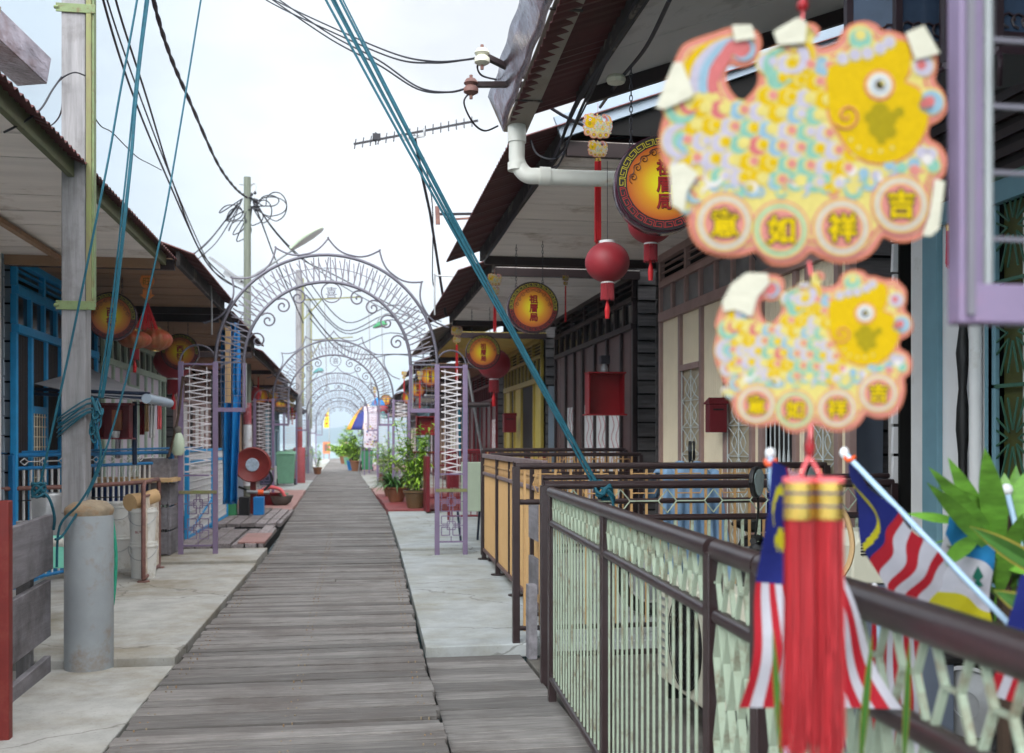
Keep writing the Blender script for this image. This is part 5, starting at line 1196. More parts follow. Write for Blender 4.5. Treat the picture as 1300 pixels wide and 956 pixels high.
def fish(parent, tapes):
    rr = random.Random(5)
    mb = MB(); layer(mb, OUT, .0, 'poran', .016); layer(mb, offs(OUT, 10), .0016, 'ppink', .0016); layer(mb, offs(OUT, 27), .003, 'pyel', .0014); layer(mb, offs(OUT, 34), .0044, 'prose', .0014); layer(mb, offs(OUT, 46), .0048, 'pyel', .001)
    body = mb.build('fish_plaque', PR, parent)
    mb = MB(); S = 0.0052
    HEAD = [(650, 240), (720, 222), (790, 205), (860, 165), (900, 142), (935, 152), (948, 200), (938, 265), (925, 292), (970, 312), (1002, 360), (1010, 430), (988, 490), (940, 550), (870, 580), (790, 576), (730, 540), (690, 480), (656, 420), (646, 330)]
    reg = [(100, 420), (200, 370), (300, 385), (380, 360), (430, 300), (430, 210), (560, 175), (650, 210), (650, 330), (660, 430), (700, 510), (760, 560), (740, 640), (600, 680), (430, 680), (300, 660), (180, 620), (90, 560)]
    cols = ['plil', 'pochre', 'pblu', 'pochre', 'plil', 'pgrn', 'pochre', 'prose']; k = 0
    for row in range(8):
        for c in range(11):
            x = 90 + c * 68 + (34 if row % 2 else 0); y = 208 + row * 60 + c * 4
            k += 1
            if not inside((x, y), reg) or inside((x, y), HEAD): continue
            dz = .0002 * (c % 3) + .0001 * (row % 2)
            layer(mb, circ((x, y), 42, 16), S + dz, 'pyel', .0012, 0); layer(mb, circ((x, y), 34, 16), S + .0008 + dz, cols[rr.randrange(8)], .001, 0)
            layer(mb, circ((x + 18, y - 5), 23, 14), S + .0016 + dz, 'pyel', .001, 0); layer(mb, circ((x + 21, y - 5), 17, 12), S + .0024 + dz, rr.choice(['ppink', 'pyel', 'plil', 'pochre', 'ppink']), .001, 0)
    mb.build('scales', PR, body)
    mb = MB()   # tail bands
    for j, (m, w) in enumerate((('pochre', 0), ('plil', 34), ('pblu', 66), ('prose', 98))):
        A = [(118 + w, 330), (125 + w, 250), (165 + w, 190), (225 + w * .7, 152), (300 + w * .45, 130 + w * .1), (360 + w * .15, 132 + w * .25)]
        Bk = [(352 + w * .1, 150 + w * .25), (300 + w * .5, 152 + w * .2), (245 + w * .7, 185), (195 + w, 225), (160 + w, 280), (150 + w, 335)]
        layer(mb, A + Bk, S + .0003 * j, m, .001, 2)
    layer(mb, cres((345, 180), 42, 8, .6), S + .002, 'pblu', .001, 0); layer(mb, circ((335, 185), 26), S + .0026, 'prose', .001, 0)
    for c, r, a, m in (((120, 395), 55, 2.2, 'pgrn'), ((150, 380), 36, 2.4, 'prose'), ((115, 510), 62, 3.1, 'plil'), ((140, 520), 34, 3.1, 'pblu'), ((120, 610), 40, 2.6, 'plil'), ((185, 605), 32, -1, 'plil'), ((170, 690), 40, 2.9, 'pblu'), ((235, 640), 34, 1.6, 'pwht'), ((375, 680), 30, 1.5, 'pblu'), ((320, 690), 30, 1.2, 'pgrn'), ((480, 240), 66, 2.9, 'pgrn'), ((520, 205), 62, -.3, 'plil'), ((560, 190), 40, -1.2, 'pochre'), ((620, 235), 30, .2, 'pblu'), ((740, 680), 34, 1.5, 'pgrn'), ((800, 655), 28, 1.0, 'pblu')):
        layer(mb, offs(cres(c, r, r * .3, a), -5), S + .0004, 'pyel', .001, 0); layer(mb, cres(c, r, r * .34, a), S + .0024, m, .001, 0)
    wc = ['plil', 'pblu', 'pgrn', 'ppink', 'pwht', 'pblu']
    for i in range(34):
        x = 110 + i * 26.5; y = 668 + 22 * math.sin(i * 1.9) + (60 if i < 2 else 0) - (40 if x > 850 else 0); a = rr.uniform(0, 6.28)
        layer(mb, circ((x, y), 25, 12), S - .0008 + .00004 * i, 'pyel', .0006, 0); layer(mb, cres((x, y), 22, 8, a, 8), S + .0009 + .00004 * i, wc[i % 6], .0008, 0)
    for i in range(9):
        x, y = 640 + i * 46, 640 + 18 * math.sin(i * 2.1) - i * 7; layer(mb, circ((x, y), 20, 12), S + .0016 + .0001 * i, wc[(i + 2) % 6], .0008, 0)
    mb.build('tail_and_fins', PR, body)
    mb = MB()
    layer(mb, offs(HEAD, -8), S + .001, 'poran', .002, 2); layer(mb, HEAD, S + .003, 'pochre', .002, 2)
    for x, y in ((700, 210), (745, 196), (790, 190), (835, 172), (868, 150)): layer(mb, circ((x, y), 27, 14), S + .0045, 'pyel', .001, 0); layer(mb, circ((x, y), 21, 14), S + .0055, 'plil', .001, 0)
    layer(mb, circ((765, 135), 48), S + .003, 'pyel', .001, 0); layer(mb, circ((765, 140), 40), S + .004, 'pgrn', .001, 0); layer(mb, circ((765, 125), 20), S + .005, 'pyel', .001, 0)
    for x, y, r in ((835, 400, 34), (868, 425, 30), (830, 455, 38), (870, 470, 26), (800, 420, 22), (905, 400, 20), (840, 500, 18)): layer(mb, circ((x, y), r, 16), S + .0032 + .00002 * r, 'polive', .0004, 0)
    sp = [F2((715 + (4 + 3.4 * k * .9) * math.cos(k * .55), 415 + (4 + 3.4 * k * .9) * math.sin(k * .55))) + V((0, -S - .0055, 0)) for k in range(17)]
    mb.tube(sp, .004, 5, IX['poran'])
    for x, y in ((730, 500), (758, 528), (798, 540), (838, 540), (880, 528)): layer(mb, circ((x, y), 7, 8), S + .0045, 'pyel', .001, 0)
    for (x, y), r in (((990, 230), 44), ((1020, 360), 50), ((1000, 370), 34)):
        layer(mb, circ((x, y), r, 16), S + .002, 'pyel', .001, 0); layer(mb, circ((x + 3, y + 3), r - 7, 16), S + .003, 'pblu' if y > 300 else 'plil', .001, 0); layer(mb, circ((x - 5, y), r * .4, 12), S + .004, 'prose', .001, 0)
    for (x, y), m in (((960, 585), 'pblu'), ((990, 545), 'plil'), ((1030, 590), 'pgrn'), ((1020, 550), 'plil')): layer(mb, circ((x, y), 30, 12), S + .001, 'pyel', .001, 0); layer(mb, circ((x, y), 24, 12), S + .002, m, .001, 0)
    head = mb.build('head', PR, body)
    mb = MB(); c = (833, 305)
    for i, (r, m) in enumerate(((56, 'poran'), (47, 'pyel'), (42, 'pwht'), (30, 'pblu'), (24, 'pwht'), (17, 'pdk'))): layer(mb, circ(c, r), S + .006 + .001 * i, m, .001, 0)
    layer(mb, circ((843, 298), 8, 10), S + .0125, 'pyel', .001, 0)
    mb.build('eye', PR, body)
    for (c, ch) in (((275, 800), '意'), ((477, 825), '如'), ((698, 815), '祥'), ((910, 730), '吉')):
        mb = MB()
        for i, (r, m) in enumerate(((108, 'ppink'), (100, 'pyel'), (91, 'plil' if ch != '如' else 'pgrn'), (80, 'pyel'), (73, 'ppink'))): layer(mb, circ(c, r, 30), S + .003 + .0012 * i, m, .001, 0)
        p = F2((c[0], c[1])); 
        for k in range(10): t = k * PI / 5; put_text(mb, ch, p + V((.0075 * math.cos(t), -S - .0092 - k * .00005, .0075 * math.sin(t))), .1, .001, IX['pdk'], .0003)
        for k in range(6): t = k * PI / 3; put_text(mb, ch, p + V((.0018 * math.cos(t), -S - .0108 - k * .00005, .0018 * math.sin(t))), .1, .001, IX['pchar'], .0003)
        mb.build('coin', PR, body)
    for i, q in enumerate(tapes):
        mb = MB(); n = len(q); P = [F2(p) + V((0, -.018 - .001 * (j % 2), 0)) for j, p in enumerate(q)]
        mb.add(P, [tuple(range(n))], IX['ptape']); mb.build('tape_patch', PR, body, solid=.002)
    return body
T1 = [[(28, 395), (92, 235), (120, 232), (165, 345), (150, 362), (60, 400)], [(300, 100), (370, 98), (385, 145), (310, 158)], [(448, 120), (535, 70), (568, 85), (562, 160), (465, 168)], [(925, 120), (990, 92), (1048, 190), (1000, 205), (960, 215)], [(78, 600), (130, 590), (180, 630), (140, 690), (130, 765), (85, 740)], [(1030, 640), (1066, 650), (1045, 820), (1015, 845), (985, 842), (1010, 770)]]
T2 = [[(80, 250), (130, 150), (210, 90), (320, 95), (330, 150), (270, 220), (240, 330), (150, 290), (90, 300)]]
MOB = thing('hanging_fish_ornament', 'large paper fish over a smaller one on one string with a salmon tassel', 'fish ornament', AZ(1020, 0, 1.27))
big = fish(MOB, T1)
w1 = 371 * 1.27 / 1300
def setl(o, loc, s, rot=(0, 0, 0)): o.location = loc; o.scale = s; o.rotation_euler = rot
# the plaque meshes were authored at the world origin; undo the parent offset, then place
for o in bpy.data.objects:
    pass
def shift_tree(body, par):
    o0 = org(par)
    for o in [body] + list(body.children):
        for v in o.data.vertices: v.co += o0
shift_tree(big, MOB)
small = copy_tree(big, parent=MOB)
for ch in list(small.children):
    if ch.name.startswith('tape'): bpy.data.objects.remove(ch)
mb = MB(); P = [F2(p) + V((0, -.02, 0)) for p in T2[0]]; mb.add(P, [tuple(range(len(P)))], IX['ptape']); tp = mb.build('tape_patch', PR, None, solid=.002)
o0 = tp.location.copy()
for v in tp.data.vertices: v.co += o0
tp.location = (0, 0, 0); tp.parent = small
MOB.rotation_euler = (0, 0, -YAW)
def loc_in_mob(px, py, Z, dy=0):
    p = AZ(px, py, Z) - MOB.location; return Matrix.Rotation(YAW, 3, 'Z') @ p + V((0, dy, 0))
setl(big, loc_in_mob(820 + 560 / 2.8125, 510 / 2.8125, 1.27), (w1,) * 3, (0, .0, .03))
w2 = w1 * .665
setl(small, loc_in_mob(1030, 446, 1.27), (w2,) * 3, (0, .02, -.12))
m_l = lambda px, py, Z=1.27: loc_in_mob(px, py, Z) + MOB.location
mb = MB(); mb.tube([m_l(1020, -640), m_l(1019, 0), m_l(1019, 26)], .0015, 5); mb.tube([m_l(1027, 332), m_l(1030, 350)], .0018, 5); mb.tube([m_l(1030, 540), m_l(1028, 562), m_l(1027, 580)], .002, 5)
mb.tube([m_l(1027, 578), m_l(1016, 604)], .0022, 5); mb.tube([m_l(1027, 578), m_l(1042, 604)], .0022, 5); mb.build('cord', 'pinkc', MOB)
mb = MB(); mb.lathe(m_l(1019, 8), [(.004, -.006), (.008, 0), (.004, .008)], 8); mb.lathe(m_l(1028, 568), [(.003, -.012), (.007, 0), (.003, .012)], 8); mb.build('bead', 'red', MOB, smooth=True)
tc_ = m_l(1033, 606)
TS = thing  # tassel as parts
for dx in (-.0185, .0185):
    c = tc_ + V((dx, 0, 0)); Z1 = 1.27 / 1300
    MB().lathe(c, [(.018, -.052), (.0188, -.05), (.0182, -.036), (.0188, -.034), (.0182, -.02), (.0188, -.018), (.018, -.006)], 24).build('gold_cap', 'gold', MOB, smooth=True)
    MB().lathe(c, [(.0195, -.006), (.0195, .0)], 24).build('cap_trim', 'pinkc', MOB)
    mb = MB()
    for z in (-.019, -.035): mb.lathe(c, [(.0189, z - .0012), (.0189, z + .0012)], 24, caps=False)
    mb.build('cap_stripe', 'fb', MOB)
for q in (0, 1):
    mb = MB(); c = tc_ + V((-.0185 + q * .037, 0, 0))
    for k in range(240):
        rr = .0175 * math.sqrt(random.random()); t = rnd(0, 2 * PI); a = c + V((rr * math.cos(t), rr * math.sin(t), -.05)); s_ = rnd(.95, 1.12)
        mb.tube([a, a + V((rnd(-.003, .003), rnd(-.003, .003), -.13)), a + V((rnd(-.007, .005), rnd(-.005, .005), -.27 * s_))], .0011, 3)
    mb.build('tassel_strands', 'ptas', MOB)
# small hangers along both eaves
def mini_fish(label, px, py, Z, w, tl, flip=True, lab2=None):
    c = AZ(px, py, Z); f = thing('fish_hanger', label, 'fish ornament', c, 'small fish hangers along the eaves')
    a = copy_tree(big, parent=f); 
    for ch in list(a.children):
        if ch.name.startswith('tape'): bpy.data.objects.remove(ch)
    s = w * Z / 1300; a.location = (0, 0, 0); a.scale = (-s if flip else s, s, s); a.rotation_euler = (0, 0, 0)
    b = copy_tree(a, parent=f); s2 = s * .68; b.scale = (-s2 if flip else s2, s2, s2); b.location = (0, 0, -s * .74)
    MB().tube([c + V((0, 0, s * .4)), c + V((0, 0, s * .75))], .0015, 4).build('cord', 'red', f)
    z = -s * 1.06; MB().lathe(c, [(s * .1, z - s * .12), (s * .1, z)], 10).build('cap', 'gold', f)
    t = tl * Z / 1300
    mb = MB()
    for k in range(14): q = V((rnd(-1, 1) * s * .09, rnd(-1, 1) * s * .09, z - s * .1)); mb.tube([c + q, c + q + V((rnd(-.004, .004), 0, -t * rnd(.93, 1)))], s * .03, 4)
    mb.build('tassel', 'tassel', f); return f
mini_fish('small double fish hanger with a long red tassel beside the white downpipe', 759, 160, 6.9, 39, 105)
mini_fish('double fish hanger left of the second right drum sign', 628, 355, 12, 19, 45)
mini_fish('double fish hanger right of the second right drum sign', 718, 353, 12, 9, 46)
mini_fish('double fish hanger above the third right drum sign', 580, 420, 16, 15, 50)
mini_fish('double fish hanger left of the lilac arch bracket on the right', 513, 474, 25, 7, 26)
mini_fish('double fish hanger behind the lilac mesh bracket', 533, 474, 21, 8, 36)
mini_fish('tiny fish hanger inside the second arch on the right', 476, 493, 38, 6, 14)
mini_fish('orange fish hanger behind the lamp pole on the left', 301, 446, 19, 10, 26)
mini_fish('fish hanger below the second left arch', 328, 470, 24, 8, 30)
mini_fish('fish hanger against the sea left of the red-based pole', 371, 508, 36, 8, 22)
# pineapple-shaped hanger on the left
c = AZ(187, 362, 10.6); f = thing('wooden_hanger', 'orange wooden ingot shaped hanger with a fanned red tassel beside the nearest left sign', 'ornament', c)
s = 18 * 10.6 / 1300
mb = MB(); layer_ = [(-.5, .25), (-.42, .6), (-.2, .75), (.2, .75), (.42, .6), (.5, .25), (.35, -.1), (.15, -.25), (-.15, -.25), (-.35, -.1)]
mb.prism([(a * s, b * s) for a, b in layer_], c, (1, 0, 0), (0, 0, 1), .012); mb.prism([(a * s, b * s) for a, b in ((-.3, -.3), (.3, -.3), (.3, -.65), (.5, -.7), (.2, -.95), (0, -1.1), (-.2, -.95), (-.5, -.7), (-.3, -.65))], c, (1, 0, 0), (0, 0, 1), .012)
mb.build('plaque', M('orange_wood', W(214, 130, 70), .5, var=.15, scale=20), f)
mb = MB(); put_text(mb, '旺', c + V((0, -.014, s * .25)), s * .6, .001, 0); mb.build('lettering', 'gold', f)
MB().lathe(c + V((0, 0, s * .8)), [(s * .12, 0), (s * .12, s * .1), (.002, s * .3), (.002, s * 1.2)], 8).build('cord', 'gold', f)
mb = MB()
for k in range(60): mb.tube([c + V((rnd(-.01, .01), rnd(-.01, .01), -s * 1.25)), c + V((rnd(-1, 1) * s * .75, rnd(-.03, .03), -s * 3.1 + rnd(-.02, .02)))], .003, 4)
mb.build('tassel', 'tassel', f)

# ---------------------------------------------------------------- flags
def flag(name, label, poleA, poleB, corners, colfn, mats, wave=.02, ties=None, nu=60, nv=60, fr=2.2):
    f = thing(name, label, 'flag', poleB)
    MB().tube([poleA, poleB], .0055, 10).build('flag_pole', 'fpole', f, smooth=True)
    MB().lathe(poleA, [(.003, -.0085), (.007, -.0055), (.0085, 0), (.007, .0055), (.003, .0085)], 14).build('finial', 'ball', f, smooth=True)
    MB().tube(cat_rom([lerp(poleA, poleB, .03) + V((.008 * math.cos(k), -.008 * math.sin(k), .004 * math.sin(2 * k))) for k in range(10)], 3), .004, 5).build('tie', 'orange', f)
    A, B, C, D = [V(c) for c in corners]  # u: A->B, v: A->D
    n = (B - A).cross(D - A).normalized()
    def fn(u, v):
        p = (A * (1 - u) + B * u) * (1 - v) + (D * (1 - u) + C * u) * v
        return p + n * wave * (math.sin(u * 9 * fr / 2 + v * 3) * u + .4 * math.sin(v * 8 + u * 5) * (u * .7 + .1))
    mb = MB(); mb.grid(fn, nu, nv, colfn); mb.build('cloth', mats, f, smooth=True)
    return f
MAL = ['fr', 'fw', 'fb', 'fy']
def malay(u, v):  # u along length from hoist, v from top
    if u < .5 and v < 8 / 14:
        x, y = u * 2 - .38 * 1, v * 14 / 14; y = (v - .286)
        X = (u - .19) * 2; Yy = v - .286
        r = math.hypot(X, Yy); r2 = math.hypot(X - .045, Yy)
        if r < .2 and r2 > .165: return 3
        dx, dy = (u - .315) * 2, v - .286; t = math.atan2(dy, dx); rr = math.hypot(dx, dy); k = (t / (2 * PI) * 14) % 1; lim = .055 + .07 * abs(k - .5) * 2
        return 3 if rr < lim else 2
    return 0 if int(v * 14) % 2 == 0 else 1
Z = 2.1
# drooping flags: drawn corners from the pole outward
a = AZ(978, 575, 2.1); b = AZ(1004, 900, 2.0)
flag('hand_flag', 'striped flag with a crescent hanging limp behind the salmon tassel', AZ(978, 575, 1.68), AZ(1002, 1010, 1.62), [AZ(980, 584, 1.66), AZ(944, 900, 1.6), AZ(1142, 900, 1.68), AZ(1012, 600, 1.68)], lambda u, v: malay(u, v), MAL, .015)
a = AZ(1072, 575, 2.12); b = AZ(1300, 812, 1.86)
def warpflag():
    f = thing('hand_flag', 'striped flag with a yellow crescent on a slanting pale blue stick above the dark rail', 'flag', b)
    MB().tube([a, b], .0062, 10).build('flag_pole', 'fpole', f, smooth=True)
    MB().lathe(a, [(.004, -.012), (.0085, -.0065), (.0105, 0), (.0085, .0065), (.004, .012)], 14).build('finial', 'ball', f, smooth=True)
    MB().tube(cat_rom([lerp(a, b, .035) + V((.009 * math.cos(k), -.009 * math.sin(k), .004 * math.sin(2 * k))) for k in range(12)], 3), .004, 5).build('tie', 'orange', f)
    # outline measured on the photo: hoist runs along the stick, fly edge curls down to the rail
    H = [(1079, 585), (1120, 625), (1165, 670), (1212, 718)]; Fl = [(1080, 592), (1098, 670), (1128, 750), (1172, 782)]
    H3 = cat_rom([AZ(x, y, 2.1 - .06 * i) + V((0, .012, -.006)) for i, (x, y) in enumerate(H)], 20); F3 = cat_rom([AZ(x, y, 2.18 - .05 * i) for i, (x, y) in enumerate(Fl)], 20)
    N = len(H3) - 1
    def fn(u, v):   # v: along the stick, u: from stick to free edge
        k = v * N; i = min(int(k), N - 1); t = k - i; p = H3[i].lerp(H3[i + 1], t); q = F3[i].lerp(F3[i + 1], t)
        return p.lerp(q, u) + V((.2, -1, .1)) * (.018 * math.sin(u * 9 + v * 5) * u + .008 * math.sin(v * 17 + u * 4))
    def cf(u, v):
        if v < .5:   # canton: crescent with the bow to the stick side
            r = math.hypot((u - 1.0) / .66, (v - .27) / .19); r2 = math.hypot((u - 1.14) / .54, (v - .285) / .15)
            return 3 if r < 1 and r2 > 1 else 2
        return 0 if int((v - .5) / .5 * 6.0) % 2 == 0 else 1
    mb = MB(); mb.grid(fn, 70, 90, cf); mb.build('cloth', MAL, f, smooth=True)
warpflag()
PEN = ['fs', 'fw', 'fy', 'fg']
f = thing('hand_flag', 'pale blue, white and yellow flag lying on the rail behind the slanting stick', 'flag', AZ(1180, 800, 2.0))
def pen(u, v):
    if u < .36: return 0
    if u < .68:
        if abs(u - .52) < .02 + .06 * max(0, .5 - abs(v - .4)) and abs(v - .5) < .1: return 3
        return 1
    return 2
A, B, C, D = AZ(1208, 632, 2.35), AZ(1172, 783, 2.1), AZ(1262, 804, 2.05), AZ(1258, 690, 2.3)
n_ = (B - A).cross(D - A).normalized()
mb = MB(); mb.grid(lambda u, v: (A.lerp(B, u)).lerp(D.lerp(C, u), v) + n_ * .012 * math.sin(u * 6 + v * 7), 60, 40, lambda u, v: 0 if u < .35 else (1 if u < .76 else 2)); mb.build('cloth', PEN, f, smooth=True)
mb = MB(); p = AZ(1241, 737, 2.15); mb.prism([(-.012, -.012), (.012, -.012), (.003, 0), (.012, .008), (0, .03), (-.012, .008), (-.003, 0)], p, (1, 0, 0), (0, 0, 1), .003); mb.build('tree_badge', 'fg', f)
MB().tube([AZ(1278, 622, 2.3), AZ(1300, 712, 2.25)], .0065, 10).build('flag_pole', 'fpole', f, smooth=True); MB().lathe(AZ(1278, 622, 2.3), [(.004, -.014), (.011, -.009), (.014, 0), (.011, .009), (.004, .014)], 14).build('finial', 'ball', f, smooth=True)
flag('hand_flag', 'striped flag draped low behind the rail lattice under the slanting flag', AZ(1110, 745, 2.3), AZ(1130, 960, 2.3), [AZ(1108, 750, 2.3), AZ(1100, 960, 2.3), AZ(1180, 965, 2.3), AZ(1165, 790, 2.3)], lambda u, v: 0 if int(v * 9) % 2 == 0 else 1, MAL, .012, nu=30, nv=60)
flag('hand_flag', 'red and white striped flag with a blue corner at the lower right edge', AZ(1330, 690, 1.7), AZ(1345, 1000, 1.7), [AZ(1296, 730, 1.75), AZ(1255, 880, 1.7), AZ(1400, 930, 1.7), AZ(1400, 730, 1.75)], lambda u, v: 2 if u < .62 else (0 if int(v * 12) % 2 == 0 else 1), MAL, .01)

# ---------------------------------------------------------------- plants
def leafblade(mb, p, d, L, w, droop=.3, n=6, mi=0, up=V((0, 0, 1)), fold=.25):
    d = V(d).normalized(); sd = d.cross(up); sd = sd.normalized() if sd.length > .01 else V((1, 0, 0)); nn = sd.cross(d)
    vs = []; fs = []
    for i in range(n + 1):
        t = i / n; ww = w * (math.sin(PI * min(1, .12 + t * .9)) ** .8 if t < 1 else 0) / 2; c = V(p) + d * L * t + V((0, 0, -droop * L * t * t))
        vs += [c - sd * ww + nn * ww * fold, c, c + sd * ww + nn * ww * fold]
    for i in range(n):
        k = i * 3; fs += [(k, k + 1, k + 4, k + 3), (k + 1, k + 2, k + 5, k + 4)]
    mb.add(vs, fs, mi)
def pot(par, c, r, h, m): MB().lathe(c, [(r * .65, 0), (r * .8, h * .4), (r * .95, h * .85), (r * 1.05, h * .88), (r * 1.05, h), (r * .9, h), (r * .88, h * .9)], 24).build('pot', m, par, smooth=True); MB().lathe(c, [(r * .87, h * .86), (r * .86, h * .9)], 16).build('soil', 'soil', par)
def bamboo(label, c, H, spread, pr, ph, pm, stems=16, lp=26, ll=.17):
    f = thing('potted_bamboo', label, 'potted plant', c); pot(f, c, pr, ph, pm); c = V(c)
    st = MB(); lf = MB()
    for s in range(stems):
        t = rnd(0, 2 * PI); r0 = pr * .5 * rnd(.1, 1); b = c + V((r0 * math.cos(t), r0 * math.sin(t), ph * .85)); hh = H * rnd(.45, 1); e = b + V((spread * rnd(-1, 1), spread * rnd(-1, 1) * .7, hh - ph))
        m = (b + e) / 2 + V((rnd(-.05, .05), 0, .1)); P = cat_rom([b, m, e], 6); st.tube(P, .006, 4)
        for k in range(lp):
            q = P[min(len(P) - 1, int(rnd(.18, 1) * (len(P) - 1)))] + V((rnd(-.03, .03), rnd(-.03, .03), rnd(-.03, .03))); a = rnd(0, 2 * PI)
            leafblade(lf, q, (math.cos(a), math.sin(a), rnd(-.1, .8)), ll * rnd(.6, 1.2), ll * .24, rnd(.1, .6), 3)
    st.build('stem', 'leaf2', f); lf.build('foliage', 'leaf', f, smooth=True)
def spider(label, c, H, pr, ph, pm, n=70, w=.035, L=.55, mat='leaf2'):
    f = thing('potted_plant', label, 'potted plant', c); pot(f, c, pr, ph, pm); c = V(c); mb = MB()
    for k in range(n):
        a = rnd(0, 2 * PI); e = rnd(.35, 2.2); leafblade(mb, c + V((pr * .4 * math.cos(a), pr * .4 * math.sin(a), ph * rnd(.8, 1.1))), (math.cos(a), math.sin(a), e), L * rnd(.7, 1.15), w, rnd(.3, .8), 7)
    mb.build('foliage', mat, f, smooth=True)
g = lambda px, py, h=.06: AH(px, py, h)
bamboo('tall potted bamboo in a wide brown pot on the red floor', g(527, 645), 1.95, .42, .235, .36, 'pot2', 26, 60)
spider('arching long-leaved plant in a clay pot left of the tall bamboo', g(503, 637), 1., .24, .33, 'pot', 90, .05, .75)
spider('second clay pot plant just behind the long-leaved one', g(496, 630), .8, .2, .3, 'pot', 60, .05, .6)
bamboo('bushy plant with pinkish tips behind the long-leaved plant', g(497, 621), 1.75, .5, .2, .3, 'pot', 22, 44, .15)
bamboo('loose green bush in a clay pot near the grey planks on the right', g(486, 612, .02), 1.6, .45, .2, .3, 'pot', 18, 40, .18)
bamboo('round leafy bush beside the far green wheelie bin', g(452, 598, .0), 2.3, .8, .3, .5, 'pot', 26, 60, .28)
bamboo('low bush at the far right end of the walkway', g(437, 589, .0), 1.9, 1.0, .3, .5, 'pot', 24, 50, .36)
bamboo('small plant low on the left beside the grey pole sleeve far down', g(403, 602, .0), 1.4, .3, .2, .3, 'pot', 10, 20, .16)
# dracaena and snake plant in the near right corner
f = thing('potted_plant', 'broad-leaved green plant rising behind the dark rail at the right edge', 'potted plant', (1.55, 1.75, -.09))
c0 = AZ(1275, 700, 2.3)
MB().lathe((c0.x, c0.y, -.09), [(.12, 0), (.17, .3), (.18, .32), (.16, .32)], 20).build('pot', 'pot', f, smooth=True)
MB().tube([(c0.x, c0.y, .2), c0 + V((0, 0, -.1)), c0 + V((0, 0, .08))], .016, 8).build('stem', 'soil', f)
mb = MB()
def lf_(p0, p1, w, Z0=2.3, Z1=2.2, droop=.0, m=mb, fold=.2):
    a, b = AZ(*p0, Z0), AZ(*p1, Z1); d = b - a; view = (a - O0).normalized(); leafblade(m, a, d, d.length, w, droop, 8, up=-view + V((0, 0, .2)), fold=fold)
for p0, p1, w, z1 in (((1268, 690), (1250, 568), .075, 2.2), ((1262, 690), (1203, 580), .06, 2.25), ((1260, 680), (1178, 592), .05, 2.15), ((1262, 700), (1176, 612), .055, 2.1), ((1262, 650), (1190, 618), .045, 2.2), ((1275, 690), (1300, 600), .07, 2.3), ((1285, 690), (1290, 590), .06, 2.4), ((1290, 700), (1330, 640), .07, 2.2), ((1278, 690), (1275, 600), .08, 2.35), ((1238, 682), (1194, 722), .05, 2.0), ((1216, 662), (1152, 652), .03, 2.3), ((1265, 710), (1240, 750), .05, 2.3), ((1270, 700), (1232, 735), .06, 2.4), ((1288, 720), (1262, 790), .05, 2.4), ((1268, 700), (1316, 730), .07, 2.2)):
    lf_(p0, p1, w * .72, 2.3, z1)
for k in range(12):
    t = rnd(0, 2 * PI); q = c0 + V((rnd(-.02, .02), rnd(-.02, .02), rnd(-.12, .1))); leafblade(mb, q, (math.cos(t), math.sin(t), rnd(.3, 1.6)), rnd(.16, .3), .042, rnd(.1, .5), 7)
mb.build('foliage', M('dracaena_leaf', W(98, 146, 52), .35, var=.45, scale=10, st=(1, 1, 4), isl=.35), f, smooth=True)
f = thing('snake_plant', 'yellow-edged sword leaf plant low in the right corner', 'potted plant', (1.35, 1.5, -.09))
mb = MB(); me_ = MB()
for p0, p1, w, za, zb in (((1345, 738), (1231, 668), .03, 1.9, 1.95), ((1360, 800), (1262, 750), .034, 1.75, 1.85), ((992, 960), (981, 798), .008, 1.5, 1.45), ((1093, 960), (1107, 806), .009, 1.6, 1.55), ((1148, 960), (1155, 812), .008, 1.6, 1.55)):
    lf_(p0, p1, w, za, zb, m=mb, fold=.5)
    a, b = AZ(*p0, za), AZ(*p1, zb); view = (a - O0).normalized(); leafblade(me_, a + view * .004, b - a, (b - a).length * 1.01, w * 1.3, 0, 8, up=-view + V((0, 0, .2)), fold=.5)
c1 = AZ(1330, 900, 1.8); MB().lathe((c1.x, c1.y, -.09), [(.1, 0), (.14, .25), (.15, .27), (.13, .27)], 20).build('pot', 'pot', f, smooth=True)
mb.build('foliage', 'leaf2', f, smooth=True); me_.build('leaf_margin', 'leafe', f, smooth=True)
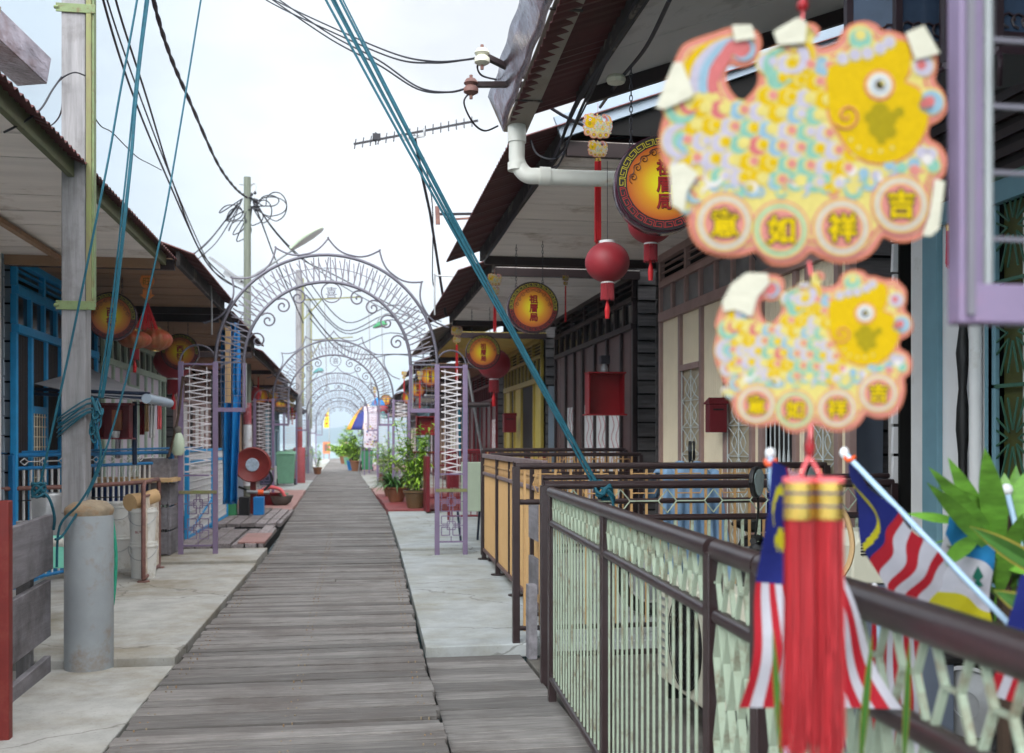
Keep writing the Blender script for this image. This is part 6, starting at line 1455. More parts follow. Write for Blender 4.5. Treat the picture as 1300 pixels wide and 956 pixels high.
# ---------------------------------------------------------------- vehicles and clutter, right verandahs
def scooter(label, c, yaw, covered=False, body='black'):
    f = thing('motor_scooter', label, 'motorbike', (0, 0, 0))
    L = lambda x, y, z: V((x, y, z))   # y forward
    for y in (-.6, .62):
        MB().tube([L(.0, y + .22 * math.cos(t), .28 + .22 * math.sin(t)) for t in [k * PI / 12 for k in range(24)]], .05, 8, closed=True).build('tyre', 'black', f, smooth=True)
        mb = MB(); mb.lathe((0, y, .28), [(.15, -.02), (.06, -.03), (.06, .03), (.15, .02)], 16, axis='x'); mb.build('wheel_rim', 'steel', f)
    MB().prism([(-.75, .5), (-.3, .42), (-.1, .3), (.35, .3), (.45, .36), (.3, .42), (.0, .42), (-.1, .62), (-.7, .7)], (-.13, 0, 0), (0, 1, 0), (0, 0, 1), .26, w=(1, 0, 0)).build('body', body, f, bev=.03)
    MB().prism([(-.72, .7), (-.15, .66), (0, .72), (-.2, .78), (-.72, .8)], (-.12, 0, 0), (0, 1, 0), (0, 0, 1), .24, w=(1, 0, 0)).build('seat', 'black', f, bev=.03)
    MB().prism([(.35, .3), (.5, .34), (.5, .7), (.4, .96), (.3, .95), (.38, .6)], (-.17, 0, 0), (0, 1, 0), (0, 0, 1), .34, w=(1, 0, 0)).build('front_shield', body, f, bev=.03)
    MB().tube([L(0, .62, .28), L(0, .38, .9)], .03, 8).build('fork', 'steel', f)
    MB().tube(cat_rom([L(-.34, .3, .98), L(-.15, .36, .98), L(0, .38, .95), L(.15, .36, .98), L(.34, .3, .98)], 5), .016, 8).build('handlebar', 'black', f, smooth=True)
    MB().lathe((0, .5, .84), [(.07, -.02), (.08, .02), (.05, .06)], 14, axis='y').build('headlight', 'glass', f, smooth=True)
    for q in (-1, 1):
        MB().tube(cat_rom([L(q * .25, .33, .99), L(q * .28, .3, 1.12), L(q * .31, .29, 1.2)], 4), .006, 6).build('mirror_stem', 'black', f)
        mb = MB(); P = [(.062 * math.cos(t) * (1.1 if math.sin(t) > 0 else .95), .075 * math.sin(t)) for t in [k * PI / 12 for k in range(24)]]
        mb.prism(P, L(q * .33, .3, 1.26), (1, 0, 0), (0, 0, 1), .025); m = mb.build('mirror', 'black', f, bev=.006)
        MB().prism([(a * .86, b * .86) for a, b in P], L(q * .33, .272, 1.26), (1, 0, 0), (0, 0, 1), .002).build('mirror_glass', 'mirror', m)
    f.location = c; f.rotation_euler = (0, 0, yaw); return f
c = AZ(985, 600, 4.7); s1 = scooter('dark scooter with a round mirror parked behind the pale green fence', (c.x, c.y - .0, -.09), .75)
# put its left mirror where the photo shows it
m0 = Matrix.Rotation(.75, 3, 'Z') @ V((-.33, .3, 1.26)); t = AZ(957, 612, 5.0); s1.location = (t.x - m0.x, t.y - m0.y, t.z - m0.z)
zoff = s1.location.z + .09
s1.location.z = -.09; s1.scale = (1, 1, (t.z + .09) / 1.26)
s2 = scooter('scooter covered by a faded blue cloth behind the brown railings', (0, 0, 0), 1.2)
t = AZ(874, 573, 7.8); m0 = Matrix.Rotation(1.2, 3, 'Z') @ V((-.33, .3, 1.26)); s2.location = (t.x - m0.x, t.y - m0.y, -.0); s2.scale = (1, 1, t.z / 1.26)
def drape():
    p0, p1 = AZ(840, 596, 7.6), AZ(912, 596, 7.6); zt = p0.z
    def fn(u, v):
        x = u * 2 - 1; prof = zt + .02 - .06 * abs(x) ** 3 + .03 * math.sin(u * 20); w = 1 + .22 * v
        b = p0.lerp(p1, .5 + (u - .5) * w)
        return V((b.x, b.y - .02 - .16 * v - .05 * math.sin(u * 26 + v * 2) * v, prof * (1 - v) + .35 * v + .03 * math.sin(u * 9) * v))
    mb = MB(); mb.grid(fn, 60, 26); mb.grid(lambda u, v: fn(u, 0) + V((0, .55 * v, .04 * math.sin(PI * v) - .25 * v * v)), 60, 10); mb.build('cover_cloth', 'cloth', smooth=True, solid=.004, label='faded blue cloth draped over the scooter behind the brown railings', cat='cloth')
drape()
def aircon(label, c, w=.8, h=.56, d=.3):
    f = thing('air_conditioner', label, 'air conditioner', c); c = V(c)
    MB().box(c + V((0, 0, 0)), c + V((w, d, h))).build('casing', 'cream', f, bev=.012)
    cc = c + V((w * .62, -.012, h * .5)); mb = MB()
    for r in [.03 * k for k in range(1, 9)]: mb.tube([cc + V((r * math.cos(t), -.004, r * math.sin(t))) for t in [k * PI / 20 for k in range(40)]], .0035, 4, closed=True)
    for k in range(16): t = k * PI / 8; mb.tube([cc, cc + V((.24 * math.cos(t), 0, .24 * math.sin(t)))], .003, 4)
    mb.build('fan_grille', 'black', f)
    MB().lathe(cc + V((0, .01, 0)), [(.245, 0), (.245, .006)], 36, axis='y').build('fan_opening', 'black', f)
    mb = MB()
    for k in range(9): z = .08 + k * .045; mb.box(c + V((.04, -.006, z)), c + V((w * .26, -.001, z + .012)))
    mb.build('vent', 'steel', f)
    for x in (.08, w - .12): MB().box(c + V((x, .02, -.1)), c + V((x + .05, d - .02, -.002))).build('foot', 'black', f)
aircon('cream air conditioner with a round fan grille behind the pale green pickets', (0, 0, 0), .8, .56)
ac = bpy.data.objects['air_conditioner']; F_ = AZ(868, 815, 5.2); ac.location = (F_.x + .012, F_.y + .496, F_.z - .28); ac.rotation_euler = (0, 0, -PI / 2)
def box_ac():
    c = AZ(1082, 742, 4.6); f = thing('portable_fan_heater', 'small aged cream machine with a louvred top beside the slanting flag', 'appliance', (c.x, c.y, -.09))
    P = [(0, 0), (.42, 0), (.42, .16), (.36, .23), (.06, .23), (0, .17)]
    z = AZ(1082, 742, 4.6).z
    MB().prism([(a, b) for a, b in P], (c.x, c.y, z), (1, 0, 0), (0, 0, 1), .3, w=(0, 1, 0)).build('casing', 'cream', f, bev=.01)
    mb = MB()
    for k in range(6): mb.box((c.x + .04, c.y - .006, z + .13 + k * .014), (c.x + .34, c.y, z + .137 + k * .014))
    mb.build('vent', 'black', f)
    MB().box((c.x - .05, c.y, -.09), (c.x + .5, c.y + .35, z - .005)).build('cabinet', 'sheetd', f, bev=.01)
    v = MB().box((c.x + .1, c.y - .03, z - .22), (c.x + .4, c.y - .001, z - .06)).build('vent_box', 'white', f); mb = MB()
    for k in range(7): mb.box((c.x + .12, c.y - .036, z - .2 + k * .02), (c.x + .38, c.y - .03, z - .193 + k * .02))
    mb.build('slots', 'steel', v)
box_ac()
strand([AZ(1068, 648, 4.4), AZ(1076, 660, 4.4), AZ(1082, 690, 4.4), AZ(1078, 715, 4.4), AZ(1066, 735, 4.4)], .012, name='hose', mat='clay', label='tan hose arching right of the salmon tassel', cat='hose')
# tarpaulin sheet and pipe at the end wall of the beige house
mb = MB(); a, b = AX(1086, 561, 3.52), AY(1137, 561, 6.9); mb.grid(lambda u, v: (3.5 + .32 * u, 6.93 + .012 * math.sin(u * 7 + v * 5) + .0 * u, .02 + 2.5 * v), 20, 30)
mb.build('metal_sheet', 'sheetd', label='slate grey sheet hung on the dark end boards of the beige house', cat='sheet', solid=.004)
mb = MB(); mb.tube(cat_rom([AY(1131, 620, 6.85), AY(1131, 470, 6.85), AY(1132, 455, 6.85), AY(1138, 448, 6.85), AY(1166, 447.5, 6.85)], 5), .018, 10); mb.build('water_pipe', 'white', smooth=True, label='thin white bent pipe in front of the dark end boards', cat='pipe')
# red boxes
def red_box(label, p, w, h, d, n='altar_box', tilt=0, m='red', alt=True):
    f = thing(n, label, 'altar box' if alt else 'mailbox', p); p = V(p)
    if alt:
        MB().box(p + V((0, 0, 0)), p + V((w, .012, h))).build('back_panel', m, f)
        for x in (0, w - .012): MB().box(p + V((x, -d, .012)), p + V((x + .012, -.001, h - .012))).build('side_panel', m, f)
        MB().box(p + V((-.03, -d - .02, -.006)), p + V((w + .03, .012, .01))).build('shelf', m, f); MB().box(p + V((-.01, -d - .01, h - .01)), p + V((w + .02, .012, h + .008))).build('top_panel', m, f)
    else:
        MB().box(p, p + V((w, d, h))).build('casing', m, f, bev=.006); MB().prism([(-.01, h + .001), (d + .02, h + .001), (d + .02, h + .012), (-.01, h + .06)], (p.x - .01, p.y, p.z), (0, 1, 0), (0, 0, 1), w + .02, w=(1, 0, 0)).build('lid', m, f)
        MB().box(p + V((w * .2, -.003, h * .78)), p + V((w * .8, -.0005, h * .84))).build('slot', 'black', f)
    return f
p = AY(743, 527, 12.0); fb = red_box('big open red altar box in front of the dark brown door panels', (p.x, p.y, p.z), .43, .5, .2)
mb = MB(); q = AY(767, 462, 12.1); mb.box(q - V((.05, .05, .0)), q + V((.06, .05, .1))); mb.build('meter_box', 'cable', label='small dark electricity meter above the big red altar box', cat='meter'); mb = MB(); mb.lathe(q + V((0, -.02, -.16)), [(.03, 0), (.045, .03), (.045, .1), (.02, .16)], 12); mb.build('glass_lamp', 'glass', smooth=True, label='small glass lamp hanging above the big red altar box', cat='lamp')
p = AX(917, 549, 3.42); red_box('small red mailbox on the beige ribbed wall below the fish', (p.x - .16, p.y - .1, p.z), .17, .26, .12, 'mailbox', m='dred', alt=False)
p = AX(658, 549, 3.42); red_box('dark red mailbox on the yellow framed house', (p.x - .3, p.y, p.z), .26, .34, .2, 'mailbox', m='dred', alt=False)
p = AY(528, 552, 24.0); red_box('red altar box beyond the right arch leg', (p.x, p.y, p.z), .42, .42, .2)
mb = MB(); p = AY(690, 560, 18.0); mb.grid(lambda u, v: (3.5 + .33 * u, 18.02, .3 + 2.1 * v), 8, 8); mb.build('metal_sheet', 'sheet', label='pale blue metal sheet on the end wall beside the yellow frames', cat='sheet', solid=.004)
mb = MB(); p = AZ(560, 690, 14.5); mb.box((1.52, 13.9, .45), (1.8, 14.2, 1.12)); mb.build('meter_cabinet', 'lamp', label='grey-green cabinet between the right arch leg and the tan fence', cat='cabinet', bev=.008)
mb = MB(); mb.bar((1.5, 14.0, .0), (1.45, 14.0, .46), .03); mb.bar((1.75, 14.2, .0), (1.78, 14.2, .46), .03); mb.build('stand', 'navy', label='dark blue stand under the grey-green cabinet', cat='stand')
mb = MB(); mb.box((1.43, 19.6, .06), (1.5, 20.4, 1.12)); mb.build('screen_panel', 'dred', label='dark red upright panel beside the potted bamboo', cat='panel')
mb = MB(); mb.tube([AZ(594, 470, 15), AZ(604, 530, 15.2), AZ(612, 575, 15.5)], .02, 6); mb.build('leaning_stick', 'wgrey', label='crooked dark stick leaning behind the right arch leg', cat='stick')
mb = MB(); mb.tube(cat_rom([AZ(580, 514, 15), AZ(600, 514, 15), AZ(622, 513, 15)], 3), .04, 8); mb.build('driftwood', 'brown2', label='dark horizontal log behind the right arch leg', cat='log', smooth=True)
for i, (px, lab) in enumerate(((583, 'left'), (588, 'right'))): strand([AZ(px, 515, 15), AZ(px + 1, 580, 15)], .02, label=lab + ' teal line hanging behind the right arch leg')

# ---------------------------------------------------------------- left side clutter
def bucket(par, c, r=.13, h=.34, lid=True, m='bucket'):
    c = V(c); b = MB().lathe(c, [(r * .86, 0), (r * .97, h * .86), (r * 1.04, h * .87), (r * 1.04, h * .92), (r, h * .93), (r, h)], 28).build('pail', m, par, smooth=True); return b
def buckets(label, px, py, n, lidpipe=False, h=.36, r=.135):
    c = AH(px, py, .03); f = thing('bucket_stack', label, 'bucket', c)
    for k in range(n):
        z = k * h * .96; bucket(f, c + V((rnd(-.006, .006), 0, z)), r * (1 if k == 0 else .99), h)
        mb = MB(); q = c + V((0, 0, z + h * .88)); mb.tube([q + V((r * 1.06 * math.cos(t), -abs(r * 1.06 * math.sin(t)), -.13 * math.sin(t))) for t in [PI * j / 12 for j in range(13)]], .0035, 5); mb.build('handle', 'steel', f)
    if lidpipe:
        z = n * h * .96; q = c + V((-.02, 0, z + .07)); mb = MB(); mb.tube([q + V((-.09, -.1, 0)), q + V((.0, .05, .02)), q + V((.12, .16, .06))], [.09, .075, .07], 18); mb.build('clay_pipe', 'clay', f, smooth=True)
        mb = MB(); put_text(mb, 'BUTT', c + V((-.01, -r * 1.0 - .002, 1.3 * h)), .035, 0, ext=.001); mb.build('lettering', 'red', f)
    else: MB().lathe(c + V((0, 0, n * h * .96)), [(r * 1.03, 0), (r * 1.03, .02), (r * .9, .03)], 24).build('lid', m_['bucket'], f)
buckets('two stacked white pails with a tan clay pipe lying on top', 182, 733, 2, True)
buckets('two stacked white pails with a lid, left of the pair carrying the clay pipe', 152, 721, 2)
mb = MB(); c = AZ(128, 700, 11.4); mb.lathe((c.x + .1, c.y + .5, .03), [(.3, 0), (.32, .85), (.33, .9), (.3, .9)], 28); mb.build('water_barrel', M('dark_blue_plastic', W(28, 52, 102), .45), smooth=True, label='dark blue barrel behind the white pails', cat='barrel')
mb = MB(); mb.box((c.x - .25, c.y + .1, .94), (c.x + .75, c.y + .9, .98)); mb.build('board', 'clay', label='tan board lying on the dark blue barrel', cat='board', bev=.004)
mb = MB(); c = AZ(62, 640, 9.0); mb.lathe((c.x, c.y, .55), [(.13, 0), (.14, .38), (.13, .4)], 20); mb.build('plastic_drum', 'steel', smooth=True, label='translucent grey drum behind the plank fence', cat='drum')
mb = MB(); c = AZ(62, 700, 7.6); mb.box((c.x - .12, c.y, .46), (c.x + .18, c.y + .3, .68)); mb.build('crate', M('mint_plastic', W(130, 214, 190), .5), label='mint green plastic box behind the plank fence', cat='crate', bev=.01)
mb = MB(); mb.tube([AZ(52, 688, 7.3), AZ(82, 689, 7.3)], .03, 10); mb.build('drain_pipe', 'pvc', smooth=True, label='short white pipe end behind the plank fence', cat='pipe')
# awning, altar on the left
f = thing('rolled_awning', 'grey canvas awning with rolled white edge on a dark blue frame', 'awning', AZ(110, 500, 10.9))
A, B, C, D = AZ(44, 487, 10.0), AZ(114, 468, 11.8), AZ(214, 506, 11.5), AZ(186, 508, 10.0)
mb = MB(); mb.grid(lambda u, v: A.lerp(B, u).lerp(D.lerp(C, u), v) + V((0, 0, -.03 * math.sin(PI * v))), 12, 12); mb.build('canvas', M('grey_canvas', W(140, 140, 144), .8), f, solid=.006)
mb = MB(); mb.tube([AZ(186, 506, 10.0), AZ(215, 512, 11.4)], .048, 16); mb.build('canvas_roll', 'sheet', f, smooth=True)
mb = MB()
for y in (500, 506): mb.tube([AZ(44, y - 6, 10.1), AZ(190, y, 10.1)], .018, 8)
mb.tube([AZ(112, 500, 10.9), AZ(112, 590, 10.9)], .02, 8); mb.tube([AZ(171, 510, 10.9), AZ(171, 590, 10.9)], .025, 8); mb.build('frame', 'navy', f, smooth=True)
p = AY(130, 557, 11.2); fa = red_box('dark red altar box with a gold tablet under the left awning', (p.x, p.y, p.z), .3, .36, .16, m='dred')
MB().box((p.x + .1, p.y - .03, p.z + .09), (p.x + .2, p.y - .01, p.z + .3)).build('tablet', 'glant', fa); MB().lathe((p.x + .15, p.y - .09, p.z + .01), [(.035, 0), (.045, .05), (.045, .07)], 12).build('incense_cup', 'white', fa)
p = AY(80, 566, 9.9); MB().box((p.x, p.y, p.z), (p.x + .09, p.y + .06, p.z + .2)).build('mailbox', 'red', label='small bright red box on the blue framed window', cat='mailbox', bev=.01)
for i, (px, w, y0, y1, m, lab) in enumerate(((180, 6, 510, 552, 'dred', 'wine red'), (186, 5, 512, 548, 'clay', 'tan'), (193, 7, 513, 556, 'white', 'white patterned'), (202, 5, 512, 545, 'pinkc', 'pink'), (170, 6, 530, 575, 'sheet', 'pale grey'), (150, 8, 556, 582, 'lpanel', 'pale lilac'))):
    a, b = AZ(px - w / 2, y0, 11.6), AZ(px + w / 2, y1, 11.6); mb = MB(); mb.grid(lambda u, v: (a.x + (b.x - a.x) * u, a.y + .012 * math.sin(u * 12 + v * 2), a.z + (b.z - a.z) * v), 14, 6)
    mb.build('hanging_towel', m, smooth=True, solid=.004, label=lab + ' towel hanging under the left awning', cat='towel')
strand([AZ(100, 514, 11.6), AZ(205, 514, 11.6)], .006, name='clothes_line', mat='cable', label='line carrying the towels under the left awning', cat='clothes line')
mb = MB(); c = AZ(226, 578, 12.0); mb.lathe((c.x, c.y, c.z), [(.05, 0), (.075, .04), (.075, .17), (.05, .24), (.03, .27)], 20); mb.build('storage_jar', 'lamp', smooth=True, label='pale grey jar on the plank screen by the leaning stick', cat='jar')
mb = MB(); mb.lathe(AZ(225, 546, 12.0), [(.02, -.06), (.045, -.03), (.05, .02), (.02, .05)], 12); mb.build('coconut', 'dconc', smooth=True, label='dark round husk hanging above the pale grey jar', cat='coconut')
strand([AZ(232, 478, 12.1), AZ(226, 530, 12.0), AZ(214, 580, 11.9)], .016, name='leaning_stick', mat='soil', label='dark bent stick leaning over the pale grey jar', cat='stick')
# blue tarpaulin
f = thing('tarpaulin', 'bright blue tarpaulin hanging in folds behind the left arch', 'tarpaulin', AZ(295, 600, 13.6))
for (x0, x1, y0, y1, ph) in ((281, 301, 418, 640, 0), (292, 300, 410, 500, 2)):
    a, b = AZ(x0, y0, 13.8), AZ(x1, y0, 13.6); zb = AZ(x0, y1, 13.8).z
    mb = MB(); mb.grid(lambda u, v: V((a.x + (b.x - a.x) * (.5 + (u - .5) * (1 + .15 * math.sin(v * 5 + ph))), a.y + .08 * math.sin(u * 14 + v * 3 + ph), a.z + (zb - a.z) * v)), 30, 30); mb.build('sheet', 'tarp', f, smooth=True, solid=.003)
a = AZ(289, 415, 13.5); mb = MB(); mb.box(a - V((.03, .02, 1.0)), a + V((.04, .02, 0))); mb.build('board', 'clay', label='pale plank end hanging in front of the blue tarpaulin', cat='board')
# hose reel
c = AZ(321, 590, 18.6); f = thing('hose_reel', 'red hose reel drum with a pale centre beside the tarpaulin', 'hose reel', (c.x, c.y, .05)); r = .32
MB().lathe(c, [(r, -.14), (r, -.1), (r * .8, -.09), (r * .8, .06), (r, .07), (r * 1.0, .1), (r * .94, .115), (r * .9, .1)], 40, axis='y').build('drum', 'paint_r', f, smooth=True)
MB().lathe(c, [(r * .38, .1), (r * .36, .118)], 20, axis='y').build('hub_label', M('worn_sticker', W(156, 170, 184), .5, var=.3, scale=20), f)
mb = MB()
for k in range(4): mb.tube([c + V(((r * .83 + .0) * math.cos(t), .11 - .045 * k, (r * .83) * math.sin(t))) for t in [j * PI / 16 for j in range(32)]], .02, 6, closed=True)
mb.tube(cat_rom([c + V((.28, 0, -.1)), c + V((.34, 0, -.3)), c + V((.1, -.05, -.5)), c + V((-.25, 0, -.4))], 6), .022, 8); mb.build('hose', 'black', f, smooth=True)
mb = MB(); mb.box((c.x - .05, c.y + .02, .05), (c.x + .05, c.y + .1, c.z)); mb.build('stand', 'paint_r', f)
mb = MB(); mb.tube([(c.x - .1, c.y - .1, .5), (c.x + .3, c.y - .1, .48)], .03, 8); mb.build('pipe', 'steel', f, smooth=True); MB().tube([(c.x + .1, c.y - .1, .49), (c.x + .2, c.y - .1, .485)], .045, 10).build('valve', 'orange', f, smooth=True)
for i, (x, m, lab) in enumerate(((c.x - .32, 'gbin', 'dark green jerrycan left of the hose reel stand'), (c.x - .1, 'black', 'black battery box under the hose reel'), (c.x + .15, 'tarp', 'blue plastic tub under the hose reel'))):
    MB().box((x - .1, c.y - .5, .1), (x + .08, c.y - .25, .1 + .32)).build('container', m, bev=.01, label=lab, cat='container')
c = AZ(341, 630, 22); f = thing('red_basin', 'dark red basin with a pink cloth beside the left arch leg', 'basin', (c.x, c.y, .05)); MB().lathe((c.x, c.y, .05), [(.2, 0), (.28, .24), (.3, .25), (.26, .22), (.2, .03)], 20).build('bowl', 'dred', f, smooth=True)
MB().tube(cat_rom([(c.x - .2, c.y, .3), (c.x, c.y, .42), (c.x + .25, c.y - .1, .38), (c.x + .35, c.y - .1, .22)], 5), .04, 8).build('cloth', 'pinkc', f, smooth=True)
c = AH(357, 641, .05); f = thing('stone_planter', 'rough grey stump-shaped planter on the pink slab at the left', 'planter', c); MB().lathe(c, [(.12, 0), (.2, .06), (.23, .14), (.26, .2), (.2, .18)], 11, lobes=5, lob=.12).build('bowl', 'dconc', f, smooth=True)
MB().tube([c + V((-.18, 0, .22)), c + V((.15, 0, .24))], .02, 6).build('rim', 'gbin2', f)
def bin_(label, px, py, h, m, Zc=None, lidm='gbin'):
    c = AH(px, py, h); f = thing('wheelie_bin', label, 'bin', c)
    MB().hexa([c + V(v) for v in ((-.24, -.28, .06), (.24, -.28, .06), (.24, .26, .06), (-.24, .26, .06), (-.29, -.34, .98), (.29, -.34, .98), (.29, .34, .98), (-.29, .34, .98))]).build('body', m, f, bev=.02)
    MB().hexa([c + V(v) for v in ((-.31, -.37, .985), (.31, -.37, .985), (.31, .36, .985), (-.31, .36, .985), (-.27, -.33, 1.05), (.27, -.33, 1.05), (.29, .36, 1.09), (-.29, .36, 1.09))]).build('lid', lidm, f, bev=.015)
    for q in (-1, 1): MB().lathe(c + V((q * .27 - .03, .22, .1)), [(.1, 0), (.1, .06)], 16, axis='x').build('wheel', 'black', f)
    MB().tube([c + V((-.25, .38, .99)), c + V((.25, .38, .99))], .018, 8).build('handle', lidm, f)
bin_('faded green wheelie bin left of the red pole sleeve', 363, 616, .02, 'gbin2', lidm='gbin2')
bin_('darker green wheelie bin behind the faded one on the left', 370, 607, .02, 'gbin')
bin_('dark green wheelie bin under the poster column on the right', 466, 598, .0, 'gbin', lidm=m_['black'].name and 'black')
# second basin pots at the right
for i, (px, py, m, lab) in enumerate(((449, 594, 'dred', 'small red pot by the far bushes'), (446, 597, 'tarp', 'small turquoise tub by the far bushes'), (441, 590, 'gbin2', 'pale green box among the far bushes'))):
    c = AH(px, py, 0); MB().lathe(c, [(.15, 0), (.24, .45), (.26, .47)], 12).build('plant_tub', m, label=lab, cat='tub', smooth=True)
# parasol and poster column
c = AZ(455, 590, 46); f = thing('folded_parasol', 'half-open striped parasol in green, orange, navy and beige far down on the right', 'parasol', c)
top = AZ(467, 513, 46)
cols = ['tealamp', 'orangec', 'navyc', 'beigec']; m_['orangec'] = M('parasol_orange', W(226, 160, 50), .7); m_['navyc'] = M('parasol_navy', W(34, 44, 110), .7); m_['beigec'] = M('parasol_beige', W(206, 176, 150), .7)
for k in range(8):
    a0, a1 = PI * k / 4, PI * (k + 1) / 4
    def fn(u, v, a0=a0, a1=a1):
        a = a0 + (a1 - a0) * u; r = .95 * v ** .8 * (1 - .06 * math.sin(PI * u)); return top + V((-.25 * v + r * math.cos(a) * .75, r * math.sin(a), -1.05 * v ** 1.5 - .1 * v))
    mb = MB(); mb.grid(fn, 6, 8); mb.build('canopy_panel', cols[(k + 1) % 4], f, smooth=True, solid=.01)
MB().tube([top, (c.x, c.y, 0)], .025, 6).build('shaft', 'steel', f)
c = AZ(470, 570, 43); f = thing('poster_column', 'tall banner covered with small coloured pictures far down on the right', 'banner', (c.x, c.y, .0))
zt = AZ(470, 516, 43).z; zb = AZ(470, 568, 43).z; MB().box((c.x - .26, c.y, zb), (c.x + .3, c.y + .03, zt)).build('board', 'lpanel', f)
mb = MB(); cs_ = ['fb', 'lilac', 'fy', 'fr', 'ppink', 'tarp']
for i in range(90): x = c.x + rnd(-.24, .24); z = zb + (zt - zb) * rnd(.02, .97); s_ = rnd(.02, .07) * (1.2 if z < (zb + zt) / 2 else .6); mb.box((x, c.y - .004 - i * .0002, z), (min(x + s_, c.x + .29), c.y - .003 - i * .0002, z + s_ * .8), random.choice([0, 0, 1, 1, 2, 3, 4, 5]) if z < (zb + zt) / 2 else random.choice([3, 4, 1]))
mb.build('pictures', cs_, f)
for x in (-.24, .28): MB().box((c.x + x - .02, c.y + .035, 0), (c.x + x + .02, c.y + .06, zb + .2)).build('leg', 'lilac', f)
for i, (px, py, r, m) in enumerate(((480, 513, .28, 'tarp'), (486, 530, .2, 'tealamp'))):
    MB().lathe(AZ(px, py, 40), [(r, -.05), (r * .8, .1), (.05, .25)], 14).build('sun_hat', m, smooth=True, label=['bright blue canopy above the poster column', 'teal ornament right of the poster column'][i], cat='ornament')
# end of the jetty: banner flag, notice board, railing
c = AZ(417, 575, 82); f = thing('feather_flag', 'tall yellow feather flag with red characters at the end of the walkway', 'flag', (c.x, c.y, 0)); Z = 82
MB().tube([AZ(418, 590, Z), AZ(418, 530, Z), AZ(417, 518, Z)], .04, 6).build('flag_pole', 'steel', f)
mb = MB(); P = [(417.5, 543), (417.5, 520), (419, 517.5), (417, 519), (414, 526), (411.5, 534), (411.3, 543)]; O_ = AZ(0, 561, Z)
pts = [AZ(a, b, Z) for a, b in P]; n = len(pts); mb.add(pts + [p + V((0, .03, 0)) for p in pts], [tuple(range(n)), tuple(range(2 * n - 1, n - 1, -1))] + [(i, i + n, (i + 1) % n + n, (i + 1) % n) for i in range(n)]); mb.build('cloth', M('yellow_banner', W(240, 206, 20), .6), f)
mb = MB()
for i, ch in enumerate('姓周桥'): put_text(mb, ch, AZ(414.8, 528 + i * 5, Z) + V((0, -.02, 0)), .26, .006)
mb.build('lettering', 'red', f)
c = AZ(414.5, 576, 80); f = thing('notice_board', 'small orange brown notice board standing at the end of the walkway', 'sign', (c.x, c.y, 0))
MB().box((c.x - .28, c.y, c.z), (c.x + .28, c.y + .03, AZ(414, 561, 80).z)).build('board', M('rust_orange_board', W(186, 110, 74), .6, var=.3, scale=6), f); MB().box((c.x - .17, c.y - .006, c.z + .2), (c.x + .17, c.y - .001, c.z + .75)).build('picture', 'rustf', f)
for x in (-.2, .2): MB().box((c.x + x - .02, c.y + .035, 0), (c.x + x + .02, c.y + .06, c.z + .5)).build('leg', 'red', f)
f = thing('railing', 'pale railing at the seaward end of the walkway on the right', 'railing', AZ(440, 565, 84)); mb = MB()
for k in range(9): a = AZ(431 + k * 2.2, 562, 84); mb.box((a.x - .02, a.y, .1), (a.x + .02, a.y + .03, a.z))
mb.build('bar_panel', 'clay', f); a, b = AZ(431, 562, 84), AZ(450, 562, 84); MB().bar(a, b, .06).build('rail', 'clay', f)
# little hanging signs, clutter under the left rows
for i in range(6):
    s_ = -1 if i % 3 else 1; Y = 22 + i * 2.7; x = s_ * (2.6 if s_ < 0 else 3.0)
    MB().box((x - .2, Y, .05), (x + .15, Y + .3, .4 + (i % 4) * .18)).build('storage_box', ['gbin', 'sheet', 'clay', 'dred', 'navy', 'white'][i % 6], bev=.015, label=['green', 'pale steel', 'tan', 'dark red', 'navy', 'white'][i % 6] + ' storage box standing on a verandah floor far down the row', cat='box')
# ---------------------------------------------------------------- camera, sky, sun, haze
cam = bpy.data.cameras.new('camera'); co = bpy.data.objects.new('camera', cam); COL.objects.link(co)
co.location = (0, 0, EYE); co.rotation_euler = (PI / 2, 0, -YAW); cam.sensor_width = 36; cam.lens = 36; cam.shift_y = 83 / 1300; cam.clip_start = .05; cam.clip_end = 9000
cam.dof.use_dof = True; cam.dof.focus_distance = 5.6; cam.dof.aperture_fstop = 3.5
sc.camera = co
w = bpy.data.worlds.new('World'); sc.world = w; w.use_nodes = True; nt = w.node_tree; L = nt.links.new
bg = nt.nodes['Background']; bg.inputs['Strength'].default_value = .1
EL, AZM = math.radians(34), math.radians(216)
sky = _n(nt, 'ShaderNodeTexSky', sky_type='NISHITA'); sky.sun_disc = False; sky.sun_elevation = EL; sky.sun_rotation = AZM
tc = _n(nt, 'ShaderNodeTexCoord'); mp = _n(nt, 'ShaderNodeMapping'); mp.inputs['Scale'].default_value = (1, 1, 2.2); L(tc.outputs['Generated'], mp.inputs[0])
no = _n(nt, 'ShaderNodeTexNoise'); no.inputs['Scale'].default_value = 1.6; no.inputs['Detail'].default_value = 5; no.inputs['Roughness'].default_value = .45; L(mp.outputs[0], no.inputs['Vector'])
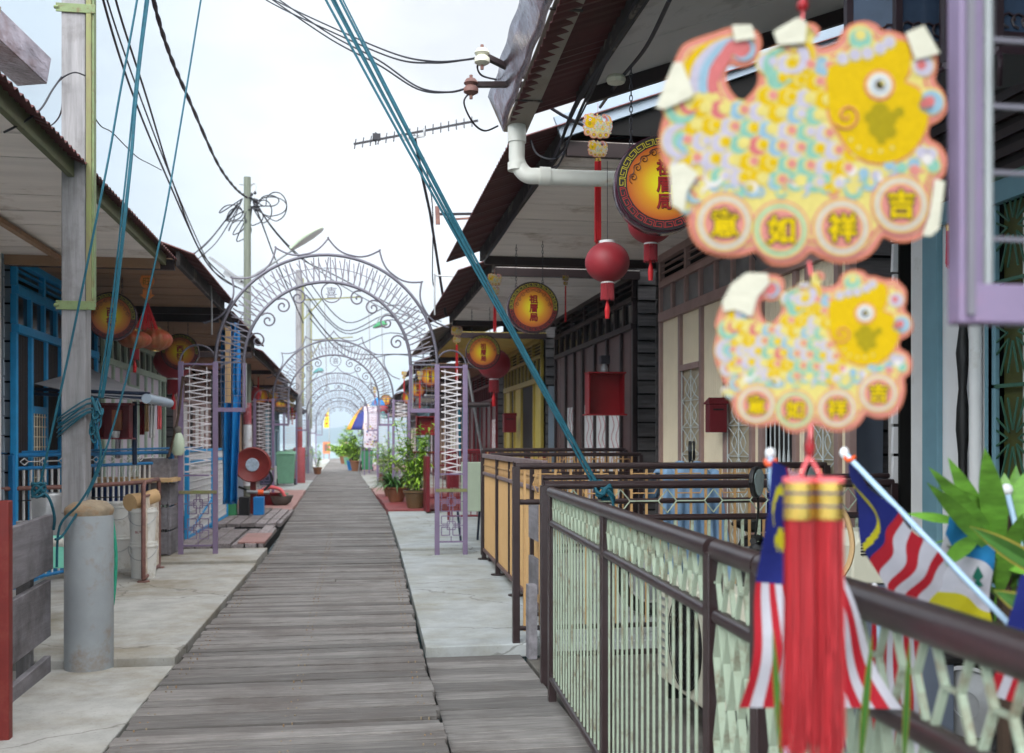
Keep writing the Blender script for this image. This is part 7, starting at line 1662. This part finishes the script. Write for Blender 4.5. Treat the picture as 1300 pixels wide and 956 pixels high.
# cloud cover is thinner and bluer towards the upper left of the view
dt = _n(nt, 'ShaderNodeVectorMath', operation='DOT_PRODUCT'); dt.inputs[1].default_value = (-1, 0, .12); L(tc.outputs['Generated'], dt.inputs[0])
ma = _n(nt, 'ShaderNodeMath', operation='MULTIPLY_ADD'); ma.inputs[1].default_value = .22; L(no.outputs['Fac'], ma.inputs[0]); L(dt.outputs['Value'], ma.inputs[2])
rp = _n(nt, 'ShaderNodeValToRGB'); e = rp.color_ramp.elements; e[0].position = .2; e[0].color = (2.8, 2.78, 2.79, 1); e[1].position = .44; e[1].color = (1.55, 1.78, 1.98, 1)
L(ma.outputs[0], rp.inputs[0])
mx = _n(nt, 'ShaderNodeMix', data_type='RGBA'); mx.inputs[0].default_value = .96; L(sky.outputs[0], mx.inputs[6])
sx = _n(nt, 'ShaderNodeSeparateXYZ'); L(tc.outputs['Generated'], sx.inputs[0]); zr = _n(nt, 'ShaderNodeMapRange'); zr.inputs['From Min'].default_value = .42; zr.inputs['From Max'].default_value = .85; zr.inputs['To Min'].default_value = 1; zr.inputs['To Max'].default_value = 1.6
L(sx.outputs[2], zr.inputs['Value']); vm = _n(nt, 'ShaderNodeVectorMath', operation='SCALE'); nc = _n(nt, 'ShaderNodeTexNoise'); nc.inputs['Scale'].default_value = 3.2; nc.inputs['Detail'].default_value = 7; nc.inputs['Roughness'].default_value = .5; L(mp.outputs[0], nc.inputs['Vector'])
cr = _n(nt, 'ShaderNodeMapRange'); cr.inputs['From Min'].default_value = .38; cr.inputs['From Max'].default_value = .58; cr.inputs['To Min'].default_value = .76; cr.inputs['To Max'].default_value = 1.06; L(nc.outputs['Fac'], cr.inputs['Value'])
vc = _n(nt, 'ShaderNodeVectorMath', operation='SCALE'); L(rp.outputs[0], vc.inputs[0]); L(cr.outputs[0], vc.inputs['Scale']); L(vc.outputs[0], vm.inputs[0]); L(zr.outputs[0], vm.inputs['Scale']); 
# added fill: the unseen sky behind the viewer is brightened to light the eaves
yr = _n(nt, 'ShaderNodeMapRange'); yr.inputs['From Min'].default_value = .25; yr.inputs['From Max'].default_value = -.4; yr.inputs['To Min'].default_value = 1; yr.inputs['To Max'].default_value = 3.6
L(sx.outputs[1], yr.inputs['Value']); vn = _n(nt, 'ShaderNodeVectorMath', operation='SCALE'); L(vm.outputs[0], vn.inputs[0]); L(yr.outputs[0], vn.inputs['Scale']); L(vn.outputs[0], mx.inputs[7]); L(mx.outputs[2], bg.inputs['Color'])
sd = bpy.data.lights.new('sun', 'SUN'); sd.energy = .9; sd.angle = math.radians(45); sd.color = (1, .96, .9); so = bpy.data.objects.new('sun', sd); COL.objects.link(so)
so.rotation_euler = (PI / 2 - EL, 0, -AZM + PI); so.location = (0, 0, 30)
sc.view_settings.view_transform = 'Standard'; sc.view_settings.look = 'None'; sc.view_settings.exposure = EXPO; sc.view_settings.gamma = 1
sc.cycles.use_denoising = True; sc.cycles.max_bounces = 8; sc.cycles.volume_bounces = 0; sc.cycles.volume_max_steps = 64
try: sc.cycles.denoiser = 'OPENIMAGEDENOISE'
except Exception: pass
if HAZE:
    hm = bpy.data.materials.new('haze'); hm.use_nodes = True; n_ = hm.node_tree; n_.nodes.remove(n_.nodes['Principled BSDF'])
    pv = n_.nodes.new('ShaderNodeVolumePrincipled'); pv.inputs['Color'].default_value = (.7, .86, 1, 1); pv.inputs['Density'].default_value = HAZE; pv.inputs['Anisotropy'].default_value = .2
    n_.links.new(pv.outputs[0], n_.nodes['Material Output'].inputs['Volume'])
    MB().box((-3450, -3450, -2.7), (3450, 3450, 150)).build('haze', hm, kind='stuff')
